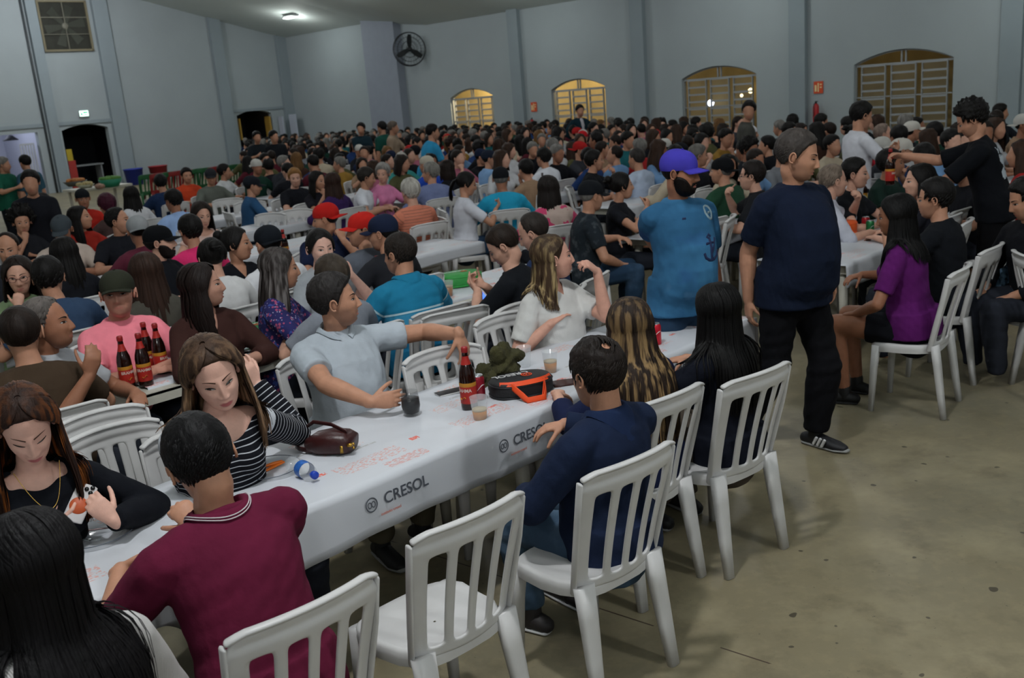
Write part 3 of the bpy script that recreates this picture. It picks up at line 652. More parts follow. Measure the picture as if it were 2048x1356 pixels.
def person(P):
    """P: the description of one person; see the lists below"""
    lod = P.get('lod', 1); face = R(P['face']); look = P.get('look', None)
    P['_yaw'] = (R(look) - face) if look is not None else P.get('_yaw', 0.0); P['_yaw'] = (P['_yaw'] + math.pi) % (2 * math.pi) - math.pi
    for k_ in ('pitch', 'roll'):
        if k_ in P: P['_' + k_] = P[k_]
    Q = dict(P); Q['pitch'] = R(P.get('pitch', 0)); Q['roll'] = R(P.get('roll', 0))
    if lod: Q['_yaw'] = round(Q['_yaw'] / .26) * .26
    # where it sits: the head lands on the pixel, at the height the rig gives it
    pre = Rig({**Q, 'hands': ('table', 'table')}); Rw = rotz(-face); Hl = Rw @ pre.H
    if 'at' in P: root = np.array([P['at'][0], P['at'][1], P.get('z0', 0)])
    else: pt = AT(P['px'], P['py'], pre.H[2] + P.get('z0', 0)); root = np.array([pt.x - Hl[0], pt.y - Hl[1], P.get('z0', 0)])
    hands = []
    for hp in Q.get('hands', ('table', 'table')):
        if isinstance(hp, dict):
            hp = dict(hp)
            if 'W' in hp: wv = np.array(AT(*hp['W'])) if len(hp['W']) == 3 else np.array(hp['W'][1:]); hp['w'] = Rw.T @ (wv - root)
            if 'E' in hp: hp['e'] = Rw.T @ (np.array(AT(*hp['E'])) - root)
            for a, b in (('D', 'd'), ('N', 'n'), ('PO', 'pole'), ('TD', 'td')):
                if a in hp: hp[b] = Rw.T @ np.array(hp[a], float)
        hands.append(hp)
    Q['hands'] = tuple(hands)
    ckey = None
    if lod and not any(isinstance(h, dict) for h in hands):
        ckey = str((lod, Q.get('sex'), Q.get('pose'), Q.get('lean'), Q.get('side'), Q.get('girth'), Q.get('belly'), Q.get('ht'), Q.get('hands'), round(Q['_yaw'], 3), Q['pitch'], Q['roll'], Q.get('fat'), {k_: v_ for k_, v_ in Q.get('top', {}).items() if k_ in ('sleeve', 'neck', 'e', 'loose')}, {k_: v_ for k_, v_ in Q.get('bottom', {}).items() if k_ in ('u', 'f')}, Q.get('legs'), Q.get('twist')))
    if ckey in _cache and ckey: M, s = _cache[ckey]
    else:
        out, s = build_meshes(Q, lod); ph = [None] * 3
        sm, band = out['shirt']; shirt = sm.mesh('shirt', [None]); set_attr(shirt, 'band', band)
        bv = None
        if lod == 0: v_, f_, _ = sm.data(); bv = BVHTree.FromPolygons(v_.tolist(), f_)
        bm_ = out['body'].mesh('person', [None]); set_attr(bm_, 'lip', out['body'].lip); set_attr(bm_, 'stb', out['body'].stb)
        M = dict(body=bm_, shirt=shirt, trousers=out['trousers'].mesh('trousers', [None]), shoe=[q.mesh('shoe', [None, None]) for q in out['shoe']], bvh=bv)
        if ckey: _cache[ckey] = (M, s)
    sk = P.get('skin', 'c08c74'); skm = skinm(sk, P.get('lips', 'a8665c'), P.get('stub', .25 if s.sex == 'm' else 0))
    root_o = mk('person', M['body'], None, root, -face, [skm]); tag(root_o, P['label'], 'person', P.get('group'))
    top = P.get('top', {}); sm_ = top.get('mat') or cloth(top.get('col', '404040'), top.get('k', 1)); shirt_o = mk(top.get('name', 'shirt'), M['shirt'], root_o, mats=[sm_])
    bt = P.get('bottom', {}); 
    if lod < 2 or s.st: mk(bt.get('name', 'trousers'), M['trousers'], root_o, mats=[bt.get('mat') or cloth(bt.get('col', '23262e'), 1, bump=.3)])
    if lod == 0 or (lod == 1 and P.get('shoes')) or s.st:
        for q in M['shoe']: mk('shoe', q, root_o, mats=[mat('shoe_' + P.get('shoec', '1c1c1e'), P.get('shoec', '1c1c1e'), .6), mat('sole_' + P.get('solec', '8a8a88'), P.get('solec', '8a8a88'), .7)])
    Mm = Matrix([list(r) for r in s.Mh])
    def headpart(name, mb, mats, key=None):
        if key is not None and key in _hc: me = _hc[key]
        else:
            me = mb() if callable(mb) else mb
            if me is None: return
            hs = getattr(me, 'hs', None); me = me.mesh(name, [None] * len(mats))
            if hs is not None: set_attr(me, 'hs', hs)
            if key is not None: _hc[key] = me
        o = mk(name, me, root_o, mats=mats); o.matrix_local = Mm; return o
    h = P.get('hair', {}); hm = h.get('mat') or hairm(h.get('col', '1c1614'), h.get('col2'))
    if h.get('kind') != 'none':
        if lod == 0 and h.get('kind') == 'long':
            hb, inp = hair_mb(Q, lod, s, M['bvh']); me = hb.mesh('hair', [None]); set_attr(me, 'hs', hb.hs); mk('hair', me, root_o, mats=[hm])
        else:
            hk = str((lod, s.sex, Q.get('fat'), bool(P.get('cap')), {a: b for a, b in h.items() if a not in ('col', 'col2', 'mat')})); headpart('hair', lambda: hair_mb(Q, lod)[0], [hm], 'hair' + hk)
    if P.get('cap'):
        c = P['cap']; cm = [cloth(c['col'], 1, bump=.15)]; co = headpart('cap', lambda: cap_mb(s.sex, lod, c.get('back', False), fat=P.get('fat', 1.0)), cm, 'cap%s%s%s%s' % (lod, s.sex, c.get('back', False), P.get('fat', 1.0)))
        bo = headpart('brim', lambda: cap_mb(s.sex, lod, c.get('back', False), fat=P.get('fat', 1.0), part=1), cm, 'brim%s%s%s%s' % (lod, s.sex, c.get('back', False), P.get('fat', 1.0))); bo.parent = co; bo.matrix_local = Matrix.Identity(4)
    if P.get('beard'):
        headpart('beard', lambda: beard_mb(s.sex, lod, P.get('fat', 1.0), P['beard'].get('th', .006)), [hairm(P['beard']['col'])], 'beard%s%s%s' % (lod, P.get('fat'), P['beard'].get('th', .006)))
    if lod < 2 and P.get('eyes', True):
        op = P.get('open', .85); wm, im, pm = mat('eye_white', 'b8b4b0', .25), mat('iris_' + P.get('iris', '3a2418'), P.get('iris', '3a2418'), .2), mat('pupil', '0a0808', .25); gx, gz = P.get('gaze', (0, 0)); bm = hairm(P.get('browc', '201814'))
        for sd in (1, -1):
            headpart('eye', lambda: eye_mb(sd, s.sex, P.get('fat', 1.0), op, gx, gz, P.get('lash', 1.0)), [wm, im, pm], 'eye%d%s%s%s%s%s' % (sd, s.sex, P.get('fat'), op, (gx, gz), P.get('lash')))
            headpart('eyebrow', lambda: brow_mb(sd, s.sex, P.get('fat', 1.0)), [bm], 'brow%d%s%s' % (sd, s.sex, P.get('fat')))
    if P.get('glasses'): headpart('glasses', lambda: glasses_mb(s.sex, P.get('fat', 1.0)), [mat('glasses_' + P['glasses'], P['glasses'], .3)], 'gl' + s.sex)
    root_o['_rig'] = 0; del root_o['_rig']
    P['_o'] = root_o; P['_s'] = s; P['_root'] = root; P['_Rw'] = Rw
    return root_o
def beard_mb(sex, lod, fat, th=.006):
    mb = MB(); na, ne = [(90, 40), (44, 22), (20, 10)][lod]; t = np.linspace(-R(100), R(100), na); el = np.linspace(-R(80), R(5), ne)
    A, E = np.meshgrid(t, el); D = dirs(A, E); r = head_r(D, sex, fat); V = D * r[..., None]; fm = np.clip((V[..., 1] - .02) / .03, 0, 1); V[..., 1] += face_bumps(V[..., 0], V[..., 2], sex) * fm
    x, z = abs(V[..., 0]), V[..., 2]; lim = np.interp(x, [0, .026, .034, .05, .07, .09], [-.046, -.048, -.066, -.045, -.015, .0]); m = np.clip((lim - z) / .008, 0, 1)
    mouth = ((x / .028) ** 2 + ((z + .067) / .0125) ** 2); m = m * np.clip((mouth - .75) * 2.5, 0, 1); rg = np.random.RandomState(3)
    V = V + D * ((th * m - .002 * (1 - m))[..., None]) + rg.normal(size=V.shape) * .0007 * m[..., None]; k = (m[:-1, :-1] + m[1:, 1:]) > 0.02
    mb.grid(V, keep=k); return mb
# ------------------------------------------------------------------ the hall
ROT_H = math.pi / 2 - TH                  # turns local +X to the p direction
def hallm(name, rough=.85):
    return name
def wallmat():
    m = mat('wall_paint', '9ea7ab', .82, bump=.05, bscale=8, var=.05, vscale=.7, spec=.25); return m
def pilmat(): return mat('pilaster_paint', '8b969c', .8, var=.04, vscale=1.2, spec=.25)
def ceilmat(): return mat('ceiling_paint', 'ccd4d2', .75, var=.05, vscale=.5, spec=.3)
def floormat():
    m = mat('concrete', '80775f', .42, bump=.12, bscale=18, var=.12, vscale=1.1, spec=.35); nt = m.node_tree
    tc = [n for n in nt.nodes if n.type == 'TEX_COORD'][0]; b = nt.nodes['Principled BSDF']
    def noise_mask(sc, lo, hi, c, amt, det=5, sx=1):
        n = nt.nodes.new('ShaderNodeTexNoise'); n.inputs['Scale'].default_value = sc; n.inputs['Detail'].default_value = det; n.inputs['Roughness'].default_value = .62
        nt.links.new(tc.outputs['Object'], n.inputs[0]); r = nt.nodes.new('ShaderNodeMapRange'); r.inputs[1].default_value = lo; r.inputs[2].default_value = hi; r.inputs[4].default_value = amt
        nt.links.new(n.outputs[0], r.inputs[0]); mixcol(m, r.outputs[0], c)
    noise_mask(.55, .45, .75, '66655a', .7); noise_mask(1.6, .50, .68, 'a0967a', .6); noise_mask(4.2, .52, .70, '5c5442', .5); noise_mask(13, .5, .7, '94896c', .35); noise_mask(38, .70, .76, '36332d', .6, 2); noise_mask(11, .735, .75, '2a2622', .75, 1)
    v = nt.nodes.new('ShaderNodeTexVoronoi'); v.inputs['Scale'].default_value = .9; nt.links.new(tc.outputs['Object'], v.inputs[0])
    f = nmath(nt, 'LESS_THAN', v.outputs['Distance'], .022); mixcol(m, nmath(nt, 'MULTIPLY', f, .7), '2e2a26')
    # dashed saw-cut joint
    mp = nt.nodes.new('ShaderNodeMapping'); mp.inputs['Rotation'].default_value = (0, 0, R(40)); mp.inputs['Location'].default_value = (-.20, .60, 0)
    nt.links.new(tc.outputs['Object'], mp.inputs[0]); sx = nt.nodes.new('ShaderNodeSeparateXYZ'); nt.links.new(mp.outputs[0], sx.inputs[0])
    fy = nmath(nt, 'FRACT', nmath(nt, 'DIVIDE', nmath(nt, 'SUBTRACT', sx.outputs[1], 3.52), 5.0)); ln = nmath(nt, 'LESS_THAN', fy, .0014)
    n = nt.nodes.new('ShaderNodeTexNoise'); n.inputs['Scale'].default_value = 3.2; nt.links.new(tc.outputs['Object'], n.inputs[0])
    mixcol(m, nmath(nt, 'MULTIPLY', ln, nmath(nt, 'GREATER_THAN', n.outputs[0], .47)), '45382f')
    return m
def struct(name, mb, m, smooth=False):
    o = mk(name, mb.mesh(name, m if isinstance(m, list) else [m], smooth)); o['kind'] = 'structure'; return o
def wall_with_openings(name, P0, P1, topf, ops, depth, m, inward):
    """wall from P0 to P1 (2-D). ops = [(s0, s1, sill, spring, rise)] along it; the reveal runs 'depth' outward"""
    P0, P1 = np.array(P0), np.array(P1); L = np.linalg.norm(P1 - P0); d = (P1 - P0) / L; out = -np.array(inward); mb = MB()
    pt = lambda s, z, o=0: (P0[0] + d[0] * s + out[0] * o, P0[1] + d[1] * s + out[1] * o, z)
    q = lambda *a: mb.add(a, [(0, 1, 2, 3)])
    xs = [0.0]
    for o in sorted(ops): xs += [o[0], o[1]]
    xs.append(L)
    for i in range(0, len(xs), 2):
        s = np.linspace(xs[i], xs[i + 1], max(2, int((xs[i + 1] - xs[i]) / 1.0) + 1))
        for a, b in zip(s[:-1], s[1:]): q(pt(a, 0), pt(b, 0), pt(b, topf(b)), pt(a, topf(a)))
    for s0, s1, sill, spr, rise in ops:
        n = 13 if rise else 2; u = np.linspace(0, 1, n); ss = s0 + (s1 - s0) * u; zz = spr + rise * (1 - (2 * u - 1) ** 2)
        for i in range(n - 1):
            q(pt(ss[i], zz[i]), pt(ss[i+1], zz[i+1]), pt(ss[i+1], topf(ss[i+1])), pt(ss[i], topf(ss[i])))
            q(pt(ss[i], zz[i]), pt(ss[i+1], zz[i+1]), pt(ss[i+1], zz[i+1], depth), pt(ss[i], zz[i], depth))
        if sill > 0: q(pt(s0, 0), pt(s1, 0), pt(s1, sill), pt(s0, sill)); q(pt(s0, sill), pt(s1, sill), pt(s1, sill, depth), pt(s0, sill, depth))
        for s in (s0, s1): q(pt(s, sill), pt(s, spr), pt(s, spr, depth), pt(s, sill, depth))
    return struct(name, mb, m)
nR = (W(1, 0) - W(0, 0)); nL = (W(0, 1) - W(0, 0)); xy = lambda v: (v.x, v.y)
# floor, ceiling
mb = MB(); c = [W(PN, QN), W(PW + 6, QN), W(PW + 6, QW + 8), W(PN, QW + 8)]
mb.add([(v.x, v.y, 0) for v in c], [(0, 1, 2, 3)]); struct('floor', mb, floormat())
mb = MB(); qs = [QN, 0, 8, 16, 24, 26.5, 27.5, 28.6, 29.7, 33, QW]; ps = [PW, RIDGE, PN]
V = np.array([[tuple(W(p, q, ROOF(p, q))) for p in ps] for q in qs]); mb.grid(V); struct('ceiling', mb, ceilmat())
# window wall: s runs from q = QW down to q = QN
sq = lambda q: QW - q
WIN = [(23.52, 25.62, 'a'), (18.70, 20.88, 'b'), (13.58, 15.94, 'c'), (8.48, 10.87, 'd'), (3.4, 5.8, 'e')]
wall_with_openings('wall_right', xy(W(PW, QW)), xy(W(PW, QN)), lambda s: ROOF(PW, QW - s), [(sq(b), sq(a), .45, 2.10, .28) for a, b, _ in WIN], .22, wallmat(), (-nR.x, -nR.y))
DOOR = [(14.13, 15.80, 0, 2.10, .16), (21.12, 22.75, 0, 2.12, .16), (10.4, 13.30, 0, 2.12, 0), (14.05, 15.79, 4.86, 6.40, 0)]
# gable wall: the high square vent sits above a doorway, so it is laid on as a recess of its own
wall_with_openings('wall_left', xy(W(PN, QW)), xy(W(PW, QW)), lambda s: ROOF(PN + s, QW), [(a - PN, b - PN, s0, sp, rs) for a, b, s0, sp, rs in DOOR[:3]], .25, wallmat(), (-nL.x, -nL.y))
wall_with_openings('wall_back', xy(W(PN, QN)), xy(W(PW, QN)), lambda s: ROOF(PN + s, QN), [], .2, wallmat(), (nL.x, nL.y))
wall_with_openings('wall_near', xy(W(PN, QN)), xy(W(PN, QW)), lambda s: ROOF(PN, QN + s), [], .2, wallmat(), (nR.x, nR.y))
def hbox(mb, p0, p1, q0, q1, z0, z1, m=0, ztop=None):
    """box in the hall frame; ztop(p, q) lets the top follow the roof"""
    v = [];
    for p in (p0, p1):
        for q in (q0, q1):
            v += [tuple(W(p, q, z0)), tuple(W(p, q, ztop(p, q) if ztop else z1))]
    return mb.add(v, [(0, 1, 3, 2), (4, 6, 7, 5), (0, 4, 5, 1), (2, 3, 7, 6), (0, 2, 6, 4), (1, 5, 7, 3)], m)
n = 0
for q0, q1 in ((22.0, 22.45), (17.1, 17.55), (12.1, 12.55), (7.0, 7.45), (2, 2.45), (-3, -2.55)):
    n += 1; mb = MB(); hbox(mb, PW - .16, PW + .02, q0, q1, 0, 0, ztop=ROOF); struct('trim_%d' % n, mb, pilmat())
for p0, p1 in ((13.66, 14.0), (15.95, 16.48), (20.42, 20.90), (23.35, 23.8), (8.6, 9.1), (3.4, 3.9)):
    n += 1; mb = MB(); hbox(mb, p0, p1, QW - .18, QW + .02, 0, 0, ztop=ROOF); struct('trim_%d' % n, mb, pilmat())
# the bay by the far corner stands a little proud, with a deep pilaster at its edge
n += 1; mb = MB(); hbox(mb, PW - .35, PW + .02, 27.9, 29.75, 0, 0, ztop=ROOF); struct('trim_%d' % n, mb, mat('pilaster_blue', '8c939f', .8, var=.04))
for p0, p1 in ((9.1, 13.62), (14.0, 15.95)):
    n += 1; mb = MB(); hbox(mb, p0, p1, QW - .05, QW + .01, 2.28, 2.40); struct('trim_%d' % n, mb, pilmat())
n += 1; mb = MB(); hbox(mb, 20.90, 23.35, QW - .05, QW + .01, 2.26, 2.36); struct('trim_%d' % n, mb, pilmat())
# drain pipe on the gable wall
mb = MB(); a, b = W(13.56, QW - .06, 0), W(13.56, QW - .06, ROOF(13.56, QW) - .04); mb.loft([a, (a + b) / 2, b], .035, ref=(1, 0, 0), seg=10, cap=(0, 0))
tag(mk('drain_pipe', mb.mesh('drain_pipe', [mat('pipe_grey', '3c4144', .6)])), 'dark grey vertical pipe on the gable wall beside the bright opening', 'pipe')
# outside: dark yard, ochre boundary wall lit by a warm lamp near the farthest window
mb = MB(); hbox(mb, PW + 2.3, PW + 2.5, 2, 30, 0, 4.2); struct('wall_yard', mb, mat('ochre_wall', 'b09c6a', .9, var=.15, vscale=2))
def point(p, q, z, e, col, size=.15):
    l = bpy.data.lights.new('lamp_light', 'POINT'); l.energy = e; l.color = col; l.shadow_soft_size = size
    o = bpy.data.objects.new('lamp_light', l); COL.objects.link(o); o.location = W(p, q, z)
for q, e in ((24.6, 520), (20.4, 130), (15.5, 6), (11.0, 6), (8.6, 5)): point(PW + 1.2, q, 3.0, e, (1, .80, .50))
def window(i, q0, q1, frame):
    """steel window: arched head, three sashes of tilting panes between mullions"""
    sil, spr, rise = .45, 2.10, .28; root = bpy.data.objects.new('window_%d' % i, None); COL.objects.link(root); root['kind'] = 'structure'
    Lw = q1 - q0; p = PW + .10; mb = MB(); t = .035
    arch = lambda u: spr + rise * (1 - (2 * u - 1) ** 2)
    def bar(q_a, q_b, z_a, z_b, dp=.05): hbox(mb, p - dp / 2, p + dp / 2, q_a, q_b, z_a, z_b)
    bar(q0, q1, spr - .07, spr - .02); bar(q0, q1, sil, sil + .05); bar(q0, q0 + t, sil, spr); bar(q1 - t, q1, sil, spr)
    u = np.linspace(0, 1, 13); P = [tuple(W(p, q0 + Lw * a, arch(a) - .02)) for a in u]; mb.loft(P, .022, ref=(0, 0, 1), seg=6, cap=(0, 0))
    for c_ in (-.05, .05): bar(q0 + Lw / 2 + c_ - .014, q0 + Lw / 2 + c_ + .014, spr - .04, spr + rise - .02)
    sw = Lw * .235; gap = (Lw - 3 * sw) / 4; sash = []
    for k in range(3):
        a = q0 + gap + k * (sw + gap); sash.append(a); bar(a - .022, a, sil, spr - .05, .07); bar(a + sw, a + sw + .022, sil, spr - .05, .07)
        for z in np.linspace(sil, spr - .06, 9): bar(a, a + sw, z - .024, z + .024, .07)
    bar(q0, q1, 1.28, 1.31)
    f = mk('window_frame', mb.mesh('window_frame', [frame], False), root)
    g = MB()
    for a in sash:
        zs = np.linspace(sil, spr - .06, 9)
        for z0, z1 in zip(zs[:-1], zs[1:]):
            pts = [tuple(W(p + dp, qq, z)) for dp, z in ((.03, z0 + .02), (-.035, z1 - .02)) for qq in (a + .01, a + sw - .01)]; g.add(pts, [(0, 1, 3, 2)])
    mk('louvre_panes', g.mesh('louvre_panes', [mat('pane_glass', 'b8b09a', .2, alpha=.25)], False), root)
frm = mat('window_steel', '94989a', .5, spec=.4)
for i, (a, b, _) in enumerate(WIN[:4]): window(i + 1, a, b, frm)
# small lamps in the street beyond the third window
for k, (q, z, r_, c_, e) in enumerate(((13.95, 1.62, .075, 'ffe6a8', 22), (14.25, 1.50, .05, 'fff0c8', 9), (13.3, 1.66, .05, 'ffeec0', 9), (15.30, 1.34, .10, 'dfe8ff', 20))):
    v = W(PW + 1.9, q + .9, z); mb = MB(); mb.ell((0, 0, 0), r_, 12, 8); o = mk('street_lamp', mb.mesh('street_lamp', [mat('glow_%d' % k, c_, .4, emit=(c_, e * .35))]), None, v)
    m2 = MB(); m2.loft([(0, 0, 0), (0, 0, -z / 2), (0, 0, -z)], .02, ref=(1, 0, 0), seg=8, cap=(0, 0)); mk('pole', m2.mesh('pole', [mat('pole_grey', '555555')]), o)
    tag(o, ['round warm yard lamp seen low behind the right sash of the third window', 'small warm yard lamp seen behind the middle sash of the third window', 'small warm yard lamp at the right edge of the third window', 'cold white yard lamp behind the left sash of the third window'][k], 'lamp')
# rooms behind the gable wall
def room(name, p0, p1, depth, h, m, lightw=None, fl=None):
    mb = MB(); q0, q1 = QW + .25, QW + .25 + depth
    def q4(*a): mb.add([tuple(W(*t)) for t in a], [(0, 1, 2, 3)])
    q4((p0, q1, 0), (p1, q1, 0), (p1, q1, h), (p0, q1, h)); q4((p0, q0, 0), (p0, q1, 0), (p0, q1, h), (p0, q0, h)); q4((p1, q0, 0), (p1, q1, 0), (p1, q1, h), (p1, q0, h)); q4((p0, q0, h), (p1, q0, h), (p1, q1, h), (p0, q1, h))
    struct(name, mb, m)
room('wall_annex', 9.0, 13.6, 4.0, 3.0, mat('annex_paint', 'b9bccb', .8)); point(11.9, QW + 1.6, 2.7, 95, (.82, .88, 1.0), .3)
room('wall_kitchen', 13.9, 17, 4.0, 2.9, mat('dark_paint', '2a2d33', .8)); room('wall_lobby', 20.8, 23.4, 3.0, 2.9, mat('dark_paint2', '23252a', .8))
point(22.7, QW + 1.2, 2.4, 3.0, (1, .8, .5))
# yellow louvred shutters folded against the second doorway's sides
for k, (p, lab) in enumerate(((21.20, 'yellow slatted shutter at the left jamb of the arched doorway'), (22.62, 'yellow slatted shutter at the right jamb of the arched doorway'))):
    mb = MB(); hbox(mb, p, p + .05, QW - .0, QW + .38, 1.15, 2.0)
    for z in np.linspace(1.2, 1.95, 9): hbox(mb, p - .03, p + .08, QW + .03, QW + .35, z - .012, z + .012)
    mb2 = mb; tag(mk('shutter', mb.mesh('shutter', [mat('shutter_yellow', 'b08c3c', .6)], False)), lab, 'shutter')
# red and yellow roll-up banner at the first doorway
mb = MB(); hbox(mb, 14.16, 14.42, QW + .02, QW + .06, .0, 1.05); hbox(mb, 14.16, 14.36, QW + .02, QW + .06, 1.05, 1.45, 1); tag(mk('banner', mb.mesh('banner', [mat('banner_red', '9c2f2a', .7), mat('banner_yellow', 'b09a2a', .7)], False)), 'narrow red and yellow banner standing in the dark arched doorway', 'banner')
mb = MB(); hbox(mb, 14.7, 15.8, QW + .9, QW + 1.5, .78, .83); hbox(mb, 14.75, 14.8, QW + .95, QW + 1.45, 0, .78); hbox(mb, 15.7, 15.75, QW + .95, QW + 1.45, 0, .78)
tag(mk('counter', mb.mesh('counter', [mat('counter_white', '8f9496', .5)], False)), 'pale counter inside the dark arched doorway', 'counter')
# exit sign
v = W(14.99, QW - .06, 2.64); mb = MB(); mb.box((0, 0, 0), (.34, .06, .22)); mb.box((0, -.035, 0), (.31, .01, .19), 1); mb.box((.05, -.042, .03), (.16, .004, .05), 2); mb.box((-.09, -.042, -.02), (.05, .004, .09), 2); mb.box((.05, -.042, -.045), (.12, .004, .03), 2)
o = mk('exit_sign', mb.mesh('exit_sign', [mat('sign_box', 'c0c4c4'), mat('sign_glow', 'dffff0', .4, emit=('d8fff0', 2.6)), mat('sign_green', '159a62', .4, emit=('20b878', 1.0))], False), None, v, -(math.pi/2 - ROT_H) + math.pi/2 * 0)
o.rotation_euler = (0, 0, ROT_H - 0); tag(o, 'lit green and white exit sign above the dark arched doorway', 'sign')
# square extractor opening high on the gable wall
v = W(14.92, QW - .02, 5.63); root = bpy.data.objects.new('extractor_fan', None); COL.objects.link(root); root.location = v; root.rotation_euler = (0, 0, ROT_H); tag(root, 'square extractor fan opening high on the gable wall above the exit sign', 'fan')
mb = MB()
for s in (-1, 1): mb.box((s * .83, 0, 0), (.07, .14, 1.70)); mb.box((0, 0, s * .82), (1.72, .14, .07))
mk('frame', mb.mesh('frame', [mat('frame_ochre', '77705a', .7)], False), root)
mb = MB(); mb.box((0, .0, 0), (1.62, .02, 1.60)); mk('backing', mb.mesh('backing', [mat('vent_dark', '2f3029', .8, var=.3, vscale=3)], False), root)
mb = MB(); mb.box((0, -.05, 0), (.03, .03, 1.6)); mb.box((0, -.05, .28), (1.6, .03, .03)); mb.box((0, -.05, -.28), (1.6, .03, .02)); mk('bars', mb.mesh('bars', [mat('bar_grey', '6d6c60', .6)], False), root)
for k in range(6):
    a = R(60 * k + 20); mb = MB(); Rk = roty(a) @ rotz(0) ; t = np.linspace(0, 1, 6)
    V = np.array([[Rk @ np.array((-.06 - .10 * u, -.02 - .02 * w_, .08 + .62 * u)), Rk @ np.array((.06 + .10 * u, -.035 + .02 * w_, .08 + .62 * u))] for u, w_ in zip(t, t)]); mb.grid(V); mk('blade', mb.mesh('blade', [mat('blade_steel', '44463f', .35, metal=.5)]), root)
mb = MB(); mb.ell((0, -.03, 0), (.11, .03, .11), 16, 8); mk('hub', mb.mesh('hub', [mat('bar_grey', '6d6c60')]), root)
# caged wall fan
v = W(PW - .55, 26.9, 3.9); root = bpy.data.objects.new('wall_fan', None); COL.objects.link(root); root.location = v; root.rotation_euler = (0, 0, math.atan2(-v.y, -v.x) - math.pi / 2 + R(10)); tag(root, 'large round caged fan mounted high on the window wall near the corner', 'fan')
fm = mat('fan_dark', '1b1f21', .6); mb = MB(); th = np.linspace(0, 2 * math.pi, 41)
for r_, y_, t_ in ((.57, 0, .020), (.55, .16, .012), (.42, .10, .006), (.28, .17, .006), (.15, .19, .006), (.42, -.06, .006), (.28, -.06, .006)): mb.loft(np.stack([r_ * np.cos(th), np.full(41, y_), r_ * np.sin(th)], -1), t_, ref=(0, 1, 0), seg=6, cap=(0, 0))
for k in range(28):
    a = k * math.pi / 14; c_, s_ = math.cos(a), math.sin(a); mb.loft([(.08 * c_, .2, .08 * s_), (.35 * c_, .16, .35 * s_), (.56 * c_, .02, .56 * s_)], .004, ref=(0, 1, .1), seg=5, cap=(0, 0))
mk('cage', mb.mesh('cage', [fm]), root)
for k in range(3):
    a = R(95 + 120 * k); Rk = roty(-a + math.pi / 2); mb = MB(); V = np.array([[Rk @ np.array((-.05 - .04 * math.sin(u * 3), .05 - .03, .06 + .44 * u)), Rk @ np.array((.05 + .05 * math.sin(u * 3), .05 + .03, .06 + .44 * u))] for u in np.linspace(0, 1, 8)]); mb.grid(V); mk('blade', mb.mesh('blade', [fm]), root)
mb = MB(); mb.loft([(0, -.12, 0), (0, .1, 0)], .09, ref=(0, 0, 1), seg=16); mb.loft([(0, -.12, 0), (0, -.30, .0), (0, -.55, 0)], .03, ref=(0, 0, 1), seg=8); mk('motor', mb.mesh('motor', [fm]), root)
# ceiling lamps that the photograph shows (and their neighbours on the same line)
for i, (p, q, e) in enumerate(LAMPS[:6]):
    z = ROOF(p, q); root = bpy.data.objects.new('ceiling_lamp', None); COL.objects.link(root); root.location = W(p, q, z - .07); root.rotation_euler = (0, 0, ROT_H)
    tag(root, 'lit oblong lamp on the sloping ceiling near the far corner' if i == 0 else 'oblong lamp on the ceiling slope along the window wall, %s from the far corner' % ('second', 'third', 'fourth', 'fifth', 'sixth')[i - 1], 'lamp')
    mb = MB(); mb.loft([(0, -.30, .02), (0, 0, .02), (0, .30, .02)], .17, .05, ref=(0, 0, 1), seg=20, cap=(1, 1)); mk('housing', mb.mesh('housing', [mat('lamp_body', 'b0b4b4', .5)]), root)
    mb = MB(); mb.loft([(0, -.28, -.045), (0, 0, -.045), (0, .28, -.045)], .15, .012, ref=(0, 0, 1), seg=20, cap=(1, 1)); mk('diffuser', mb.mesh('diffuser', [mat('lamp_glow', 'ffffff', .4, emit=('f4fff8', 24))]), root)
# wall extinguishers and their signs
for q, lab, lab2 in ((21.65, 'red fire extinguisher on the window wall between the two amber windows', 'small orange fire sign above the extinguisher between the amber windows'), (11.80, 'red fire extinguisher on the window wall left of the largest window', 'red and yellow fire sign above the extinguisher by the largest window')):
    v = W(PW - .16, q, 1.02); root = bpy.data.objects.new('fire_extinguisher', None); COL.objects.link(root); root.location = v; tag(root, lab, 'fire extinguisher')
    mb = MB(); mb.lathe([(.0, -.26), (.07, -.26), (.078, -.22), (.078, .12), (.06, .18), (.025, .21), (0, .21)], 18); mk('cylinder', mb.mesh('cylinder', [mat('ext_red', 'b01d22', .35)]), root)
    mb = MB(); mb.box((0, 0, .23), (.04, .04, .05)); mb.box((.0, -.05, .26), (.03, .14, .02)); mb.loft([(0, -.05, .24), (-.08, -.1, .2), (-.09, -.08, -.1)], .012, seg=8); mk('valve', mb.mesh('valve', [mat('valve_black', '22262a', .5)]), root)
    v = W(PW - .02, q, 1.62); mb = MB(); mb.box((0, 0, 0), (.02, .25, .30)); mb.box((-.012, 0, 0), (.004, .03, .22), 1); mb.box((-.012, .07, -.02), (.004, .05, .16), 1); mb.box((-.012, -.07, 0), (.004, .05, .03), 1); mb.box((-.012, -.07, .07), (.004, .05, .03), 1)
    o = mk('fire_sign', mb.mesh('fire_sign', [mat('sign_orange', 'd2502a', .5), mat('sign_cream', 'e8d8a0', .5)], False), None, v); o.rotation_euler = (0, 0, ROT_H); tag(o, lab2, 'sign')
# white leaning panel near the corner
mb = MB(); hbox(mb, PW - .5, PW - .44, 34.55, 35.0, 0, 2.0); hbox(mb, PW - .9, PW - .84, 34.9, 35.2, 0, 1.95); tag(mk('folding_screen', mb.mesh('folding_screen', [mat('panel_white', 'b4bac8', .6)], False)), 'tall white folding screen standing in the far corner', 'screen')
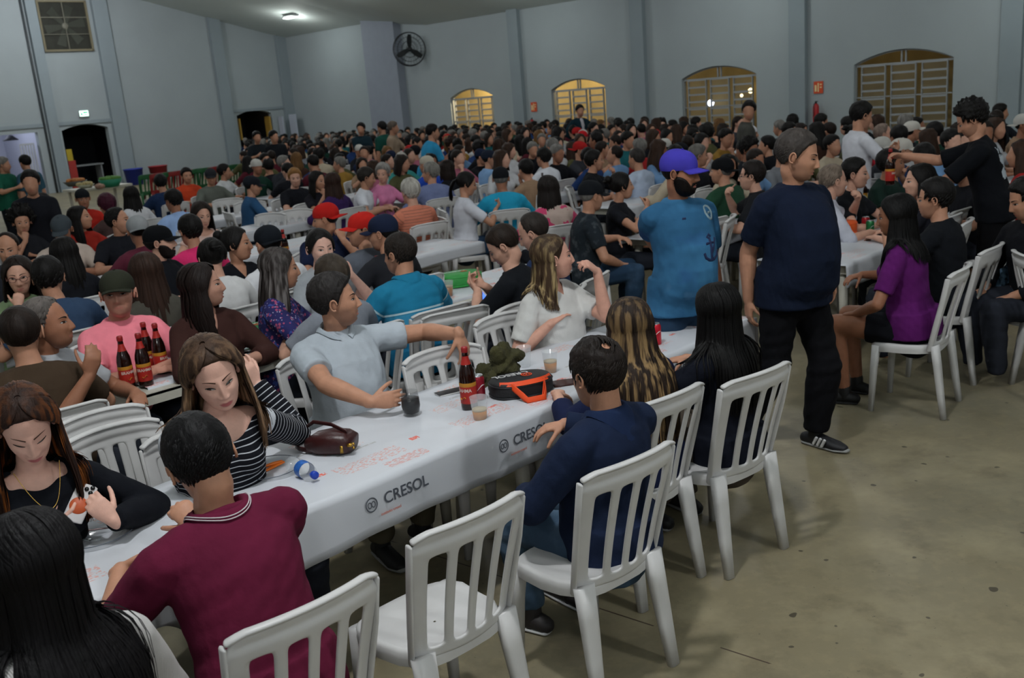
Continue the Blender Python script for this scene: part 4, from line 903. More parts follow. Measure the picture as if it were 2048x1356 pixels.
# ------------------------------------------------------------------ chairs
PLW = mat('chair_plastic', 'c6c5c4', .38, bump=.03, bscale=40, var=.08, vscale=6, spec=.45)
def chair_meshes(lod=0):
    me = {}
    nu = 2 if lod == 0 else 1
    # backrest: one shell, four slots
    holes = [(-.74, -.49), (-.325, -.08), (.08, .325), (.49, .74)]
    rows = sorted(set(np.round(np.concatenate([np.linspace(0, .06, 3), np.linspace(.06, .14, 5 if lod == 0 else 2), np.linspace(.14, .76, 8 if lod == 0 else 4), np.linspace(.76, .85, 6 if lod == 0 else 2), np.linspace(.85, 1, 7 if lod == 0 else 3)]), 4)))
    v0, v1 = .07, .845; V = []; keep = []
    for v in rows:
        cr = 1.0 if v < .86 else 1 - .22 * ((v - .86) / .14) ** 2.2; xs = [-1 * cr]
        inside = v0 - 1e-6 <= v <= v1 + 1e-6
        t = min((v - v0) / .05, (v1 - v) / .07, 1) if inside else 0; t = max(t, 0); sh = math.sqrt(max(0, 1 - (1 - t) ** 2))
        for a, b in holes: c, h = (a + b) / 2, (b - a) / 2 * (.35 + .65 * sh); xs += [c - h, c + h]
        xs.append(1 * cr); row = []
        for i, x in enumerate(xs):
            row.append(x)
            if i < len(xs) - 1: row.append((x + xs[i + 1]) / 2)
        hw = .200 + .036 * v; P = []
        for x in row:
            y = -.185 - .115 * v ** 1.25 + .055 * x * x + (.012 if v > .9 else 0); z = .43 + .45 * v + .016 * (1 - x * x) * v; P.append((x * hw, y, z))
        V.append(P)
    V = np.array(V); n, k = V.shape[:2]; kp = np.ones((n - 1, k - 1), bool)
    for i in range(n - 1):
        if rows[i] >= v0 - 1e-6 and rows[i + 1] <= v1 + 1e-6:
            for j in range(4): kp[i, 2 + 4 * j] = kp[i, 3 + 4 * j] = False
    mb = MB(); mb.grid(V, keep=kp); m0 = mb.mesh('backrest', [PLW])
    mods = [('SOLIDIFY', dict(thickness=.013, offset=0))]
    if lod == 0: mods.append(('SUBSURF', dict(levels=1)))
    bk = evaluate(m0, mods); vv, ff, _ = m2np(bk); mb = MB(); mb.add(vv, ff)
    u = np.linspace(-.96, .96, 21 if lod == 0 else 9); top = [(x * .236 * .95, -.288 + .055 * x * x, .884 + .014 * (1 - x * x) - .014 * max(0, abs(x) - .8) / .2) for x in u]
    mb.loft(top, .0085, .017, ref=(0, -1, .15), seg=10)
    for s in (-1, 1): mb.loft([(s * .200, -.135, .42), (s * .211, -.165, .55), (s * .223, -.205, .72), (s * .226, -.232, .86)], .007, .016, ref=(0, 1, 0), seg=8)
    me['backrest'] = mb.mesh('backrest', [PLW])
    # seat
    mb = MB(); N, K = (28, 9) if lod == 0 else (16, 4); a = np.arange(N) * 2 * math.pi / N
    sx = np.sign(np.cos(a)) * abs(np.cos(a)) ** .55; sy = np.sign(np.sin(a)) * abs(np.sin(a)) ** .55
    hw = np.where(sy > 0, .222, .208); X, Y = sx * (hw - .012 * (sy < -.5)), sy * np.where(sy > 0, .215, .190) + .012
    rings = [(1, -.045), (1.01, -.02), (1.0, 0), (.96, .008), (.86, .004), (.6, -.006), (.3, -.010), (.02, -.012)]
    V = np.array([np.stack([X * r, Y * r, np.full(N, .44 + z) - .012 * np.clip(Y * r - .1, 0, 1) / .1 * (r > .8)], -1) for r, z in rings]); mb.grid(V, close=True)
    inn = V[0] * (.97, .97, 1); mb.grid(np.stack([inn, V[0]]), close=True); me['seat'] = mb.mesh('seat', [PLW])
    # legs
    for nm, s, f in (('r0', -1, 0), ('r1', 1, 0), ('f0', -1, 1), ('f1', 1, 1)):
        mb = MB()
        if f: P = [(s * .184, .175, .425), (s * .190, .188, .28), (s * .202, .200, .0)]; rx, ry = [.034, .026, .019], [.026, .021, .016]
        else: P = [(s * .172, -.160, .45), (s * .176, -.178, .33), (s * .184, -.200, .17), (s * .192, -.225, .0)]; rx, ry = [.042, .038, .031, .024], [.022, .022, .020, .017]
        mb.loft(P, rx, ry, ref=(0, 1, 0), seg=14 if lod == 0 else 8, cap=(0, 0), pw=3.2); me[nm] = mb.mesh('leg', [PLW])
    return me
CH = [chair_meshes(0), chair_meshes(1)]
NCH = [0]
def chair(x, y, face, label, group=None, lod=0, col=None, z=0):
    r = bpy.data.objects.new('plastic_chair', None); COL.objects.link(r); r.location = (x, y, z); r.rotation_euler = (0, 0, -R(face)); tag(r, label, 'chair', group)
    for nm in ('seat', 'backrest'): o = mk(nm, CH[lod][nm], r)
    for nm in ('r0', 'r1', 'f0', 'f1'): mk('leg', CH[lod][nm], r)
    if col:
        for c in r.children: c.material_slots[0].link = 'OBJECT'; c.material_slots[0].material = col
    NCH[0] += 1; return r
# ------------------------------------------------------------------ tables (length along p)
TBW = mat('table_plastic', 'b9b6aa', .5, var=.06, vscale=5)
def table_meshes(L=1.76, wd=.66):
    me = {}; mb = MB(); mb.box((0, 0, .725), (L, wd, .018)); mb.box((0, wd / 2 - .012, .70), (L, .024, .06)); mb.box((0, -wd / 2 + .012, .70), (L, .024, .06)); mb.box((L / 2 - .012, 0, .70), (.024, wd, .06)); mb.box((-L / 2 + .012, 0, .70), (.024, wd, .06)); me['top'] = mb.mesh('tabletop', [TBW], False)
    for i, (a, b) in enumerate(((-1, -1), (-1, 1), (1, -1), (1, 1))):
        mb = MB(); mb.loft([(a * (L / 2 - .06), b * (wd / 2 - .06), .71), (a * (L / 2 - .05), b * (wd / 2 - .05), .35), (a * (L / 2 - .03), b * (wd / 2 - .03), 0)], [.036, .031, .022], [.030, .026, .020], ref=(0, 1, 0), seg=12, cap=(0, 0), pw=3); me[i] = mb.mesh('leg', [TBW])
    return me
TM = table_meshes()
def table(p, q, label, group='folding tables under the cloths', rot=0):
    r = bpy.data.objects.new('table', None); COL.objects.link(r); r.location = W(p, q, 0); r.rotation_euler = (0, 0, ROT_H + rot); tag(r, label, 'table', group)
    mk('tabletop', TM['top'], r)
    for i in range(4): mk('leg', TM[i], r)
    return r
def clothmat(key, seed=0, col='c9ccd2', ink=1.0):
    """white printed plastic: scattered blocks of fine orange print"""
    m = mat(key, col, .42, bump=.0, spec=.4); nt = m.node_tree; tc = [n for n in nt.nodes if n.type == 'TEX_COORD'][0]; b = nt.nodes['Principled BSDF']
    sx = nt.nodes.new('ShaderNodeSeparateXYZ'); nt.links.new(tc.outputs['Object'], sx.inputs[0]); X, Y = sx.outputs[0], sx.outputs[1]
    def block(px, py, off, x0, x1, y0, y1, sc, lo, colr, amt, stretch):
        fx = nmath(nt, 'MULTIPLY', nmath(nt, 'FRACT', nmath(nt, 'DIVIDE', nmath(nt, 'ADD', X, off), px)), px); fy = Y
        a = nmath(nt, 'MULTIPLY', nmath(nt, 'GREATER_THAN', fx, x0), nmath(nt, 'LESS_THAN', fx, x1)); c = nmath(nt, 'MULTIPLY', nmath(nt, 'GREATER_THAN', fy, y0), nmath(nt, 'LESS_THAN', fy, y1))
        mp = nt.nodes.new('ShaderNodeMapping'); mp.inputs['Scale'].default_value = stretch; nt.links.new(tc.outputs['Object'], mp.inputs[0]); n = nt.nodes.new('ShaderNodeTexNoise'); n.inputs['Scale'].default_value = sc; n.inputs['Detail'].default_value = 1; nt.links.new(mp.outputs[0], n.inputs[0])
        g = nmath(nt, 'GREATER_THAN', n.outputs[0], lo); mixcol(m, nmath(nt, 'MULTIPLY', nmath(nt, 'MULTIPLY', a, c), nmath(nt, 'MULTIPLY', g, amt * ink)), colr)
    for i, a in enumerate(((.62, 0.1, .04, .36, -.22, -.12, 60, .55, 'd9704a', .55, (1, 2.5, 1)), (.62, .1, .12, .32, .02, .10, 70, .56, 'd9805a', .45, (1, 2.5, 1)), (.83, .4, .5, .7, -.30, -.24, 60, .50, 'd2603c', .5, (1, 3, 1)), (.83, .2, .2, .34, .20, .27, 60, .52, 'dd8a68', .5, (1, 2, 1)), (.47, .33, .2, .245, -.14, -.115, 90, .42, 'e04a1c', .85, (1, 1, 1)), (.71, .05, .1, .3, -.02, -.005, 40, .40, '8a8a80', .55, (1, 4, 1)), (1.1, .6, .3, .6, .12, .135, 40, .40, '8a8a80', .5, (1, 4, 1)))):
        block(a[0], 0, a[1] + seed * .13, *a[2:])
    return m
def cloth_run(p0, p1, q, label, m, near=.19, far=.07, wd=.70, seed=0, rot=0, res=.035, amp=1.0, zt=.738, ends=0.0):
    """one long cloth over a row of tables; object origin at its middle"""
    L = p1 - p0; nx = int(L / res); ys = np.concatenate([-wd / 2 - np.zeros(6), np.linspace(-wd / 2, wd / 2, int(wd / res)), wd / 2 + np.zeros(4)]); dz = np.concatenate([-np.linspace(near, .02, 6), np.zeros(int(wd / res)), -np.linspace(.02, far, 4)])
    xs = np.linspace(-L / 2, L / 2, nx); rg = np.random.RandomState(seed + 3); X, Y = np.meshgrid(xs, ys, indexing='ij'); Z = zt + np.tile(dz, (nx, 1)); edge = np.clip(-dz / .05, 0, 1)[None, :]
    wr = 0
    for k in range(9):
        kx, ky = rg.normal() * 5 * (1 + .5 * k), rg.normal() * 13 * (1 + .5 * k); wr = wr + abs(np.sin(kx * X + ky * Y + rg.rand() * 6)) ** 5 / (1 + .25 * k)
    Z = Z + .0035 * amp * wr * (1 - edge); drop = np.tile(-dz, (nx, 1))
    Y = Y - (Y < 0) * edge * (.004 + .012 * drop * np.sin(X * 9 + seed) + .02 * drop * np.sin(X * 23)) + (Y > 0) * edge * .006; Z = Z + edge * .008 * np.sin(X * 5 + seed) * (drop > near * .6)
    V = np.stack([X, Y, Z], -1); mb = MB(); mb.grid(V); me0 = mb.mesh('tablecloth', [m]); me = evaluate(me0, [('SOLIDIFY', dict(thickness=.0025, offset=-1))])
    me.name = 'tablecloth'; o = mk('tablecloth', me, None, W((p0 + p1) / 2, q, 0)); o.rotation_euler = (0, 0, ROT_H + rot); tag(o, label, 'tablecloth'); return o
# ------------------------------------------------------------------ cloth patterns
def pattern(key, base, fn, bump=.3):
    m = mat(key, base, .9, bump=bump, bscale=26, var=.06, vscale=9, spec=.15); fn(m, m.node_tree); return m
def attr(nt, n): a = nt.nodes.new('ShaderNodeAttribute'); a.attribute_name = n; return a.outputs['Fac']
def objx(nt): return [n for n in nt.nodes if n.type == 'TEX_COORD'][0].outputs['Object']
def stripes(per, wd, c):
    def f(m, nt):
        fr = nmath(nt, 'FRACT', nmath(nt, 'DIVIDE', nmath(nt, 'ADD', attr(nt, 'band'), 2.0), per)); mixcol(m, nmath(nt, 'LESS_THAN', fr, wd), c)
    return f
def band(z0, z1, c, on='band'):
    def f(m, nt): b = attr(nt, on); mixcol(m, nmath(nt, 'MULTIPLY', nmath(nt, 'GREATER_THAN', b, z0), nmath(nt, 'LESS_THAN', b, z1)), c)
    return f
def multi(*fs):
    def f(m, nt):
        for q in fs: q(m, nt)
    return f
def blots(sc, lo, c, amt=1.0, det=2, hard=True):
    def f(m, nt):
        n = nt.nodes.new('ShaderNodeTexNoise'); n.inputs['Scale'].default_value = sc; n.inputs['Detail'].default_value = det; nt.links.new(objx(nt), n.inputs[0])
        v = nmath(nt, 'GREATER_THAN', n.outputs[0], lo) if hard else nmath(nt, 'MINIMUM', nmath(nt, 'MAXIMUM', nmath(nt, 'MULTIPLY', nmath(nt, 'SUBTRACT', n.outputs[0], lo), 6), 0), 1)
        mixcol(m, nmath(nt, 'MULTIPLY', v, amt), c)
    return f
def dots(sc, r, c):
    def f(m, nt):
        v = nt.nodes.new('ShaderNodeTexVoronoi'); v.inputs['Scale'].default_value = sc; nt.links.new(objx(nt), v.inputs[0]); mixcol(m, nmath(nt, 'LESS_THAN', v.outputs['Distance'], r), c)
    return f
def ribs(m, nt):
    w_ = nt.nodes.new('ShaderNodeTexWave'); w_.inputs['Scale'].default_value = 70; w_.bands_direction = 'X'; nt.links.new(objx(nt), w_.inputs[0])
    b = [n for n in nt.nodes if n.type == 'BUMP'][0]; nt.links.new(w_.outputs[0], b.inputs['Height']); b.inputs['Strength'].default_value = .5
def backprint(m, nt):
    s = nt.nodes.new('ShaderNodeSeparateXYZ'); nt.links.new(objx(nt), s.inputs[0]); b = attr(nt, 'band')
    n = nt.nodes.new('ShaderNodeTexNoise'); n.inputs['Scale'].default_value = 16; n.inputs['Detail'].default_value = 3; nt.links.new(objx(nt), n.inputs[0])
    k = nmath(nt, 'MULTIPLY', nmath(nt, 'LESS_THAN', nmath(nt, 'ABSOLUTE', s.outputs[0]), .12), nmath(nt, 'MULTIPLY', nmath(nt, 'GREATER_THAN', b, .26), nmath(nt, 'LESS_THAN', b, .54)))
    back = nmath(nt, 'LESS_THAN', nmath(nt, 'SUBTRACT', s.outputs[1], nmath(nt, 'MULTIPLY', nmath(nt, 'SUBTRACT', s.outputs[2], .95), .42)), -.03)
    mixcol(m, nmath(nt, 'MULTIPLY', nmath(nt, 'MULTIPLY', k, back), nmath(nt, 'GREATER_THAN', n.outputs[0], .49)), 'a8b0b8')
MT = dict(
    striped=pattern('striped_knit', '14151b', stripes(.0225, .17, 'b9bcc2')),
    knit=pattern('rib_knit', 'cfccca', ribs),
    floral=pattern('floral', '2c2b5a', multi(dots(34, .30, '9c4a6a'), dots(47, .20, 'a8a4bc'), blots(22, .62, '3a4a8a'))),
    teal=pattern('teal_polo', '1f7395', multi(band(-.2, .24, '1b668a'), band(.27, .40, '3b8bb0'), band(.405, .417, 'b4d0d8'))),
    jersey=pattern('blue_jersey', '2a5678', multi(blots(3.2, .45, '447ea8', .7, 3, False), blots(4.5, .55, '243f74', .6, 3, False), blots(5, .60, '8ca8c4', .25, 3, False))),
    darkfloral=pattern('dark_floral', '20262c', blots(14, .52, '4c5256', .8, 4, False)),
    pinkwhite=pattern('pink_print', 'b8a49a', blots(9, .5, 'c0446a', 1)),
    plaid=pattern('peach_check', 'c87a62', stripes(.03, .2, '8a5a50')),
    print=pattern('black_print', '0c0e13', backprint),
    denim=pattern('denim', '24384e', blots(6, .5, '3c526a', .6, 4, False)), denim2=pattern('denim_light', '3c5064', blots(6, .5, '586c80', .6, 4, False)))
S1, S2, S3, S4, S5 = 'c99a84', 'b5846a', '96664e', '7a5040', 'd8aa98'
FAR, NEAR = 134, -46
PEOPLE = []
def seat(o, P, lab, lod, dy=-.02, grp=None):
    a = R(P['face'] if 'cface' not in P else P['cface']); r = P['_root']; chair(r[0] + math.sin(a) * dy, r[1] + math.cos(a) * dy, math.degrees(a), lab, grp, lod)
# ------------------------------------------------------------------ the people at the front tables
H = []
H.append(dict(label='young woman in black top with long copper-tipped hair looking down at her phone', px=52, py=852, face=140, look=150, pitch=-30, roll=4, lod=0, sex='f', skin=S5, lips='a04850', open=.12, browc='4a3428', lean=.2, girth=.98,
    top=dict(col='101218', sleeve=2, neck='scoop', name='sweater'), bottom=dict(col='16181e'), hair=dict(kind='long', col='2b1c16', col2='8c4f22', L=.34, fwd=.05, flare=.05, N=640, w=.013, part=.1),
    hands=(dict(W=(98, 1058, .83), D=(.9, .15, .3), N=(.0, .8, .6), c=(.35, .6, .5), PO=(-.6, .2, -1)), dict(W=(228, 1040, .83), D=(-.62, -.05, .8), N=(-.5, .8, -.1), c=(.45, .8, .6), PO=(1, .3, -1)))))
H.append(dict(label='woman seen from behind with long glossy black hair and white ribbed knit top', px=58, py=1138, face=-56, look=-60, pitch=-8, lod=0, sex='f', skin=S5, lean=.1, girth=1.12,
    top=dict(mat=MT['knit'], sleeve=2, name='sweater', loose=.014, fold=.6), bottom=dict(col='2a2c34'), hair=dict(kind='long', col='0c0a0c', L=.50, N=700, w=.010, flare=.02, th=.020, wv=.03, seed=4, front=100, pull=.04), hands=('lap', 'table')))
H.append(dict(label='man seen from behind in maroon polo with white collar stripe leaning on table', px=402, py=922, face=-42, look=-30, pitch=-26, roll=-10, lod=0, skin=S2, lean=.40, girth=1.14, sw=1.06, shr=(.03, .0),
    top=dict(col='5a1730', sleeve=.78, name='polo_shirt', loose=.012), bottom=dict(col='5a5648'), hair=dict(kind='short', col='0e0d0e', th=.013, top=1.3, n=1500, ln=.028, seed=3),
    hands=(dict(W=(398, 1052, .83), D=(-.6, .25, .55), N=(-.2, .6, -.5), c=(.7, .9, .6), PO=(1, .3, -.4)), dict(W=(247, 1112, .80), D=(.75, .62, .1), N=(.5, -.6, -.5), c=(.5, .45, .3), E=(262, 1215, .80)))))
H.append(dict(label='young woman in black and white striped top raising one hand to her hair', px=428, py=750, face=146, look=152, pitch=-16, roll=12, lod=0, sex='f', skin=S5, lips='a44a52', open=.6, gaze=(.004, -.002), browc='4a3428', lean=.16, girth=1.12, sw=1.08, lash=1.4, hs=1.12, fat=1.05,
    top=dict(mat=MT['striped'], sleeve=2, neck='wide', name='striped_top', e=.009, fold=.8), bottom=dict(col='16181e'), hair=dict(kind='long', col='3a2a20', col2='97775a', L=.30, fwd=.10, flare=.16, N=680, w=.014, wv=.1, part=-.1, seed=6, th=.021),
    hands=(dict(W=(478, 928, .84), D=(.15, .2, .9), N=(-.3, .5, .1), c=(.2, .4, .3), PO=(-1, .2, -.5)), dict(W=(512, 768, 1.03), D=(-.28, -.12, .95), N=(-.75, .55, .2), c=(.25, .45, .35), spread=.16, E=(602, 868, .80)))))
H.append(dict(label='man in pale grey polo turning right with one hand around a dark glass', px=672, py=602, face=140, look=82, pitch=3, lod=0, skin=S2, lean=-.02, girth=1.16, belly=.08, fat=1.06, stub=.45, open=.7, sw=1.02,
    top=dict(col='a9b1b9', sleeve=.62, name='polo_shirt', loose=.012), bottom=dict(col='5c5646'), hair=dict(kind='crop', col='242120', th=.010, top=2.2, n=1100, ln=.02),
    hands=(dict(W=(778, 818, .80), D=(1, .08, .03), N=(.1, .95, -.2), c=(.25, .45, .35), spread=.06, E=(702, 838, .80)), dict(W=(918, 668, .97), D=(.25, -.1, -1), N=(-.6, .5, -.1), c=(.25, .35, .3), spread=.1, PO=(.2, 1, -.1)))))
H.append(dict(label='man seen from behind with thinning crown in navy long-sleeved shirt and jeans', px=1192, py=748, face=-44, look=-38, pitch=-10, lod=0, skin=S2, lean=.0, pz=.475, ht=.93, girth=1.2, belly=.04, sw=1.08,
    top=dict(col='19233a', sleeve=2, name='shirt', loose=.012), bottom=dict(mat=MT['denim2'], name='jeans'), hair=dict(kind='spot', col='1d1714', th=.016, spot=5, n=900, ln=.034, seed=5), hands=('table', 'lap'), shoec='2a2626', solec='c8c8c8'))
H.append(dict(label='woman with long streaked blonde-brown hair and glasses seen from behind in navy top', px=1262, py=652, face=-44, look=22, pitch=-4, lod=0, sex='f', skin=S1, lean=.06, pz=.48, ht=.93, girth=1.06, glasses='1c1a1c',
    top=dict(col='181f3c', sleeve=1.6), bottom=dict(col='3c3430'), hair=dict(kind='long', col='2c221c', col2='8f7450', L=.50, N=620, w=.011, flare=.12, wv=.05, seed=9), hands=('table', 'table')))
H.append(dict(label='woman with long straight black hair seen from behind in black top', px=1432, py=622, face=-40, look=-30, pitch=-4, lod=0, sex='f', skin=S2, lean=.02, pz=.475, ht=.93, girth=1.14,
    top=dict(col='10131d', sleeve=1.5, name='shirt'), bottom=dict(col='4a423a'), hair=dict(kind='long', col='0a0909', L=.44, N=560, w=.011, flare=.04, wv=.02, seed=12), hands=('table', 'table')))
H.append(dict(label='woman in white blouse with swept-back blonde hair looking right, hand raised', px=1108, py=515, face=136, look=84, pitch=3, lod=0, sex='f', skin='cd9a86', lean=.02, girth=1.2, belly=.04, fat=1.05, bust=1.1,
    top=dict(col='c9c8c5', sleeve=.75, name='blouse', neck='v', depth=.08, loose=.012), bottom=dict(col='2a2c34'), hair=dict(kind='long', col='3e2f22', col2='a08a62', L=.26, N=380, w=.012, front=100, flare=.10, wv=.14, seed=15),
    hands=(dict(W=(1118, 632, .90), D=(.7, .5, .35), N=(.2, .2, -.9), c=(.15, .25, .2), E=(1045, 672, .80)), dict(W=(1198, 562, 1.06), D=(-.55, -.25, .55), N=(-.5, .3, -.7), c=(.7, .9, .6), E=(1222, 640, .84)))))
for P in H: person(P); PEOPLE.append(P)
for i, lab in ((0, 'white plastic chair under the woman with the phone'), (1, 'white plastic chair under the woman in white knit'), (2, 'white plastic chair under the man in maroon polo, at the bottom edge'), (3, 'white plastic chair under the woman in stripes'), (4, 'white plastic chair under the man in grey polo'), (5, 'white plastic chair under the man in navy shirt and jeans'), (6, 'white plastic chair under the streaked-blonde woman'), (7, 'white plastic chair under the black-haired woman beside the aisle'), (8, 'white plastic chair under the woman in white blouse')):
    if i in (5, 6, 7):
        p, q = PQ(H[i]['_root']); p -= {5: .15, 6: .15, 7: .10}[i]; v = W(p, q - .0); chair(v.x, v.y, {5: -39, 6: -40, 7: -37}[i], lab)
    else: seat(None, H[i], lab, 0)
v = W(1.80, 2.25); chair(v.x, v.y, -42, 'empty white plastic chair between the maroon polo man and the navy shirt man')
# collar of the maroon polo, white piping; light collar of the grey polo
def collar(P, col, pipe=None):
    """a turned-down collar laid on the shirt around the neck"""
    s = P['_s']; me = [o for o in P['_o'].children if o.name.split('.')[0] in ('jersey', 'shirt', 'polo_shirt')][0].data; v, fc, n = m2np(me); bv = BVHTree.FromPolygons(v.tolist(), fc)
    a = s.tp(.50 * s.k, -.016); T = nrm(s.H + s.Mh[:3, :3] @ np.array([0, -.02, -.06]) - a); X = np.array([1., 0, 0]); Y = np.cross(T, X); r0 = .060 * s.k * (1 + (s.g - 1) * .35); th = np.linspace(R(105), R(435), 40); mb = MB(); rows = []
    def on_shirt(t, r, off):
        q = a + (X * math.cos(t) + Y * math.sin(t)) * r + T * .14; h = bv.ray_cast(Vector(q), Vector(-T), .4)
        return (np.array(h[0]) + np.array(T) * off) if h[0] is not None else q - T * .14
    fr = lambda t: max(0, math.cos(t - R(90))) ** 6
    edge = [on_shirt(t, r0 + .034 + .020 * fr(t), .007) for t in th]
    for k in range(3): edge = [edge[0]] + [(edge[m - 1] + edge[m] * 2 + edge[m + 1]) / 4 for m in range(1, len(edge) - 1)] + [edge[-1]]
    top = [a + (X * math.cos(t) + Y * math.sin(t)) * (r0 + .006) + T * (.040 - .030 * fr(t)) for t in th]
    for u in (0, .33, .66, 1.0): rows.append([e_ * (1 - u) + t_ * u + T * .010 * math.sin(u * math.pi) for e_, t_ in zip(edge, top)])
    rows.append([t_ - T * .03 - (X * math.cos(q) + Y * math.sin(q)) * .006 for t_, q in zip(top, th)])
    mb.grid(np.array(rows)); o = mk('collar', mb.mesh('collar', [cloth(col)]), P['_o'])
    if pipe:
        for u in (.03, .16):
            mb = MB(); mb.loft([e_ * (1 - u) + t_ * u + T * (.012 * math.sin(u * math.pi) + .0025) for e_, t_ in zip(edge, top)], .0017, ref=(0, 0, 1), seg=6); mk('collar_stripe', mb.mesh('collar_stripe', [cloth(pipe)]), o)
collar(H[2], '5a1730', 'c8c0c4'); collar(H[4], 'a4adb5'); collar(H[5], '1b2845')
# ------------------------------------------------------------------ people standing
ST = []
ST.append(dict(label='heavy grey-haired man in navy t-shirt and black trousers walking down the aisle', px=1597, py=312, face=152, look=118, pitch=-14, lod=0, skin=S2, pose='stand', ht=1.03, lean=.04, girth=1.16, belly=.11, fat=1.08, stub=.3, open=.4,
    top=dict(col='121a2c', sleeve=.72, loose=.016), bottom=dict(col='0c0c10', loose=.02), hair=dict(kind='crop', col='3a3532', col2='6e6862', th=.010, top=1.5, n=900, ln=.02), shoec='141418', solec='8a8a88',
    hands=(dict(W=(1497, 600, .88), D=(0, 0, -1), N=(1, .2, .1), c=(.25, .45, .35), PO=(-.3, .6, 0)), dict(W=(1664, 555, .92), D=(.15, 0, -1), N=(-1, .2, 0), c=(.3, .4, .3), PO=(.3, .6, 0))),
    legs=([(.09, 0, .94), (.12, -.02, .52), (.14, -.24, .13)], [(-.09, 0, .94), (-.12, .12, .50), (-.11, .06, .09)])))
ST.append(dict(label='bearded man in blue football jersey and purple-blue cap standing by the table end', px=1362, py=345, face=158, look=122, pitch=-6, lod=0, skin=S3, pose='stand', hs=.98, lean=.03, girth=1.06, belly=.09, fat=1.06, open=.5,
    top=dict(mat=MT['jersey'], sleeve=.72, loose=.016, name='jersey'), bottom=dict(mat=MT['denim'], name='jeans'), hair=dict(kind='buzz', col='14100e'), cap=dict(col='3f38a0'), beard=dict(col='14100e', th=.010),
    hands=(dict(W=(1322, 545, .90), D=(.1, 0, -1), N=(1, .3, 0), c=(.5, .7, .5), PO=(-.3, .6, 0)), 'side')))
for P in ST: person(P); PEOPLE.append(P)
# white stripes on the black shoe, red sock above it
s_ = ST[0]['_s']; A = s_.leg[-1][2]; mb = MB()
for k in range(3): mb.box((A[0] + .041, A[1] + .035 + .030 * k, .048), (.012, .013, .052), 0, rotx(R(-28)))
mk('shoe_stripes', mb.mesh('shoe_stripes', [mat('white_trim', 'c8c8c8', .6)], False), ST[0]['_o'])
# anchor and crest printed on the jersey: thin raised prints following the cloth
def on_cloth(P, polys, name, m, c, up=(0, 0, 1)):
    """push flat outlines (x, z about c) onto the front of the shirt"""
    me = [o for o in P['_o'].children if o.name.split('.')[0] in ('jersey', 'shirt', 'polo_shirt')][0].data; v, f, n = m2np(me); bv = BVHTree.FromPolygons(v.tolist(), f); mb = MB()
    for pl in polys:
        pts = []
        for x, z in pl:
            h = bv.ray_cast(Vector((c[0] + x, .9, c[1] + z)), Vector((0, -1, 0)))[0]; pts.append((c[0] + x, (h.y if h else .2) + .002, c[1] + z))
        mb.loft(pts, .008, .002, ref=(0, 1, 0), seg=6)
    mk(name, mb.mesh(name, [m]), [o for o in P['_o'].children if o.name.split('.')[0] in ('jersey', 'shirt', 'polo_shirt')][0])
an = [[(0, .055), (0, .02), (0, -.02), (0, -.055)], [(-.03, .028), (0, .03), (.03, .028)], [(-.05, -.02), (-.042, -.045), (-.02, -.06), (0, -.062), (.02, -.06), (.042, -.045), (.05, -.02)], [(-.012, .062), (0, .075), (.012, .062), (0, .052)], [(-.05, .05), (-.02, .0), (-.0, -.03)]]
on_cloth(ST[1], an, 'anchor_print', mat('print_navy', '16244a', .8), (-.07, 1.20)); th = np.linspace(0, 6.28, 13)
on_cloth(ST[1], [list(zip(.028 * np.cos(th), .034 * np.sin(th))), [(-.01, 0), (.01, 0)]], 'crest', mat('print_crest', '7a8f96', .8), (-.13, 1.38)); on_cloth(ST[1], [[(-.008, 0), (.01, 0)]], 'maker_mark', mat('print_navy', '16244a', .8), (.05, 1.37))
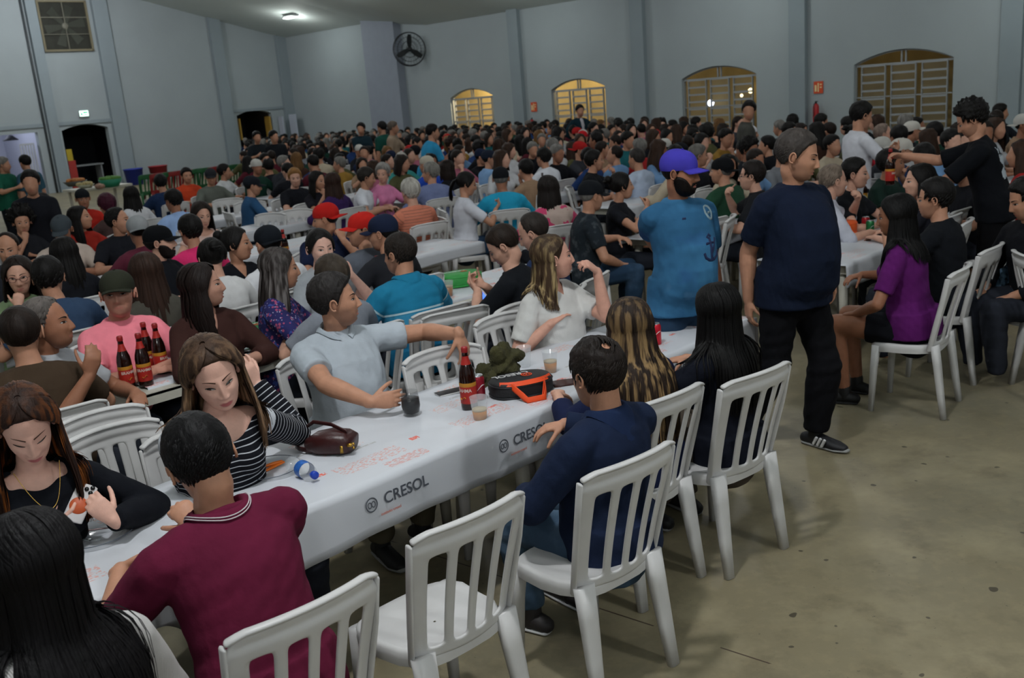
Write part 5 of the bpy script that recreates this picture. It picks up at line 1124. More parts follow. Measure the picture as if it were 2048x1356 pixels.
# ------------------------------------------------------------------ people at the tables behind, one by one
# (label, x, y, sex, facing, looking, pitch, lean, hair, shirt, sleeve, neck, hands, skin, more)
def hr(kind, col='15110f', col2=None, **k): return dict(kind=kind, col=col, **({'col2': col2} if col2 else {}), **k)
BK, DB, BR, GR, WH = '12100f', '1f1713', '35261c', '6f6c68', 'a8a49c'
L = [
 ('man seen from behind in olive-brown t-shirt with cropped dark hair', 42, 668, 'm', NEAR+6, -30, -4, .10, hr('crop', DB), '33281e', .75, 'crew', ('table', 'table'), S2, dict(girth=1.25)),
 ('older grey-haired man in profile raising a hand beside the olive-brown t-shirt man', 98, 648, 'm', 100, 84, 4, .10, hr('high', '5a5450'), '8a8c90', .7, 'crew', ('up', 'table'), S3, {}),
 ('man in salmon pink t-shirt and olive cap facing the beer bottles', 236, 588, 'm', FAR, 158, 6, .04, hr('buzz', GR), 'cf7480', .7, 'crew', ('fold', 'fold'), 'b9826e', dict(cap=dict(col='2a2c22'), girth=1.2, belly=.04, fat=1.04, open=.6)),
 ('woman with dark wavy hair in brown V-neck top, arms folded, looking right', 408, 572, 'f', FAR+6, 82, 4, .02, hr('long', '1c1412', L=.24, wv=.25, th=.024), '2e1b18', 1.5, 'v', ('fold', 'fold'), 'b98a76', dict(girth=1.3, belly=.03)),
 ('woman seen from behind with very long brown hair beside the pink t-shirt man', 292, 545, 'f', NEAR, -30, 0, .05, hr('long', '2f2019', L=.45), '3c3a34', .7, 'crew', ('table', 'table'), S1, {}),
 ('man seen from behind in slate blue t-shirt with dark hair', 98, 556, 'm', NEAR, -20, -6, .14, hr('short', BK), '28384e', .75, 'crew', ('table', 'table'), S2, dict(girth=1.2)),
 ('woman with glasses and light green top resting her cheek on her hand', 38, 552, 'f', FAR+10, 165, -4, .12, hr('long', DB, L=.20), '5c6c50', .5, 'crew', ('chin', 'fold'), S1, dict(glasses='5a2a2a')),
 ('balding man in dark shirt at the left edge', 16, 498, 'm', FAR, 160, -8, .10, hr('rim', DB), '23242a', .7, 'crew', ('table', 'table'), S2, dict(fat=1.05)),
 ('long-haired person in black seen from behind, left of the slate cap man', 128, 508, 'f', NEAR, -46, -4, .10, hr('long', BK, L=.26), '121318', 1.6, 'crew', ('table', 'table'), S1, {}),
 ('man in beige t-shirt and slate cap bowing his head', 124, 460, 'm', FAR+10, 175, -22, .22, hr('buzz', GR), 'a09288', .7, 'crew', ('table', 'fold'), S3, dict(cap=dict(col='3c4348'), girth=1.2)),
 ('woman with dark curly hair leaning on her hand at the left', 44, 444, 'f', FAR, 150, -6, .10, hr('curly', BK, th=.04), '191a1e', 1.3, 'crew', ('chin', 'fold'), S2, {}),
 ('young man in black printed t-shirt turning right beside the woman in red', 238, 442, 'm', FAR, 82, 4, .05, hr('high', BK), '15161b', .72, 'crew', ('table', 'table'), S2, dict(girth=1.1)),
 ('woman with long dark hair in red top looking right', 162, 436, 'f', FAR, 84, 6, .02, hr('long', BK, L=.26), '7c2018', 1.2, 'crew', ('table', 'table'), S2, {}),
 ('person in maroon shirt and white cap seen from behind', 276, 462, 'm', NEAR, -30, -8, .14, hr('buzz', BK), '4c1f2c', .9, 'crew', ('table', 'table'), S3, dict(cap=dict(col='8d9092', back=True), girth=1.2)),
 ('bearded man in black shirt and black cap facing right', 322, 484, 'm', 100, 80, 2, .04, hr('short', BK), '101217', .8, 'crew', ('table', 'table'), S1, dict(cap=dict(col='0c0d10'), beard=dict(col='1a1412'), fat=1.06, girth=1.2)),
 ('person in hot pink shirt seen from behind with short black hair', 380, 462, 'm', NEAR, -52, -4, .16, hr('short', BK), 'b82a5c', .9, 'crew', ('table', 'table'), S2, {}),
 ('woman in white top with black hair in a bun seen from behind', 424, 514, 'f', NEAR, -30, -8, .16, hr('bun', BK), 'b4b4b4', 1.4, 'crew', ('table', 'table'), S1, dict(girth=1.25)),
 ('woman in black with pulled-back hair looking right above the white-topped pair', 474, 488, 'f', FAR, 82, 0, .06, hr('bun', BK), '0f1015', .6, 'v', ('fold', 'fold'), S2, {}),
 ('person in white top and dark cap seen from behind', 536, 488, 'm', NEAR, -40, -10, .18, hr('buzz', BK), 'b6b7ba', 1.2, 'crew', ('table', 'table'), S2, dict(cap=dict(col='161a20', back=True), girth=1.15)),
 ('woman in floral navy blouse with long grey-streaked hair facing right', 562, 538, 'f', 88, 70, -4, .08, hr('long', '2b2624', '6f6a68', L=.28), 'MT:floral', 1.3, 'crew', ('cup', 'table'), S2, dict(girth=1.15)),
 ('woman with long dark hair in pale top leaning toward the table', 404, 430, 'f', FAR+10, 150, -14, .22, hr('long', DB, L=.30, wv=.12), 'b59a90', .3, 'scoop', ('table', 'cup'), S1, {}),
 ('man seen from behind in light blue shirt with dark cropped hair', 346, 402, 'm', NEAR, -60, -8, .22, hr('short', BK), '7f97bc', 1.2, 'crew', ('table', 'table'), S3, {}),
 ('woman with long dark hair and white top seen from behind', 262, 392, 'f', NEAR, -40, 0, .10, hr('long', BK, L=.28), 'adadb0', .8, 'crew', ('table', 'table'), S1, {}),
 ('smiling man in dark cap and red sleeves facing the viewer', 166, 398, 'm', FAR, 150, -6, .06, hr('buzz', BK), '8f2018', .9, 'crew', ('table', 'table'), S3, dict(cap=dict(col='16181c', back=True))),
 ('person with maroon-dyed hair seen from behind', 214, 412, 'f', NEAR, -50, -4, .12, hr('short', '3c1424', th=.022), '3a2c2a', .8, 'crew', ('table', 'table'), S2, {}),
 ('man in glasses with pale blue collar in the left crowd', 88, 408, 'm', FAR, 150, -4, .06, hr('short', BK), '5f7484', .8, 'crew', ('table', 'table'), S3, dict(glasses='201818')),
 ('smiling dark-haired woman in grey top holding her hands to her chin', 642, 496, 'f', FAR, 152, -4, .08, hr('bun', BK), '84888c', .6, 'crew', ('lap', 'chin'), S5, dict(fat=1.06, girth=1.15)),
 ('short spiky-haired person just behind the man in pale polo', 662, 556, 'm', NEAR, -40, 0, .1, hr('short', '3a322a', '7a7060'), '6a6e76', .8, 'crew', ('table', 'table'), S1, dict(ht=.94)),
 ('man in navy t-shirt and red backwards cap resting his chin on his hand', 650, 438, 'm', 150, 262, -8, .10, hr('buzz', BK), '131a30', .7, 'crew', ('fold', 'chin'), S2, dict(cap=dict(col='b0201c', back=True))),
 ('person in grey t-shirt and red cap seen from behind', 722, 460, 'm', NEAR+10, 250, 0, .12, hr('buzz', BK), '4a4e56', .7, 'crew', ('table', 'table'), S2, dict(cap=dict(col='b8241e'))),
 ('person in charcoal shirt and navy cap seen from behind', 764, 466, 'm', NEAR, -80, -6, .16, hr('buzz', BK), '1c1d21', .9, 'crew', ('table', 'table'), S2, dict(cap=dict(col='1a2238'))),
 ('man seen from behind in teal polo with a pale stripe across the back', 798, 508, 'm', NEAR+6, -60, -6, .20, hr('crop', '221c18'), 'MT:teal', .8, 'crew', ('table', 'table'), S2, dict(girth=1.28, lod=0, cl='1f7395')),
 ('man in black polo bending over a lit phone', 1006, 492, 'm', -70, -86, -34, .32, hr('crop', '231a14'), '0f1115', .7, 'crew', ('phone', 'phone'), S1, dict(girth=1.2)),
 ('balding man in navy top bowed behind the white-bloused woman', 1066, 466, 'm', -60, -80, -26, .30, hr('rim', '2a2420'), '18243e', 1.2, 'crew', ('table', 'table'), S1, {}),
 ('man in dark leafy t-shirt and black cap sitting sideways in jeans', 1184, 392, 'm', 84, 72, -8, .16, hr('buzz', GR), 'MT:darkfloral', .7, 'crew', ('lap', 'table'), S2, dict(cap=dict(col='14161a'), girth=1.2, jeans=1)),
 ('woman with black hair tied back in black top raising a glass', 1244, 372, 'f', 110, 74, 2, .06, hr('bun', BK), '121318', .5, 'crew', ('eat', 'table'), S2, {}),
 ('woman in white t-shirt with black ponytail looking down at her phone', 934, 368, 'f', 70, 78, -16, .10, hr('pony', BK, L=.22), 'aeb0b8', .7, 'crew', ('phone', 'phone'), S2, dict(girth=1.15, jeans=1)),
 ('person in bright teal long-sleeved shirt and black cap seen from behind', 1002, 358, 'm', -10, 6, -6, .10, hr('buzz', GR), '1f7f9e', 2, 'crew', ('table', 'table'), S3, dict(cap=dict(col='15161a'), girth=1.2)),
 ('person in pink and cream printed top with dark hair facing away', 1098, 378, 'f', -20, 30, -2, .08, hr('long', '1d1816', L=.18), 'MT:pinkwhite', 1.2, 'crew', ('table', 'table'), S1, dict(girth=1.15)),
 ('white-haired person in checked peach shirt seen from behind', 820, 384, 'm', NEAR+10, -40, 0, .06, hr('short', WH, th=.016), 'MT:plaid', 1.0, 'crew', ('table', 'table'), S1, dict(girth=1.15)),
 ('grey-haired man in blue-grey shirt seen from behind', 860, 346, 'm', NEAR+20, -70, 0, .12, hr('short', '77746e'), '5f6888', 1.0, 'crew', ('table', 'table'), S2, dict(girth=1.2)),
 ('person in royal blue shirt and white cap behind the grey-haired man', 852, 330, 'm', NEAR, -60, 0, .1, hr('buzz', BK), '1e3c90', .9, 'crew', ('table', 'table'), S2, dict(cap=dict(col='b8b0a0', back=True))),
 ('man in white t-shirt leaning over the table with stretched arms', 734, 356, 'm', 96, 86, -12, .24, hr('short', '26221f'), 'b2b4ba', .6, 'crew', ('table', 'table2'), S2, {}),
 ('grey-haired woman in pink top beside the man in white t-shirt', 766, 348, 'f', FAR, 190, -6, .1, hr('short', '86827e', th=.02), 'b06a8c', .8, 'crew', ('table', 'cup'), S1, {}),
 ('white-haired man in sea-green polo', 804, 322, 'm', FAR, 156, -8, .1, hr('high', WH), '2f7470', .9, 'crew', ('table', 'table'), S2, dict(girth=1.2)),
 ('person in forest green top and black cap seen from behind', 1442, 342, 'm', NEAR, -60, 0, .14, hr('buzz', GR), '1c3828', 1.2, 'crew', ('table', 'table'), S2, dict(cap=dict(col='101114', back=True), girth=1.45)),
 ('dark-haired man in black t-shirt and glasses left of the standing man in navy', 1502, 352, 'm', -70, -76, 0, .1, hr('short', '1c1614'), '141518', .8, 'crew', ('eat', 'table'), S1, dict(glasses='201818')),
 ('grey-haired man in black top behind the blue jersey', 1398, 312, 'm', FAR, 90, -4, .1, hr('short', '5f5c58'), '131418', .8, 'crew', ('table', 'table'), S2, dict(girth=1.2)),
 ('young man with dark curls resting his head right of the grey-haired man', 1500, 300, 'm', FAR, 140, -10, .1, hr('curly', BK), '191b20', .8, 'crew', ('chin', 'table'), S3, {}),
 ('older man in light grey shirt resting an elbow by the yellow-labelled bottles', 1668, 362, 'm', 100, 84, -2, .14, hr('high', '6c5f54'), '9a9ca6', 1.0, 'crew', ('table', 'eat'), S1, {}),
 ('person with light face and black top leaning on the table beside the older man', 1712, 348, 'f', FAR, 120, -2, .12, hr('short', BK), '121317', .6, 'crew', ('table2', 'table2'), S1, {}),
 ('smiling dark-haired man in bottle green t-shirt', 1782, 328, 'm', FAR, 108, 0, .1, hr('short', BK), '14241f', .7, 'crew', ('table', 'table'), S3, dict(girth=1.15)),
 ('dark-haired woman in profile facing left behind the purple top', 1836, 362, 'f', NEAR-10, -84, 0, .1, hr('long', BK, L=.20), '16161c', .8, 'crew', ('table', 'table'), S1, {}),
 ('person in black seen from behind with hands at the head, next to the purple top', 1868, 398, 'm', NEAR, -60, -6, .16, hr('short', BK), '0e1014', .8, 'crew', ('up', 'up'), S2, dict(girth=1.15)),
 ('dark-haired young man in black t-shirt bowed beside the waiter', 1922, 336, 'm', -90, -96, -12, .16, hr('short', BK), '131418', .8, 'crew', ('table', 'table'), S2, {}),
 ('man in white cap and navy top behind the dark-haired men', 1806, 302, 'm', FAR, 110, 0, .1, hr('buzz', BK), '1b2c4c', .8, 'crew', ('table', 'table'), S2, dict(cap=dict(col='b8b4ac'))),
 ('man in black t-shirt covering his face with his hands', 1846, 316, 'm', -50, -10, -4, .1, hr('short', BK), '101116', .8, 'crew', ('eat', 'eat'), S2, {}),
 ('man in white cap turned right beside the window', 1826, 262, 'm', FAR, 95, 4, .1, hr('buzz', BK), '1c2026', .8, 'crew', ('table', 'table'), S2, dict(cap=dict(col='c0bcb4'))),
 ('man in red patterned shirt behind the standing man in white', 1768, 268, 'm', FAR, 100, 4, .08, hr('high', '7a6a60'), '9a2230', .8, 'crew', ('table', 'table'), S1, {}),
 ('broad man in navy shirt seen from behind at the far left tables', 322, 366, 'm', NEAR, -20, -2, .12, hr('short', BK), '16243e', .9, 'crew', ('table', 'table'), S2, dict(girth=1.4)),
 ('person in orange-red top facing the viewer beside the broad navy man', 374, 352, 'm', FAR, 150, -4, .1, hr('short', BK), 'a83a20', .7, 'crew', ('table', 'table'), S2, {}),
 ('man in grey shirt and dark cap next to the orange-red top', 422, 354, 'm', FAR, 160, -8, .1, hr('buzz', BK), '50544e', .8, 'crew', ('table', 'table'), S2, dict(girth=1.2, cap=dict(col='26282c'))),
 ('person in white shirt with black hair right of the grey-shirted man', 450, 344, 'm', FAR-30, 70, 0, .1, hr('short', BK), 'b0b2b4', .8, 'crew', ('table', 'table'), S2, {}),
 ('man in blue shirt and dark cap facing right at the middle tables', 506, 372, 'm', 60, 76, -10, .18, hr('buzz', BK), '22405e', 1.0, 'crew', ('table', 'table'), S2, dict(cap=dict(col='1a1d24'))),
 ('ginger-blond person in black t-shirt with elbows on the table', 590, 356, 'm', FAR, 160, -8, .12, hr('short', '8a6238'), '131419', .7, 'crew', ('table2', 'table2'), S1, dict(girth=1.15)),
 ('person with long brown hair in purple top seen from behind', 664, 366, 'f', NEAR, -50, 0, .08, hr('long', '2e1e18', L=.26), '2c1c44', 1.2, 'crew', ('table', 'table'), S1, {}),
 ('woman in dark top with a hand to her face beside the brown-haired person', 636, 362, 'f', FAR, 120, -4, .08, hr('long', BK, L=.2), '17161c', .6, 'crew', ('chin', 'table'), S2, {}),
 ('woman with curly brown hair beside the teal cap man', 905, 292, 'f', FAR, 150, -4, .08, hr('curly', '2a1c16', th=.04), '7a5648', .5, 'crew', ('table', 'table'), S2, {}),
 ('man in pale blue shirt and dark cap behind the white t-shirt woman', 980, 318, 'm', 60, 84, -4, .12, hr('buzz', BK), '6f8fb4', .8, 'crew', ('table', 'table'), S2, dict(cap=dict(col='1c2230'))),
 ('large-haired man in black shirt lifting food to his mouth', 1190, 322, 'm', 100, 84, 2, .1, hr('short', BK), '0f1014', .9, 'crew', ('table', 'eat'), S2, dict(girth=1.4)),
 ('man seen from behind in pale blue-grey shirt, left of the blue jersey', 1272, 318, 'm', NEAR, -40, -2, .12, hr('thin', '2e2a28'), '95a0b2', .9, 'crew', ('table', 'table'), S2, dict(girth=1.25)),
 ('person in white top with black hair seen from behind near the middle', 1086, 316, 'm', NEAR, -40, -2, .16, hr('short', BK), 'b4b6bc', .9, 'crew', ('table', 'table'), S2, {}),
 ('young man in cream t-shirt looking left among the middle tables', 1122, 268, 'm', 150, 200, -4, .1, hr('short', '3a2a22'), 'b0aa98', .8, 'crew', ('table', 'table'), S1, {}),
 ('man in mustard shirt and red cap below the second amber window', 1166, 276, 'm', FAR, 160, -4, .08, hr('buzz', BK), '9a7a3a', .8, 'crew', ('table', 'table'), S2, dict(cap=dict(col='b01c22', back=True))),
 ('man with white cap in black behind the standing man in navy', 1502, 268, 'm', 150, 100, 0, .08, hr('buzz', BK), '17181d', .8, 'crew', ('table', 'table'), S2, dict(cap=dict(col='c4c4c8', back=True))),
 ('person in black with dark hair at the right edge behind the waiter', 2052, 398, 'm', -100, -90, -20, .2, hr('short', BK), '0d0e12', 1.8, 'crew', ('lap', 'lap'), S2, dict(girth=1.2)),
]
for it in L:
    lab, x, y, sex, fc, lk, pit, ln, h, col, slv, nk, hd, sk, ex = it
    P = dict(label=lab, px=x, py=y, sex=sex, face=fc, look=lk, pitch=pit, lean=ln, hair=h, skin=sk, hands=hd, lod=1, top=dict(sleeve=slv, neck=nk)); ex = dict(ex)
    if col.startswith('MT:'): P['top']['mat'] = MT[col[3:]]
    else: P['top'].update(col=col, k=1.45)
    if ex.pop('jeans', 0): P['bottom'] = dict(mat=MT['denim'], name='jeans')
    cl = ex.pop('cl', None); P.update(ex); person(P); PEOPLE.append(P); P['_coll'] = cl
    if cl: collar(P, cl)
    seat(None, P, 'white plastic chair under the ' + ' '.join(lab.split()[:11]), 0 if y > 480 else 1)
    P['top'].pop('mat', None)
# the seated woman in purple, the waiter, the standing man in white
P = dict(label='woman in purple top and black shorts with long black hair at the aisle', px=1790, py=432, sex='f', face=-52, look=-60, pitch=-8, lean=.16, hair=hr('long', '0b0a0a', L=.30, N=520, w=.013), skin='8f6048', hands=('table', 'lap'), lod=0, girth=1.12,
    top=dict(col='54185a', sleeve=.75), bottom=dict(name='shorts', col='101116', u=.55, f=0, loose=.01), shoec='0e0e10', solec='1a1a1c'); person(P); PEOPLE.append(P); seat(None, P, 'white plastic chair under the woman in purple beside the aisle', 0)
P = dict(label='waiter in black t-shirt with white back print bending to set down a beer bottle', px=1942, py=240, sex='m', face=-66, look=-72, pitch=-30, pose='stand', ht=1.02, lean=.30, hair=hr('curly', BK, th=.022), skin=S2, lod=1, girth=1.1, shoes=1, shoec='9a9a98', solec='b0b0ae',
    top=dict(mat=MT['print'], sleeve=.9, loose=.02, name='t_shirt'), bottom=dict(col='09090c', loose=.02),
    hands=(dict(w=(.14, .66, 1.36), d=(-.05, 1, .05), n=(-.6, 0, -.7), c=(.8, .9, .6), pole=(.5, 0, -1)), dict(w=(-.14, .60, 1.03), d=(.1, 1, -.1), n=(0, 0, -1), c=(.5, .6, .4), pole=(-.6, -.2, -.8)))); person(P); PEOPLE.append(P); WAITER = P
P = dict(label='dark-haired man in white t-shirt standing among the tables facing right', px=1724, py=232, sex='m', face=84, look=82, pitch=-14, pose='stand', lean=.06, hair=hr('short', BK), skin=S2, lod=1, top=dict(col='c4c5cc', sleeve=.8, k=1.1), bottom=dict(col='14161c'), hands=('phone', 'cup')); person(P); PEOPLE.append(P)
for (x, y, fc, lk, hcol, col, lab, hd) in ((1160, 222, 150, 160, BK, '10222a', 'man in dark open jacket over white t-shirt standing before the second amber window', ('hips', 'hips')), (722, 258, 150, 190, BK, '12222a', 'person in dark clothing standing near the far wall, leftmost of the standing trio', ('table', 'table')),
    (763, 256, NEAR, -60, BK, '143c34', 'person in dark green standing with back turned near the far wall', ('side', 'side')), (787, 256, 100, 90, '5a5048', '7a6a5a', 'person in tan top standing near the far wall, right of the dark green figure', ('side', 'cup')), (866, 265, 60, 70, BK, '2a7aa0', 'person in bright blue top bending near the far wall', ('table', 'table')),
    (514, 275, 150, 150, BK, '14181c', 'person in black standing in the arched doorway, left one', ('cup', 'side')), (548, 274, 170, 120, BK, '121418', 'person in black standing in the arched doorway, right one', ('side', 'side')), (62, 366, 150, 170, BK, '14151a', 'man in black t-shirt bending over the food table', ('table', 'table')), (8, 330, 110, 80, GR, '174a3a', 'person in green serving at the bright opening', ('cup', 'side')), (50, 326, -60, -60, BK, '2a4654', 'person in blue-grey with back turned inside the bright opening', ('side', 'side')), (1498, 222, 100, 200, BK, '3c3c38', 'person in grey standing before the third window', ('side', 'side')), (2002, 225, 150, 100, BK, '1a1c22', 'man in dark waistcoat sitting at the right behind the waiter', ('table', 'table'))):
    P = dict(label=lab, px=x, py=y, sex='m', face=fc, look=lk, pitch=-8, pose='sit' if 'waistcoat' in lab else 'stand', lean=.30 if 'bend' in lab else .05, hair=hr('short', hcol), skin=S2, lod=2, top=dict(col=col, sleeve=1.6 if 'jacket' in lab else .8, k=1.4), bottom=dict(col='14161c'), hands=hd); person(P); PEOPLE.append(P)
    if 'jacket' in lab:
        s = P['_s']; mb = MB(); mb.loft([s.tp(.02, .075), s.tp(.2, .082), s.tp(.36, .09), s.tp(.47, .055)], [.05, .055, .06, .045], .05, ref=(0, 1, 0), seg=12); mk('undershirt', mb.mesh('undershirt', [cloth('b4b2b8')]), P['_o'])
# ------------------------------------------------------------------ the crowd towards the far walls
rg = random.Random(11)
from mathutils import geometry as _g
def PROJ(v):
    d = Vector(v) - Vector((0, 0, CAMH)); k = d.dot(_f); return 1024 + FPX * d.dot(_r) / k, 678 - FPX * d.dot(_u) / k, k
taken = [(P['_root'][0], P['_root'][1]) for P in PEOPLE]
spots = []; ROWQ = [3.3, 5.1, 6.95, 8.8, 10.6, 12.4, 14.2, 16.0, 17.8, 19.6, 21.4, 23.2, 25.0, 26.8, 28.6, 30.4, 32.2]
for ri, qc in enumerate(ROWQ):
    for sd in (-1, 1):
        p = 8.4 + .2 * (ri % 3); k = 0
        pm_ = float(np.interp(qc, [2, 7.5, 11, 18, 34], [13.4, 15, 17.2, 20.3, 20.6]))
        while p < pm_:
            k += 1; p += .55 + rg.uniform(-.03, .05)
            q = qc + sd * .56 + rg.uniform(-.06, .06); v = W(p, q)
            if v.y < 2: continue
            x, y, d = PROJ((v.x, v.y, 1.22))
            if not (-10 < x < 2060) or y > 352: continue
            if x < 490 and y < 345: continue
            if x < 300: continue
            if min(math.hypot(v.x - a, v.y - b) for a, b in taken) < .5: continue
            if rg.random() < .05: continue
            spots.append((d, p, q, ri, sd, k, x, y))
spots.sort()
NSEP = 300 - len(PEOPLE) - 2
COLS = [('black', '121318'), ('black', '17181d'), ('black', '0f1015'), ('charcoal', '2c2e34'), ('grey', '6a6d72'), ('white', 'b2b3b6'), ('white', 'a8a9ac'), ('navy', '18233e'), ('dark blue', '1f3560'), ('maroon', '4c1a24'), ('red', '8c2222'), ('olive', '4a4a30'), ('teal', '1f5a60'), ('tan', '8a705a'), ('cream', 'a89c88'), ('brown', '3c2820'), ('dark green', '16342a'), ('pink', '9c5a6c'), ('mustard', '8a6a30'), ('light blue', '6080a4')]
HAIRS = [('black-haired man', 'm', hr('short', BK)), ('dark-haired man', 'm', hr('crop', DB)), ('grey-haired man', 'm', hr('short', '6f6c68')), ('balding man', 'm', hr('rim', DB)), ('long-haired woman', 'f', hr('long', BK, L=.24)), ('brown-haired woman', 'f', hr('long', '33231a', L=.24)), ('woman with bun', 'f', hr('bun', BK)), ('dark-haired woman', 'f', hr('long', DB, L=.14)), ('capped man', 'm', hr('buzz', BK)), ('curly-haired person', 'm', hr('curly', BK)), ('blonde woman', 'f', hr('long', '6a4c2c', L=.2))]
HW = [5, 4, 2, 1, 5, 3, 2, 3, 2, 1, 1]; HANDS = [('table', 'table'), ('table2', 'table'), ('chin', 'table'), ('eat', 'table'), ('lap', 'table'), ('table', 'cup')]
CAPC = [('black', '14151a'), ('white', 'b4b2ac'), ('navy', '1a2238'), ('red', 'a02020')]
ORD = ['', 'first', 'second', 'third', 'fourth', 'fifth', 'sixth', 'seventh', 'eighth', 'ninth', 'tenth', 'eleventh', 'twelfth', 'thirteenth', 'fourteenth', 'fifteenth', 'sixteenth', 'seventeenth', 'eighteenth', 'nineteenth', 'twentieth', 'twenty-first', 'twenty-second', 'twenty-third', 'twenty-fourth', 'twenty-fifth']
far_chair = MB()
for nm in ('seat', 'backrest', 'r0', 'r1', 'f0', 'f1'): v_, f_, _ = m2np(CH[1][nm]); far_chair.add(v_, f_)
far_chair = far_chair.mesh('plastic_chair', [PLW])
stuff = MB(); SMATS = [cloth(c, 1.4) for _, c in COLS] + [hairm(BK), hairm('6f6c68'), hairm('33231a'), skinm(S2)]
simple = {}
def simple_fig(k):
    if k in simple: return simple[k]
    mb = MB(); r_ = random.Random(k); lean = r_.uniform(.02, .2); y = [0, .5 * lean * .4, .5 * lean]
    mb.loft([(0, 0, .46), (0, y[1], .70), (0, y[2], .93), (0, y[2], .99), (0, y[2] + .01, 1.04)], [.17, .16, .19, .13, .07], [.12, .115, .105, .08, .06], seg=12, m=0)
    for s in (-1, 1): mb.loft([(s * .17, y[2] - .01, .95), (s * .23, y[2] + .06, .74), (s * .14, y[2] + .27, .80)], [.055, .045, .03], seg=8, m=0)
    hv, hf, hm = head_mesh('m', 2).data(); a = r_.uniform(-.8, .8); Rm = rotz(a); c = np.array([0, y[2] + .04, 1.19]); mb.add(hv @ Rm.T + c, hf, 3); mb.loft([(0, y[2], 1.02), (0, y[2] + .02, 1.12)], .052, seg=8, m=3)
    h = MB(); hair_shell(h, 'm', 2, .016, 'f' if k % 2 else 'm', 1.3)
    if k % 2: h.loft([(0, -.07, .02), (0, -.10, -.10), (0, -.10, -.26)], [.085, .09, .05], [.045, .04, .02], seg=10)
    v_, f_, _ = h.data(); mb.add(v_ @ Rm.T + c, f_, 4); simple[k] = mb.data(); return simple[k]
for i, (d, p, q, ri, sd, k, x, y) in enumerate(spots):
    face = (NEAR if sd < 0 else FAR) + rg.uniform(-12, 12); v = W(p, q)
    if i >= NSEP:
        sv, sf, sm_ = simple_fig(rg.randrange(12)); a = -R(face); V = sv @ rotz(a).T + np.array([v.x, v.y, 0]); ci = rg.randrange(len(COLS)); hi = rg.choice([20, 20, 20, 21, 22]); stuff.add(V, sf, [ci if m_ == 0 else 23 if m_ == 3 else hi for m_ in sm_]); continue
    hn, sex, h = rg.choices(HAIRS, HW)[0]; cn, cc = rg.choice(COLS); ex = {}
    if hn == 'capped man': a_, b_ = rg.choice(CAPC); hn = 'man in %s cap' % a_; ex['cap'] = dict(col=b_, back=rg.random() < .4)
    lab = '%s in %s top, %s seat of %s crowd row, %s side' % (hn, cn, ORD[k], ORD[ri + 1], 'near' if sd < 0 else 'far')
    yaw = rg.choice([-.78, -.52, -.26, 0, 0, .26, .52, .78])
    P = dict(label=lab, group='seated crowd at the far tables', at=(v.x, v.y), face=face, _yaw=yaw, pitch=rg.choice([-10, 0]), lean=rg.choice([.06, .16]), sex=sex, hair=h, skin=rg.choice([S1, S2, S2, S3]), lod=2, hands=rg.choice(HANDS), top=dict(col=cc, k=1.15, sleeve=.8 if rg.random() < .7 else 1.9), bottom=dict(col='1c1e26'), ht=rg.choice([.95, 1.0, 1.05]), **ex)
    person(P); taken.append((v.x, v.y))
    if NCH[0] < 294:
        a = R(face); o = mk('plastic_chair', far_chair, None, (v.x - math.sin(a) * .02, v.y - math.cos(a) * .02, 0), -a); NCH[0] += 1
        tag(o, 'white plastic chair, %s seat of %s crowd row, %s side' % (ORD[k], ORD[ri + 1], 'near' if sd < 0 else 'far'), 'chair', 'chairs of the far crowd')

if stuff.n: o = mk('distant_crowd', stuff.mesh('distant_crowd', SMATS)); tag(o, 'mass of distant diners packed along the far walls', 'crowd', kind='stuff')
# ------------------------------------------------------------------ tables and cloths
C1 = clothmat('printed_cloth', 0); C2 = clothmat('printed_cloth_red', 2, ink=1.2); C3 = clothmat('plain_cloth', 4, 'bfc2c8', .5)
for k, p in enumerate((.05, 1.84, 3.63)): table(p + .18, 3.10, 'white plastic table under the foreground printed cloth, %s along the row' % ('first', 'second', 'third')[k])
MAINCLOTH = cloth_run(-.75, 4.78, 3.10, 'long white printed tablecloth of the foreground table', C1, near=.20, far=.05, seed=1)
for k, p in enumerate((2.85, 4.65)): table(p, 5.10, 'cream plastic table under the second cloth, %s' % ('bottle end', 'green bag end')[k], rot=0)
cloth_run(2.12, 5.62, 5.14, 'white cloth with red print on the second table', C2, near=.0201, far=.05, wd=.60, seed=2)
n_ = 0
for qc, a, b in ((6.95, 2.0, 6.4), (8.75, 2.2, 6.2), (10.6, 3.2, 7.6), (12.4, 5.0, 9.0)):
    cloth_run(a, b, qc, 'white cloth over the %s table row on the left' % ('third', 'fourth', 'fifth', 'sixth')[n_], C3, near=.10, far=.05, seed=n_ + 5, res=.06); n_ += 1
    x = a + .95
    while x < b - .5: table(x, qc, 'white plastic table under the %s left cloth, %s along' % (('third', 'fourth', 'fifth', 'sixth')[n_ - 1], ('first', 'second', 'third')[int((x - a) / 1.8)])); x += 1.8
cloth_run(6.9, 9.8, 5.0, 'white cloth of the table by the tall white cup', C3, near=.12, far=.05, seed=21, res=.05); table(7.9, 5.0, 'table under the cloth by the tall white cup')
cloth_run(6.35, 9.4, 3.30, 'white patterned cloth of the right-hand table', C3, near=.16, far=.05, seed=22, res=.05); table(7.3, 3.3, 'near table under the right-hand cloth'); table(8.9, 3.3, 'far table under the right-hand cloth')
fr = MB()
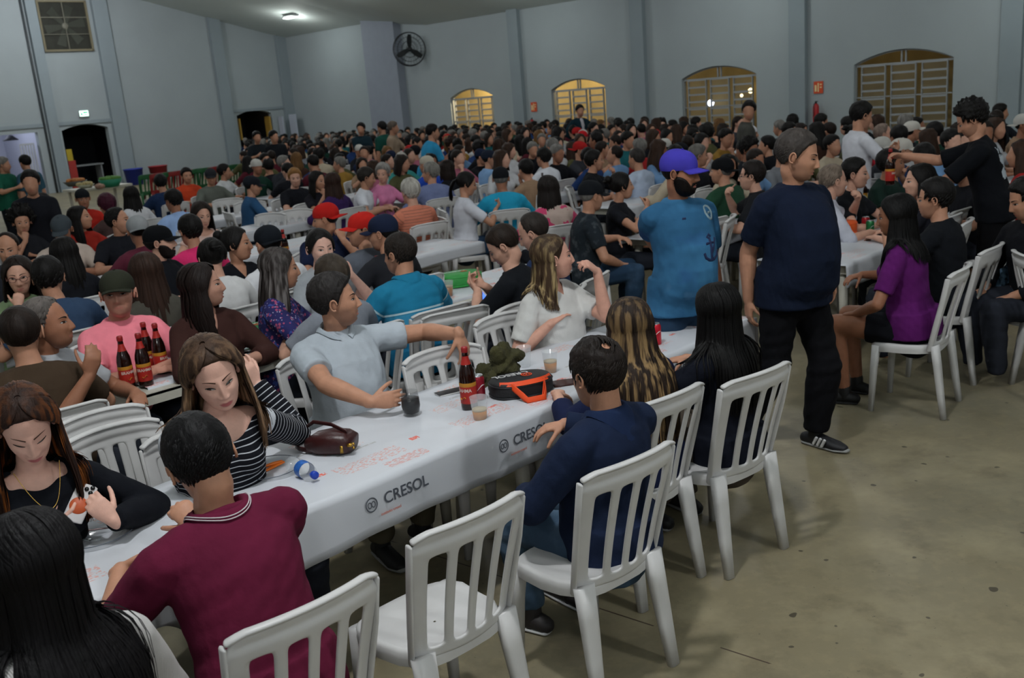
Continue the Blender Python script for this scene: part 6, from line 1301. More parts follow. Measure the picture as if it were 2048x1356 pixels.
for ri, qc in enumerate(ROWQ):
    a = 9.6 if qc < 6 else 8.6
    while PROJ(W(a, qc, .74))[0] < (500 if qc > 13 else 300) and a < 20: a += .3
    b = float(np.interp(qc, [2, 7.5, 11, 18, 34], [13.4, 15, 17.2, 20.3, 20.6])) + .2
    if b - a < 1.9 or W(a, qc).y < 5: continue
    o = cloth_run(a, b, qc, 'white cloth over the %s crowd table row' % ORD[ri + 1], C3, near=.12, far=.1, seed=30 + ri, res=.25); o['group'] = 'cloths of the far table rows'
    if ri < 12:
        for j in range(int((b - a) / 1.85)): table(a + .95 + 1.85 * j, qc, 'white table %s along the %s crowd row' % (ORD[j + 1], ORD[ri + 1]), 'tables of the far rows')
# ------------------------------------------------------------------ lettering
def textmesh(s, size, extrude=.0004, bold=0):
    c = bpy.data.curves.new('t', 'FONT'); c.body = s; c.size = size; c.align_x = 'CENTER'; c.align_y = 'CENTER'; c.extrude = extrude; c.offset = bold; o = bpy.data.objects.new('t', c); TS.collection.objects.link(o); TS.view_layers[0].update()
    me = bpy.data.meshes.new_from_object(o.evaluated_get(TS.view_layers[0].depsgraph)); bpy.data.objects.remove(o); return m2np(me)
INK = mat('ink_grey', '4c5058', .6); ORG = mat('ink_orange', 'd2603c', .6)
def logo_ring(mb, r=.024, cx=0, m=0, t=.0026):
    th = np.linspace(0, 2 * math.pi, 25); mb.loft(np.stack([cx + r * np.cos(th), r * np.sin(th), np.zeros(25)], -1), t, .0006, ref=(0, 0, 1), seg=6, cap=(0, 0), m=m)
    for s in (-1, 1): mb.loft(np.stack([cx + s * r * .33 + r * .30 * np.cos(th), r * .42 * np.sin(th), np.zeros(25)], -1), t * .8, .0006, ref=(0, 0, 1), seg=6, cap=(0, 0), m=m)
def cresol_on_cloth(p, q, z):
    mb = MB(); v, f, _ = textmesh('CRESOL', .062, .0004, .0008); mb.add(v + np.array([.135, 0, 0]), f); logo_ring(mb, .026, -.035); v, f, _ = textmesh('instituto cresol', .016, .0003); mb.add(v + np.array([.05, -.052, 0]), f, 1)
    L0 = (Matrix.Rotation(ROT_H, 4, 'Z') @ Matrix.Rotation(math.pi / 2 - .06, 4, 'X')); me = mb.mesh('printed_logo', [INK, ORG], False); o = mk('printed_logo', me, MAINCLOTH)
    o.matrix_parent_inverse = Matrix.Identity(4); o.matrix_local = MAINCLOTH_M.inverted() @ (Matrix.Translation(W(p, q, z)) @ L0)
MAINCLOTH_M = Matrix.Translation(W((-.75 + 4.78) / 2, 3.10, 0)) @ Matrix.Rotation(ROT_H, 4, 'Z')
for p in (1.28, 1.99, 2.70, 3.9): cresol_on_cloth(p, 3.10 - .35 - .0125, .665)
# grey printed crossword-like panel near the plate
mb = MB()
for i in range(7):
    for j in range(4):
        if (i * 7 + j * 3) % 4 == 0: continue
        x, y, w_, h_ = i * .028, j * .028, .026, .026
        for a, b, c_, d_ in ((x, y, x + w_, y), (x, y, x, y + h_)): mb.box(((a + c_) / 2, (b + d_) / 2, 0), (abs(c_ - a) + .0015, abs(d_ - b) + .0015, .0006))
o = mk('printed_panel', mb.mesh('printed_panel', [INK], False), MAINCLOTH); v = AT(235, 1062, .7425); o.matrix_local = MAINCLOTH_M.inverted() @ (Matrix.Translation((v.x, v.y, .7425)) @ Matrix.Rotation(ROT_H - .1, 4, 'Z'))
# ------------------------------------------------------------------ small things on the tables
ZT = .742
GLB = mat('bottle_glass', '2a0e06', .08, trans=.55, ior=1.5, spec=.6); LBR = mat('label_red', 'a02018', .5); LBY = mat('label_gold', 'b07820', .5); LBW = mat('label_white', 'c8b8b0', .5); CLR = mat('clear_plastic', 'dfe3e6', .1, alpha=.20, spec=.8); BEER = mat('beer', 'd08a24', .3); FOAM = mat('foam', 'c8b896', .8)
def on(px, py, z=ZT): v = AT(px, py, z); return (v.x, v.y, z)
_bm = {}
def beer_bottle(loc, label, group=None, kind='red', rz=0, tilt=None):
    r = bpy.data.objects.new('beer_bottle', None); COL.objects.link(r); r.location = loc; r.rotation_euler = (tilt or (0, 0, 0)); r.rotation_euler.z = rz; tag(r, label, 'bottle', group)
    if not _bm:
        mb = MB(); mb.lathe([(0, .003), (.030, .0), (.0365, .006), (.0375, .02), (.0375, .155), (.034, .18), (.022, .215), (.0155, .235), (.0135, .27), (.0145, .272), (.0145, .280), (.012, .283), (.012, .290), (0, .290)], 24); _bm['b'] = mb.mesh('glass', [GLB])
        mb = MB(); mb.lathe([(.0381, .035), (.0383, .036), (.0383, .112), (.0381, .113)], 28); _bm['l'] = mb.mesh('label', [None])
        mb = MB(); mb.lathe([(.0384, .113), (.0385, .114), (.0385, .130), (.0383, .131)], 28); _bm['s'] = mb.mesh('label_band', [None])
        mb = MB(); mb.lathe([(.0235, .212), (.0165, .236), (.0148, .25)], 20); _bm['n'] = mb.mesh('neck_label', [None])
        mb = MB(); mb.lathe([(.0150, .266), (.0158, .270), (.0158, .286), (.013, .2925), (0, .2925)], 18); _bm['c'] = mb.mesh('cap', [mat('cap_dark', '3a1014', .4)])
        v, f, _ = textmesh('BRAHMA', .021, .0003, .0006); a = v[:, 0] / .0387; v = np.stack([np.sin(a) * (.0388 + v[:, 2]), -np.cos(a) * (.0388 + v[:, 2]), v[:, 1] + .096], -1); mb = MB(); mb.add(v, f); mb2 = MB(); _bm['t'] = mb.mesh('lettering', [LBW], False)
        mb = MB(); a = np.linspace(-.35, .35, 9); mb.loft(np.stack([np.sin(a) * .0386, -np.cos(a) * .0386, .062 + .006 * np.sin(a * 9)], -1), .006, .0006, ref=(0, 0, 1), seg=6); _bm['m'] = mb.mesh('emblem', [LBY])
    red, yel = (LBR, LBY) if kind == 'red' else (LBY, mat('label_yellow', 'c8a018', .5)); mk('glass', _bm['b'], r); mk('label', _bm['l'], r, mats=[red if kind == 'red' else yel]); mk('label_band', _bm['s'], r, mats=[LBY]); mk('neck_label', _bm['n'], r, mats=[LBR if kind == 'red' else yel])
    if kind == 'red':
        mk('cap', _bm['c'], r, mats=[mat('cap_red', '8c1c1c', .4)]) if rz != 9 else None
        for ch in r.children:
            if ch.name.startswith('label') and 'band' not in ch.name: mk('lettering', _bm['t'], ch); mk('emblem', _bm['m'], ch)
    return r
facecam = lambda loc, d=0: math.atan2(loc[1], loc[0]) - math.pi / 2 + R(d)
for (x, y, lab, d) in ((258, 778, 'brown beer bottle with red label, front left of the four', 25), (294, 772, 'brown beer bottle with red label, front middle of the four', 0), (303, 745, 'brown beer bottle behind the front pair, its cap highest', -20), (326, 748, 'brown beer bottle at the right of the four', 60)):
    l = on(x, y); beer_bottle(l, lab, 'beer bottles before the pink t-shirt man', rz=facecam(l, d))
l = on(940, 818); beer_bottle(l, 'brown beer bottle with red label on the foreground table', rz=facecam(l, -40))
l = on(537, 690, .745); beer_bottle(l, 'tall dark beer bottle with red neck on the second table beside the green bag', rz=facecam(l, 150))
l = on(573, 520, .745); beer_bottle(l, 'dark bottle with red cap on the third table behind the floral blouse', rz=2)
l = on(762, 590, .745); beer_bottle(l, 'dark bottle beside the teal polo man', rz=2)
for (x, y, lab, k) in ((1697, 436, 'dark bottle with yellow labels left of the blue cup', 'yel'), (1727, 412, 'dark bottle with yellow labels behind the blue cup', 'yel'), (1881, 372, 'brown bottle standing left under the waiter arm', 'red'), (1862, 380, 'brown bottle standing nearest the purple top', 'red')):
    l = on(x, y, .745); beer_bottle(l, lab, 'bottles on the right-hand table', k, rz=facecam(l))
s_ = WAITER['_s']; hw = WAITER['_root'] + WAITER['_Rw'] @ (s_.arm[1][2] + nrm(s_.arm[1][3]['d']) * .10); beer_bottle((hw[0], hw[1], hw[2] - .235), 'brown beer bottle held by its neck in the waiter hand', rz=1)
def cup(loc, label, fill=.5, col=None, group=None, h=.11, r0=.028, r1=.039):
    r = bpy.data.objects.new('plastic_cup', None); COL.objects.link(r); r.location = loc; tag(r, label, 'cup', group)
    mb = MB(); mb.lathe([(0, .001), (r0, .001), (r1, h), (r1 + .0015, h + .001), (r1 - .001, h), (r0 - .001, .003), (0, .003)], 24); mk('cup', mb.mesh('cup', [col or CLR]), r)
    if fill: rr = r0 + (r1 - r0) * fill - .0012; mb = MB(); mb.lathe([(0, .004), (r0 - .0015, .004), (rr, h * fill), (0, h * fill)], 24); mk('beer', mb.mesh('beer', [BEER]), r); mb = MB(); mb.lathe([(0, h * fill), (rr, h * fill), (rr + .0005, h * fill + .008), (0, h * fill + .009)], 20); mk('foam', mb.mesh('foam', [FOAM]), r)
    return r
cup(on(961, 842), 'clear plastic cup half full of beer beside the front bottle', .45); cup(on(1102, 745), 'clear plastic cup of beer behind the black cooler bag', .5); cup(on(1050, 735), 'empty clear plastic cups stacked by the olive knit bundle', 0)
cup(on(898, 592, .745), 'beer in a plastic cup beside the green bag', .6); cup(on(1258, 462, .745), 'plastic cup of beer beside the tall white cup', .5); cup(on(1680, 482, .745), 'plastic cup of beer before the orange box', .4)
cup(on(1233, 462, .745), 'tall plain white cup on the table left of the blue jersey', 0, mat('cup_cream', 'c8c8a8', .5), h=.24, r0=.045, r1=.052); cup(on(1722, 440, .745), 'dark blue cup among the right-hand bottles', 0, mat('cup_blue', '1c2a6c', .4), h=.13, r0=.035, r1=.05); cup(on(590, 668, .745), 'crumpled clear plastic by the keys on the second table', 0); cup(on(384, 372, .745), 'pale cream cup on the far left table', 0, mat('cup_cream', 'c8c8a8', .5), h=.16, r0=.04, r1=.05); cup(on(1755, 384, .745), 'clear tall glass beside the right-hand bottles', 0, h=.2)
P = H[0]
# dark stemless glass in the polo man's hand
s_ = H[4]['_s']; wr = H[4]['_root'] + H[4]['_Rw'] @ s_.arm[1][2]; l = on(824, 832)
r = bpy.data.objects.new('drinking_glass', None); COL.objects.link(r); r.location = l; tag(r, 'rounded glass of dark drink in the grey polo man hand', 'glass')
mb = MB(); mb.lathe([(0, .002), (.026, .0), (.037, .02), (.043, .05), (.041, .085), (.035, .118), (.034, .118), (.040, .085), (.042, .05), (.036, .021), (0, .006)], 28); mk('glass', mb.mesh('glass', [mat('tinted_glass', '50565a', .08, alpha=.16, spec=1)]), r)
mb = MB(); mb.lathe([(0, .007), (.034, .02), (.0415, .05), (.0395, .084), (0, .084)], 28); mk('drink', mb.mesh('drink', [mat('cola', '100604', .1)]), r)
def can(loc, label, c1, c2):
    r = bpy.data.objects.new('drink_can', None); COL.objects.link(r); r.location = loc; tag(r, label, 'can'); mb = MB(); mb.lathe([(0, .002), (.024, .0), (.033, .01), (.033, .105), (.027, .117)], 24); mk('can_body', mb.mesh('can_body', [mat('can_' + c1, c1, .3, metal=.3)]), r)
    mb = MB(); mb.lathe([(.027, .117), (.028, .121), (.025, .119), (0, .118)], 24); mk('lid', mb.mesh('lid', [mat('alu', 'b8bcc0', .25, metal=.9)]), r); mb = MB(); a = np.linspace(-1, 1, 13); mb.loft(np.stack([.0332 * np.sin(a), -.0332 * np.cos(a), .06 + .02 * np.sin(a * 2)], -1), .007, .0005, ref=(0, 0, 1), seg=6); mk('wave', mb.mesh('wave', [mat('can_' + c2, c2, .4)]), r); r.rotation_euler.z = facecam(loc)
can(on(958, 800), 'red and silver drink can behind the front beer bottle', '8c1a2a', 'c0c0c4'); can(on(1731, 462, .745), 'red drink can by the orange box', 'a01c24', 'c8c8c8'); can(on(1740, 470, .745), 'green drink can right of the red can', '1c6a38', 'c8c8c8'); can(on(1311, 690), 'bright red can beside the streaked-blonde woman', 'c0182c', 'd8d0d0'); can(on(1168, 432, .745), 'silver and red can on the table behind the cap man', 'a0a0a4', 'a01c24')
def phone(loc, label, rz, back=None, tilt=(0, 0), parent=None, size=(.072, .148, .009), scr='0a0b0e', emit=None):
    r = bpy.data.objects.new('phone', None); COL.objects.link(r); r.location = loc; r.rotation_euler = (tilt[0], tilt[1], rz); tag(r, label, 'phone'); mb = MB(); w_, h_, t_ = size
    mb.loft([(0, -h_ / 2 + .006, 0), (0, 0, 0), (0, h_ / 2 - .006, 0)], w_ / 2, t_ / 2, ref=(0, 0, 1), seg=24, cap=(1, 1), pw=5); mk('body', mb.mesh('body', [mat('phone_' + (back or 'c0c0c0'), back or 'c0c0c0', .3)]), r)
    mb = MB(); mb.box((0, 0, t_ / 2), (w_ - .006, h_ - .004, .0012)); mk('screen', mb.mesh('screen', [mat('screen_' + scr + str(bool(emit)), scr, .1, emit=emit)], False), r); return r
phone(on(901, 784, .752), 'black-screened phone with pale case lying on the foreground table', R(-62)); phone(on(1160, 660, .75), 'dark phone lying by the white blouse', R(-40), back='40384a'); phone(on(957, 584, .83), 'lit phone in the hand of the man in black polo', R(60), tilt=(R(50), 0), back='202024', scr='4a78e0', emit=('5a88ff', 1.6))
v = AT(160, 1006, .90); r = phone((v.x, v.y, .90), 'white phone with orange round back sticker in the young woman hands', 0, back='c4c0c0', size=(.066, .136, .009))
zb = (v - Vector((0, 0, CAMH))).normalized() * -1; zb = (zb + Vector((0, 0, .25))).normalized(); yb = Vector((.45, .25, .9)); yb = (yb - zb * yb.dot(zb)).normalized(); xb = yb.cross(-zb); r.matrix_world = Matrix(((xb.x, yb.x, -zb.x, v.x), (xb.y, yb.y, -zb.y, v.y), (xb.z, yb.z, -zb.z, .90), (0, 0, 0, 1)))
mb = MB()
for x, y in ((-.018, .058), (-.018, .040), (-.002, .049)): mb.lathe([(0, -.0085), (.007, -.0085), (.0075, -.004)], 14, (x, y, 0))
mk('lenses', mb.mesh('lenses', [mat('lens_black', '0c0c0e', .1)]), r); mb = MB(); mb.lathe([(0, -.0068), (.027, -.0068), (.029, -.004)], 28, (0, -.01, 0)); mk('round_sticker', mb.mesh('round_sticker', [mat('sticker_orange', 'b04c22', .5)]), r)
def plate(loc, label, rad=.125):
    r = bpy.data.objects.new('glass_plate', None); COL.objects.link(r); r.location = loc; tag(r, label, 'plate'); mb = MB(); mb.lathe([(0, .003), (rad * .62, .003), (rad * .80, .010), (rad, .019), (rad + .001, .0215), (rad - .002, .0215), (rad * .79, .0135), (rad * .6, .0065), (0, .0065)], 48); mk('dish', mb.mesh('dish', [mat('plate_glass', 'cfd6dc', .08, alpha=.22, spec=1)]), r)
    mb = MB(); th = np.linspace(0, 2 * math.pi, 49); mb.loft(np.stack([rad * np.cos(th), rad * np.sin(th), np.full(49, .0212)], -1), .0016, ref=(0, 0, 1), seg=6, cap=(0, 0)); mk('rim', mb.mesh('rim', [mat('plate_rim', '5c626c', .1)]), r); return r
plate(on(538, 944), 'clear glass plate beside the striped-top woman'); plate(on(190, 1074), 'clear glass plate before the woman with the phone', .135)
def cutlery(loc, label, rz, kind='knife', zt=.022, blade='c0c4c8'):
    r = bpy.data.objects.new(kind, None); COL.objects.link(r); r.location = (loc[0], loc[1], loc[2] + zt); r.rotation_euler = (0, R(2), rz); tag(r, label, kind); mb = MB(); mb.loft([(-.10, 0, 0), (-.07, 0, .001), (-.03, 0, 0), (0, 0, 0)], [.008, .0095, .0085, .006], [.005, .006, .006, .004], ref=(0, 0, 1), seg=12); mk('handle', mb.mesh('handle', [mat('orange_plastic', 'e0701c', .4)]), r)
    m = mat('steel_' + blade, blade, .25, metal=.9); mb = MB()
    if kind == 'knife': mb.loft([(0, 0, 0), (.04, .001, 0), (.09, .001, 0), (.115, -.004, 0)], [.007, .0085, .008, .001], .0009, ref=(0, 0, 1), seg=8)
    else:
        mb.loft([(0, 0, 0), (.045, 0, 0), (.06, 0, -.002)], [.003, .003, .010], .0012, ref=(0, 0, 1), seg=8)
        for k in range(4): mb.loft([(.058, (k - 1.5) * .006, -.002), (.08, (k - 1.5) * .006, -.003), (.098, (k - 1.5) * .006, 0)], [.002, .0018, .001], .001, ref=(0, 0, 1), seg=6)
    mk('blade' if kind == 'knife' else 'tines', mb.mesh('m', [m]), r); return r
l = on(516, 948); cutlery(l, 'orange-handled knife with dark blade on the plate by the striped-top woman', R(-148), 'knife', blade='1c1c20'); l = on(528, 950); cutlery(l, 'orange-handled fork lying under the knife on the striped-top woman plate', R(-128), 'fork', .014)
l = on(152, 1076); cutlery(l, 'orange-handled knife on the plate before the phone woman', R(12), 'knife', blade='4a3030'); l = on(148, 1092); cutlery(l, 'orange-handled fork on the plate before the phone woman', R(0), 'fork')
# cooler bags
def cooler(loc, label, rz, body, trim=None, size=(.165, .125, .085), text=None, tc='c8c8c8'):
    r = bpy.data.objects.new('cooler_bag', None); COL.objects.link(r); r.location = loc; r.rotation_euler = (0, 0, rz); tag(r, label, 'bag'); a, b, h = size; mb = MB()
    mb.loft([(0, 0, .002), (0, 0, .01), (0, 0, h * .5), (0, 0, h - .006), (0, 0, h + .004), (0, 0, h + .010)], np.array([.94, 1, 1.015, 1, .95, .6]) * a, np.array([.94, 1, 1.015, 1, .95, .6]) * b, ref=(0, 1, 0), seg=40, cap=(0, 0), pw=2.5); mk('bag_body', mb.mesh('bag_body', [mat('bag_' + body, body, .6, bump=.2, bscale=120)]), r)
    th = np.linspace(0, 2 * math.pi, 41); c, s = np.cos(th), np.sin(th); mb = MB()
    for z in (.014, h - .010): mb.loft(np.stack([a * 1.01 * np.sign(c) * abs(c) ** .8, b * 1.01 * np.sign(s) * abs(s) ** .8, np.full(41, z)], -1), .0028, ref=(0, 0, 1), seg=6, cap=(0, 0))
    mk('piping', mb.mesh('piping', [mat('pipe_' + body, lin(body, 1.5)[:3] if body != '101114' else '1c1d22', .5)]), r)
    if trim:
        t = mat('trim_' + trim, trim, .6); mb = MB(); yb = -b - .001
        x = np.linspace(-.13, .13, 9); mb.grid(np.array([[(q * 1.0, yb * math.sqrt(max(0, 1 - (abs(q) / a) ** 2.5)) - .004, h - .004), (q * .97, (yb + .02) * math.sqrt(max(0, 1 - (abs(q) / a) ** 2.5)) - .004, h + .013)] for q in x]))
        for s_ in (0, 1): k = .012 + .018 * s_; zz = h * .9 - .07 * s_; P = [(-.085, yb * .82, h - .002), (-.06, yb - .012 - k, h * .55), (-.042, yb - .035 - k, .012 + .006 * s_), (.042, yb - .038 - k, .012 + .006 * s_), (.06, yb - .012 - k, h * .55), (.085, yb * .82, h - .002)]; mb.loft(P, .0022, .014, ref=(0, .35, 1), seg=8)
        mk('handles', mb.mesh('handles', [t]), r)
    if text:
        v, f, _ = textmesh(text, .050, .0004, .001); mb = MB(); mb.add(v * (-1, -1, 1) + np.array([-.035 if text == 'CRESOL' else 0, .035, h + .012]), f)
        if text == 'CRESOL':
            o_ = MB(); logo_ring(o_, .024, 0, 0, .003); o_.xf(np.array([[-1, 0, 0, .03], [0, -1, 0, -.005], [0, 0, 1, h + .013], [0, 0, 0, 1.]])); mk('round_logo', o_.mesh('round_logo', [mat('trim_' + (trim or 'd06030'), trim or 'd06030', .6)]), r)
        mk('lettering', mb.mesh('lettering', [mat('letter_' + tc, tc, .6)], False), r)
    return r
cooler(on(1043, 786), 'black oval cooler bag with orange handles and white lettering', R(22), '101114', 'e04a18', (.150, .105, .075), 'CRESOL')
cooler(on(510, 676, .745), 'green oval cooler bag before the brown V-neck woman', R(15), '1c7440', None, (.155, .115, .075), 'CRESOL', 'b8d0c0'); cooler(on(922, 570, .745), 'bright green oval cooler bag before the black polo man', R(25), '2c8a3c', None, (.16, .125, .09), 'CRESOL', 'b8d0c0')
cooler(on(1683, 468, .745), 'orange cooler box among the bottles on the right-hand table', R(20), 'd8561c', None, (.13, .09, .10), 'CRESOL'); cooler(on(350, 575, .745), 'light green cooler bag beside the long brown hair', R(15), '3c9448', None, (.11, .09, .06))
# dark red handbag with strap
r = bpy.data.objects.new('handbag', None); COL.objects.link(r); l = on(668, 905); r.location = l; r.rotation_euler = (0, 0, R(-8)); tag(r, 'small dark burgundy leather handbag with gold clasp lying on the cloth', 'handbag'); lm = mat('burgundy_leather', '32100f', .38, bump=.15, bscale=90)
mb = MB(); mb.loft([(-.085, 0, .04), (-.06, .0, .045), (0, 0, .05), (.06, 0, .047), (.09, -.004, .042)], [.040, .058, .066, .064, .050], [.034, .044, .049, .046, .036], ref=(0, 0, 1), seg=22, cap=(1, 0), pw=2.8); mk('bag_body', mb.mesh('bag_body', [lm]), r)
mb = MB(); mb.loft([(-.09, .04, .03), (-.13, .05, .09), (-.08, .03, .125), (0, .01, .118), (.07, -.02, .095)], .004, .009, ref=(0, 0, 1), seg=8); mb.loft([(-.08, -.03, .02), (-.14, -.02, .03), (-.17, .03, .02), (-.15, .07, .03), (-.09, .08, .012)], .003, .010, ref=(0, 0, 1), seg=8); mb.loft([(-.12, .06, .05), (-.16, .09, .07), (-.19, .08, .05)], .003, .014, ref=(0, 0, 1), seg=8); mk('strap', mb.mesh('strap', [lm]), r)
mb = MB(); mb.box((.055, -.062, .035), (.012, .006, .03)); mb.box((.088, -.05, .05), (.02, .02, .012)); mb.ell((.095, -.03, .045), .007, 8, 6); mb.ell((.10, -.045, .035), .006, 8, 6); mk('clasp', mb.mesh('clasp', [mat('brass', 'b08a3c', .3, metal=.9)]), r)
# lying water bottle
r = bpy.data.objects.new('water_bottle', None); COL.objects.link(r); l = on(606, 938, ZT + .033); r.location = l; r.rotation_euler = (R(90), 0, R(38)); tag(r, 'clear plastic water bottle with blue cap and label lying on its side', 'bottle')
mb = MB(); pr = [(0, -.10), (.024, -.10), (.031, -.092), (.0325, -.07), (.030, -.055), (.0325, -.04), (.030, -.025), (.0325, -.01), (.0325, .035), (.028, .060), (.014, .080), (.013, .088)]; mb.lathe(pr, 24); mk('bottle_body', mb.mesh('bottle_body', [CLR]), r)
mb = MB(); mb.lathe([(.0330, -.012), (.0332, -.01), (.0332, .030), (.0328, .032)], 24); mk('label', mb.mesh('label', [mat('label_blue', '2c62b0', .4, var=.4, vscale=60)]), r); mb = MB(); mb.lathe([(.015, .084), (.0155, .086), (.0155, .100), (.014, .102), (0, .102)], 20); mk('cap', mb.mesh('cap', [mat('cap_blue', '1c3ea8', .35)]), r)
# wallet, keys, folded napkin, snack pack, sunglasses
def slab(name, loc, d, rz, m, label, cat, group=None):
    mb = MB(); mb.loft([(-d[0] / 2, 0, 0), (0, 0, d[2] * .15), (d[0] / 2, 0, 0)], d[1] / 2, d[2] / 2, ref=(0, 0, 1), seg=16, cap=(0, 0), pw=5); o = mk(name, mb.mesh(name, [m]), None, (loc[0], loc[1], loc[2] + d[2] / 2), rz); return tag(o, label, cat, group)
slab('wallet', on(1128, 770), (.11, .09, .016), R(10), mat('wallet_brown', '3a1c18', .5), 'dark brown wallet lying beside the cooler bag', 'wallet'); slab('snack_pack', on(478, 692, .745), (.12, .07, .02), R(20), mat('snack_green', '4c8a2c', .4, var=.6, vscale=30), 'green and red snack packet on the second table', 'packet')
slab('phone', on(505, 702, .745), (.15, .075, .012), R(30), mat('black_gloss', '0c0c10', .2), 'black phone near the green bag on the second table', 'phone'); slab('car_key', on(577, 683, .745), (.07, .04, .02), R(30), mat('black_gloss', '0c0c10', .2), 'black car key on the second table', 'key')
slab('folded_towel', on(205, 536, .745), (.30, .22, .05), R(30), mat('towel_teal', '9ab0b8', .9, var=.6, vscale=8), 'white and blue patterned folded towel in the left crowd', 'towel'); slab('bread_tray', on(1048, 388, .745), (.2, .14, .05), R(10), mat('yellow_card', 'b09a30', .6), 'yellow packet in the hands beside the teal shirt', 'packet')
# olive knit bundle on the empty chair's back
def bundle(loc, rad, m, label, name, seed=1, cat='clothing'):
    rgs = np.random.RandomState(seed); mb = MB()
    for k in range(26): mb.ell(np.array(loc) + np.clip(rgs.normal(size=3), -1.6, 1.6) * np.array(rad) * .5, np.array(rad) * rgs.uniform(.2, .55, 3), 14, 10)
    v, f, n = remesh(mb, .006, 2); v = folds(v, n, .006, seed, 60); mb = MB(); mb.add(v - np.array(loc), f); o = mk(name, mb.mesh(name, [m]), None, loc); return tag(o, label, cat)
v = AT(995, 722, .86); o = bundle((v.x, v.y, .80), (.10, .10, .12), mat('olive_knit', '39371c', .95, bump=.6, bscale=150, var=.3, vscale=30), 'crumpled olive green knit bag on the table behind the cooler bag', 'knit_bag', 4, 'bag')
mb = MB(); mb.loft([(-.01, -.10, -.06), (.0, -.13, .0), (.04, -.135, .02), (.075, -.125, .0), (.085, -.10, -.06)], .006, ref=(0, 1, 0), seg=8); mk('yellow_handle', mb.mesh('yellow_handle', [mat('neon_yellow', 'b0b020', .5)]), o)
# chairs that stand empty
def echair(px, py, face, lab, lod=0, z=.86): v = AT(px, py, z); a = R(face); chair(v.x + math.sin(a) * .28, v.y + math.cos(a) * .28, face, lab, None, lod)
echair(878, 712, FAR+14, 'empty white plastic chair between the grey polo man and the white blouse woman'); echair(1010, 640, FAR+16, 'white plastic chair behind the white blouse woman, partly hidden')
echair(186, 843, FAR, 'grey-shaded empty plastic chair behind the young woman in black'); echair(210, 874, FAR, 'second empty plastic chair behind the young woman in black, in front of its twin')
echair(188, 580, FAR, 'empty chair behind the slate blue t-shirt man', 0); echair(308, 402, 20, 'empty white chair at the left middle tables, leftmost', 1); echair(500, 408, 170, 'empty white chair behind the blue-shirted man', 1); echair(590, 425, 165, 'empty white chair at the middle tables near the red cap', 1); echair(455, 402, 165, 'empty white chair beside the pale-topped woman', 1); echair(545, 432, 200, 'empty white chair left of the red cap man', 1)
echair(838, 432, -30, 'white chair behind the peach-checked shirt', 1); echair(880, 425, 80, 'white chair with back turned beside the white t-shirt woman', 1); echair(1432, 445, -40, 'empty white chair behind the blue jersey, left one', 0); echair(1468, 440, -70, 'empty white chair behind the blue jersey, right one', 0); echair(918, 632, -30, 'white chair back behind the teal polo man', 0)
echair(1885, 462, -42, 'white chair behind the woman in purple, second in the row'); echair(1910, 440, -42, 'white chair behind the woman in purple, third in the row'); echair(1935, 425, -42, 'white chair nearest the waiter, fourth in the row'); echair(2040, 520, 98, 'white plastic chair cut by the right edge with a cloth on its back')
v = AT(2012, 560, .62); bundle((v.x, v.y, .62), (.07, .05, .13), mat('towel_blue', '5a7890', .95, var=.5, vscale=25), 'pale blue patterned cloth hanging from the chair at the right edge', 'hanging_cloth', 8)
v = AT(2040, 600, .52); bundle((v.x, v.y, .52), (.05, .05, .13), mat('jacket_tan', '8a7462', .95, var=.3, vscale=15), 'tan garment hanging from the chair at the right edge', 'hanging_jacket', 9)
# necklace, ring, watch
s = H[0]['_s']; nb = s.nb; mb = MB(); a = np.linspace(-1, 1, 25); c = nb + np.array([0, .075, -.02]); mb.loft([nb + np.array([.068 * math.sin(t * 1.5) if False else .07 * t, .055 + .075 * (1 - t * t), -.125 * (1 - t * t) + .0]) for t in a], .0012, ref=(0, 1, 0), seg=5); mb.ell(nb + np.array([0, .135, -.14]), (.011, .004, .012), 12, 8); mk('necklace', mb.mesh('necklace', [mat('gold', 'c8a050', .25, metal=.9)]), H[0]['_o'])
# ------------------------------------------------------------------ far left: serving table, tubs, stacked chairs, shelf
def ftable(p0, p1, q, label):
    r = bpy.data.objects.new('serving_table', None); COL.objects.link(r); tag(r, label, 'table'); mb = MB(); hbox(mb, p0, p1, q - .4, q + .4, .74, .79); mk('tabletop', mb.mesh('tabletop', [TBW], False), r)
    for p in (p0 + .1, p1 - .14):
        for qq in (q - .34, q + .30): mb = MB(); hbox(mb, p, p + .05, qq, qq + .05, 0, .74); mk('leg', mb.mesh('leg', [TBW], False), r)
ftable(8.9, 10.2, 22.5, 'white serving table with food bowls at the far left'); 
def bowl(px, py, r_, h, c, label, food=None, name='food_bowl', z=.79):
    v = AT(px, py, z); r = bpy.data.objects.new(name, None); COL.objects.link(r); r.location = (v.x, v.y, z); tag(r, label, 'bowl'); mb = MB(); mb.lathe([(0, .0), (r_ * .6, 0), (r_, h), (r_ * .96, h), (0, h * .6)], 24); mk('basin', mb.mesh('basin', [mat('bowl_' + c, c, .5)]), r)
    if food:
        mb = MB(); rgs = np.random.RandomState(int(px))
        for k in range(26): a, q = rgs.rand() * 6.28, math.sqrt(rgs.rand()) * r_ * .8; mb.ell((q * math.cos(a), q * math.sin(a), h + .03 * (1 - q / r_)), .05, 8, 6)
        o = mk('food', mb.mesh('food', [mat('food_' + food, food, .7, var=.3, vscale=20)]), r); o['kind'] = 'stuff'
bowl(152, 372, .28, .12, '4a4c46', 'wide bowl of bread rolls on the serving table', 'b07038'); bowl(172, 376, .20, .08, 'a0a08c', 'pale shallow bowl of food beside the bread rolls', 'a89868'); bowl(223, 374, .26, .18, '1c7a5c', 'green basin of salad greens on the serving table', '4c7a30'); bowl(200, 378, .09, .05, '8a6c60', 'small brownish bowl between the basins', '9a7a68')
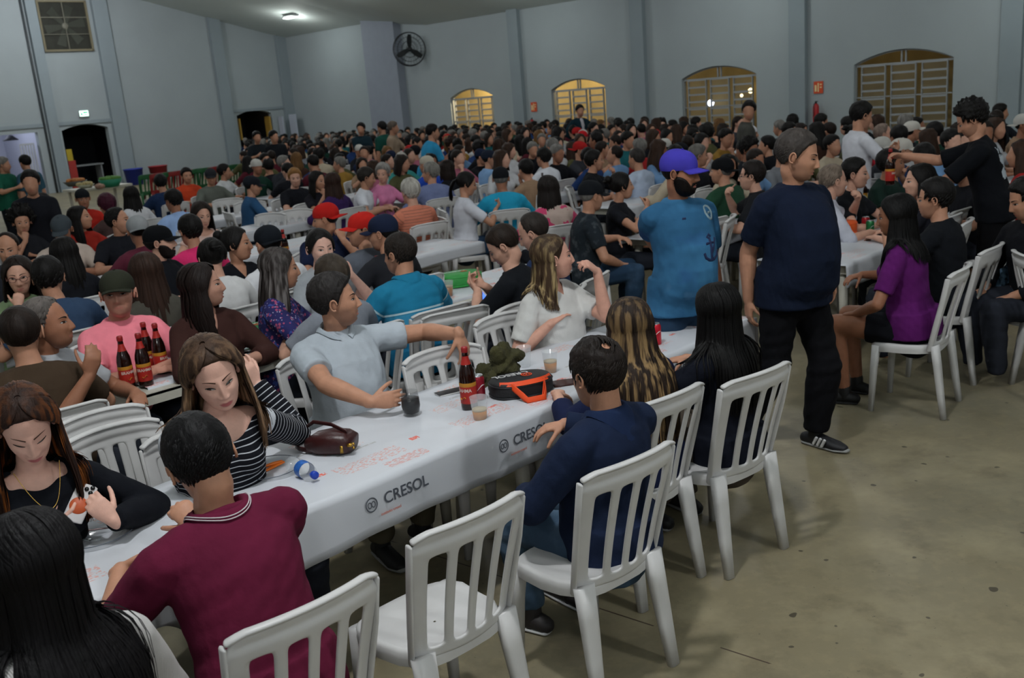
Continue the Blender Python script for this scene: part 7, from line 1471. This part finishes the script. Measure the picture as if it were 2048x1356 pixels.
def tub(p, q, c, label, r_=.24, h=.62):
    v = W(p, q); mb = MB(); mb.lathe([(0, 0), (r_ * .82, 0), (r_, h), (r_ * 1.05, h), (r_ * 1.05, h + .03), (r_ * .97, h + .03), (r_ * .8, .02), (0, .02)], 24); o = mk('plastic_tub', mb.mesh('plastic_tub', [mat('tub_' + c, c, .5)]), None, v); tag(o, label, 'tub')
tub(15.9, 34.2, '2a3a9a', 'blue plastic barrel by the gable wall', .33, .55); tub(16.9, 34.3, '9a2a34', 'red plastic barrel by the gable wall', .33, .55)
for i in range(10):
    px = 286 + i * 19; v = AT(px, 357 - i * 2.2, .80); c, cn = (('1f5c34', 'green'), ('8a2626', 'red'))[i % 3 == 1 or i % 4 == 3]
    m = mat('plastic_' + c, c, .5); o = mk('plastic_chair', far_chair, None, (v.x, v.y, 0), R(46 + 7 * (i % 3)), [m]); tag(o, '%s plastic chair, %s from left in the coloured row before the gable wall' % (cn, ORD[i + 1]), 'chair', 'coloured chairs before the gable wall')
# annex: wooden shelf, white barred gate
r = bpy.data.objects.new('shelf_unit', None); COL.objects.link(r); tag(r, 'wooden shelf unit inside the bright opening', 'shelf'); wm = mat('shelf_wood', '7a5636', .7, var=.2, vscale=6); mb = MB(); hbox(mb, 11.6, 12.5, QW + 1.5, QW + 1.55, 0, 1.35)
for p in (11.6, 12.45): hbox(mb, p, p + .05, QW + 1.0, QW + 1.5, 0, 1.35)
mk('sides', mb.mesh('sides', [wm], False), r)
for z in (.3, .65, 1.0, 1.32): mb = MB(); hbox(mb, 11.6, 12.5, QW + 1.0, QW + 1.5, z, z + .03); mk('shelf', mb.mesh('shelf', [wm], False), r)
r = bpy.data.objects.new('barred_gate', None); COL.objects.link(r); tag(r, 'white barred gate standing open at the bright opening', 'gate'); gm = mat('gate_white', 'b8bcc4', .5); mb = MB(); P0, P1 = (12.75, QW + .3), (13.2, QW + .3)
for t in np.linspace(0, 1, 6): p = P0[0] + (P1[0] - P0[0]) * t; hbox(mb, p - .02, p + .02, P0[1] - .02, P0[1] + .02, 0, 1.75)
mk('bars', mb.mesh('bars', [gm], False), r); mb = MB(); hbox(mb, 12.73, 13.22, QW + .27, QW + .33, 1.72, 1.78); hbox(mb, 12.73, 13.22, QW + .27, QW + .33, .1, .15); mk('rails', mb.mesh('rails', [gm], False), r)
mb = MB(); v = W(12.7, QW + .9, 1.95); mb.lathe([(0, .16), (.06, .15), (.26, -.02), (.25, -.03), (.05, .13)], 20); tag(mk('lamp_shade', mb.mesh('lamp_shade', [mat('shade_dark', '3a3a40', .7)]), None, v), 'dark conical lampshade hanging inside the bright opening', 'lamp')
mb = MB(); hbox(mb, 11.0, 11.5, QW + 1.4, QW + 1.9, 0, 1.3); tag(mk('dark_cabinet', mb.mesh('dark_cabinet', [mat('cab_dark', '22252c', .6)], False)), 'dark cabinet at the left of the bright opening', 'cabinet')
# bottles and cups on the far tables, small in the picture
rg2 = random.Random(5); fb = MB(); fb.lathe([(.03, 0), (.036, .02), (.036, .16), (.014, .23), (.014, .28), (0, .28)], 10); fb = fb.mesh('beer_bottle', [None]); bc = mat('bottle_far', '2a100a', .2); cc_ = mat('cup_far', 'b8b8b0', .4)
fcm = MB(); fcm.lathe([(.028, 0), (.038, .11), (0, .10)], 10); fcm = fcm.mesh('plastic_cup', [None])
for ri in range(1, 10):
    ps_ = sorted(rg2.uniform(9.8, 16 + ri * .4) for _ in range(8)); nb_, nc_ = 0, 0
    for p in ps_:
        v = W(p, ROWQ[ri] + rg2.uniform(-.2, .2), .742)
        if v.y < 5 or PROJ(v)[0] < 500: continue
        if rg2.random() < .5: nb_ += 1; tag(mk('beer_bottle', fb, None, v, 0, [bc]), 'dark bottle on the %s crowd table row, %s from the aisle' % (ORD[ri + 1], ORD[nb_]), 'bottle', 'dark bottles on the far crowd tables')
        else: nc_ += 1; tag(mk('plastic_cup', fcm, None, v, 0, [cc_]), 'pale cup on the %s crowd table row, %s from the aisle' % (ORD[ri + 1], ORD[nc_]), 'cup', 'pale cups on the far crowd tables')
bpy.data.scenes.remove(TS)
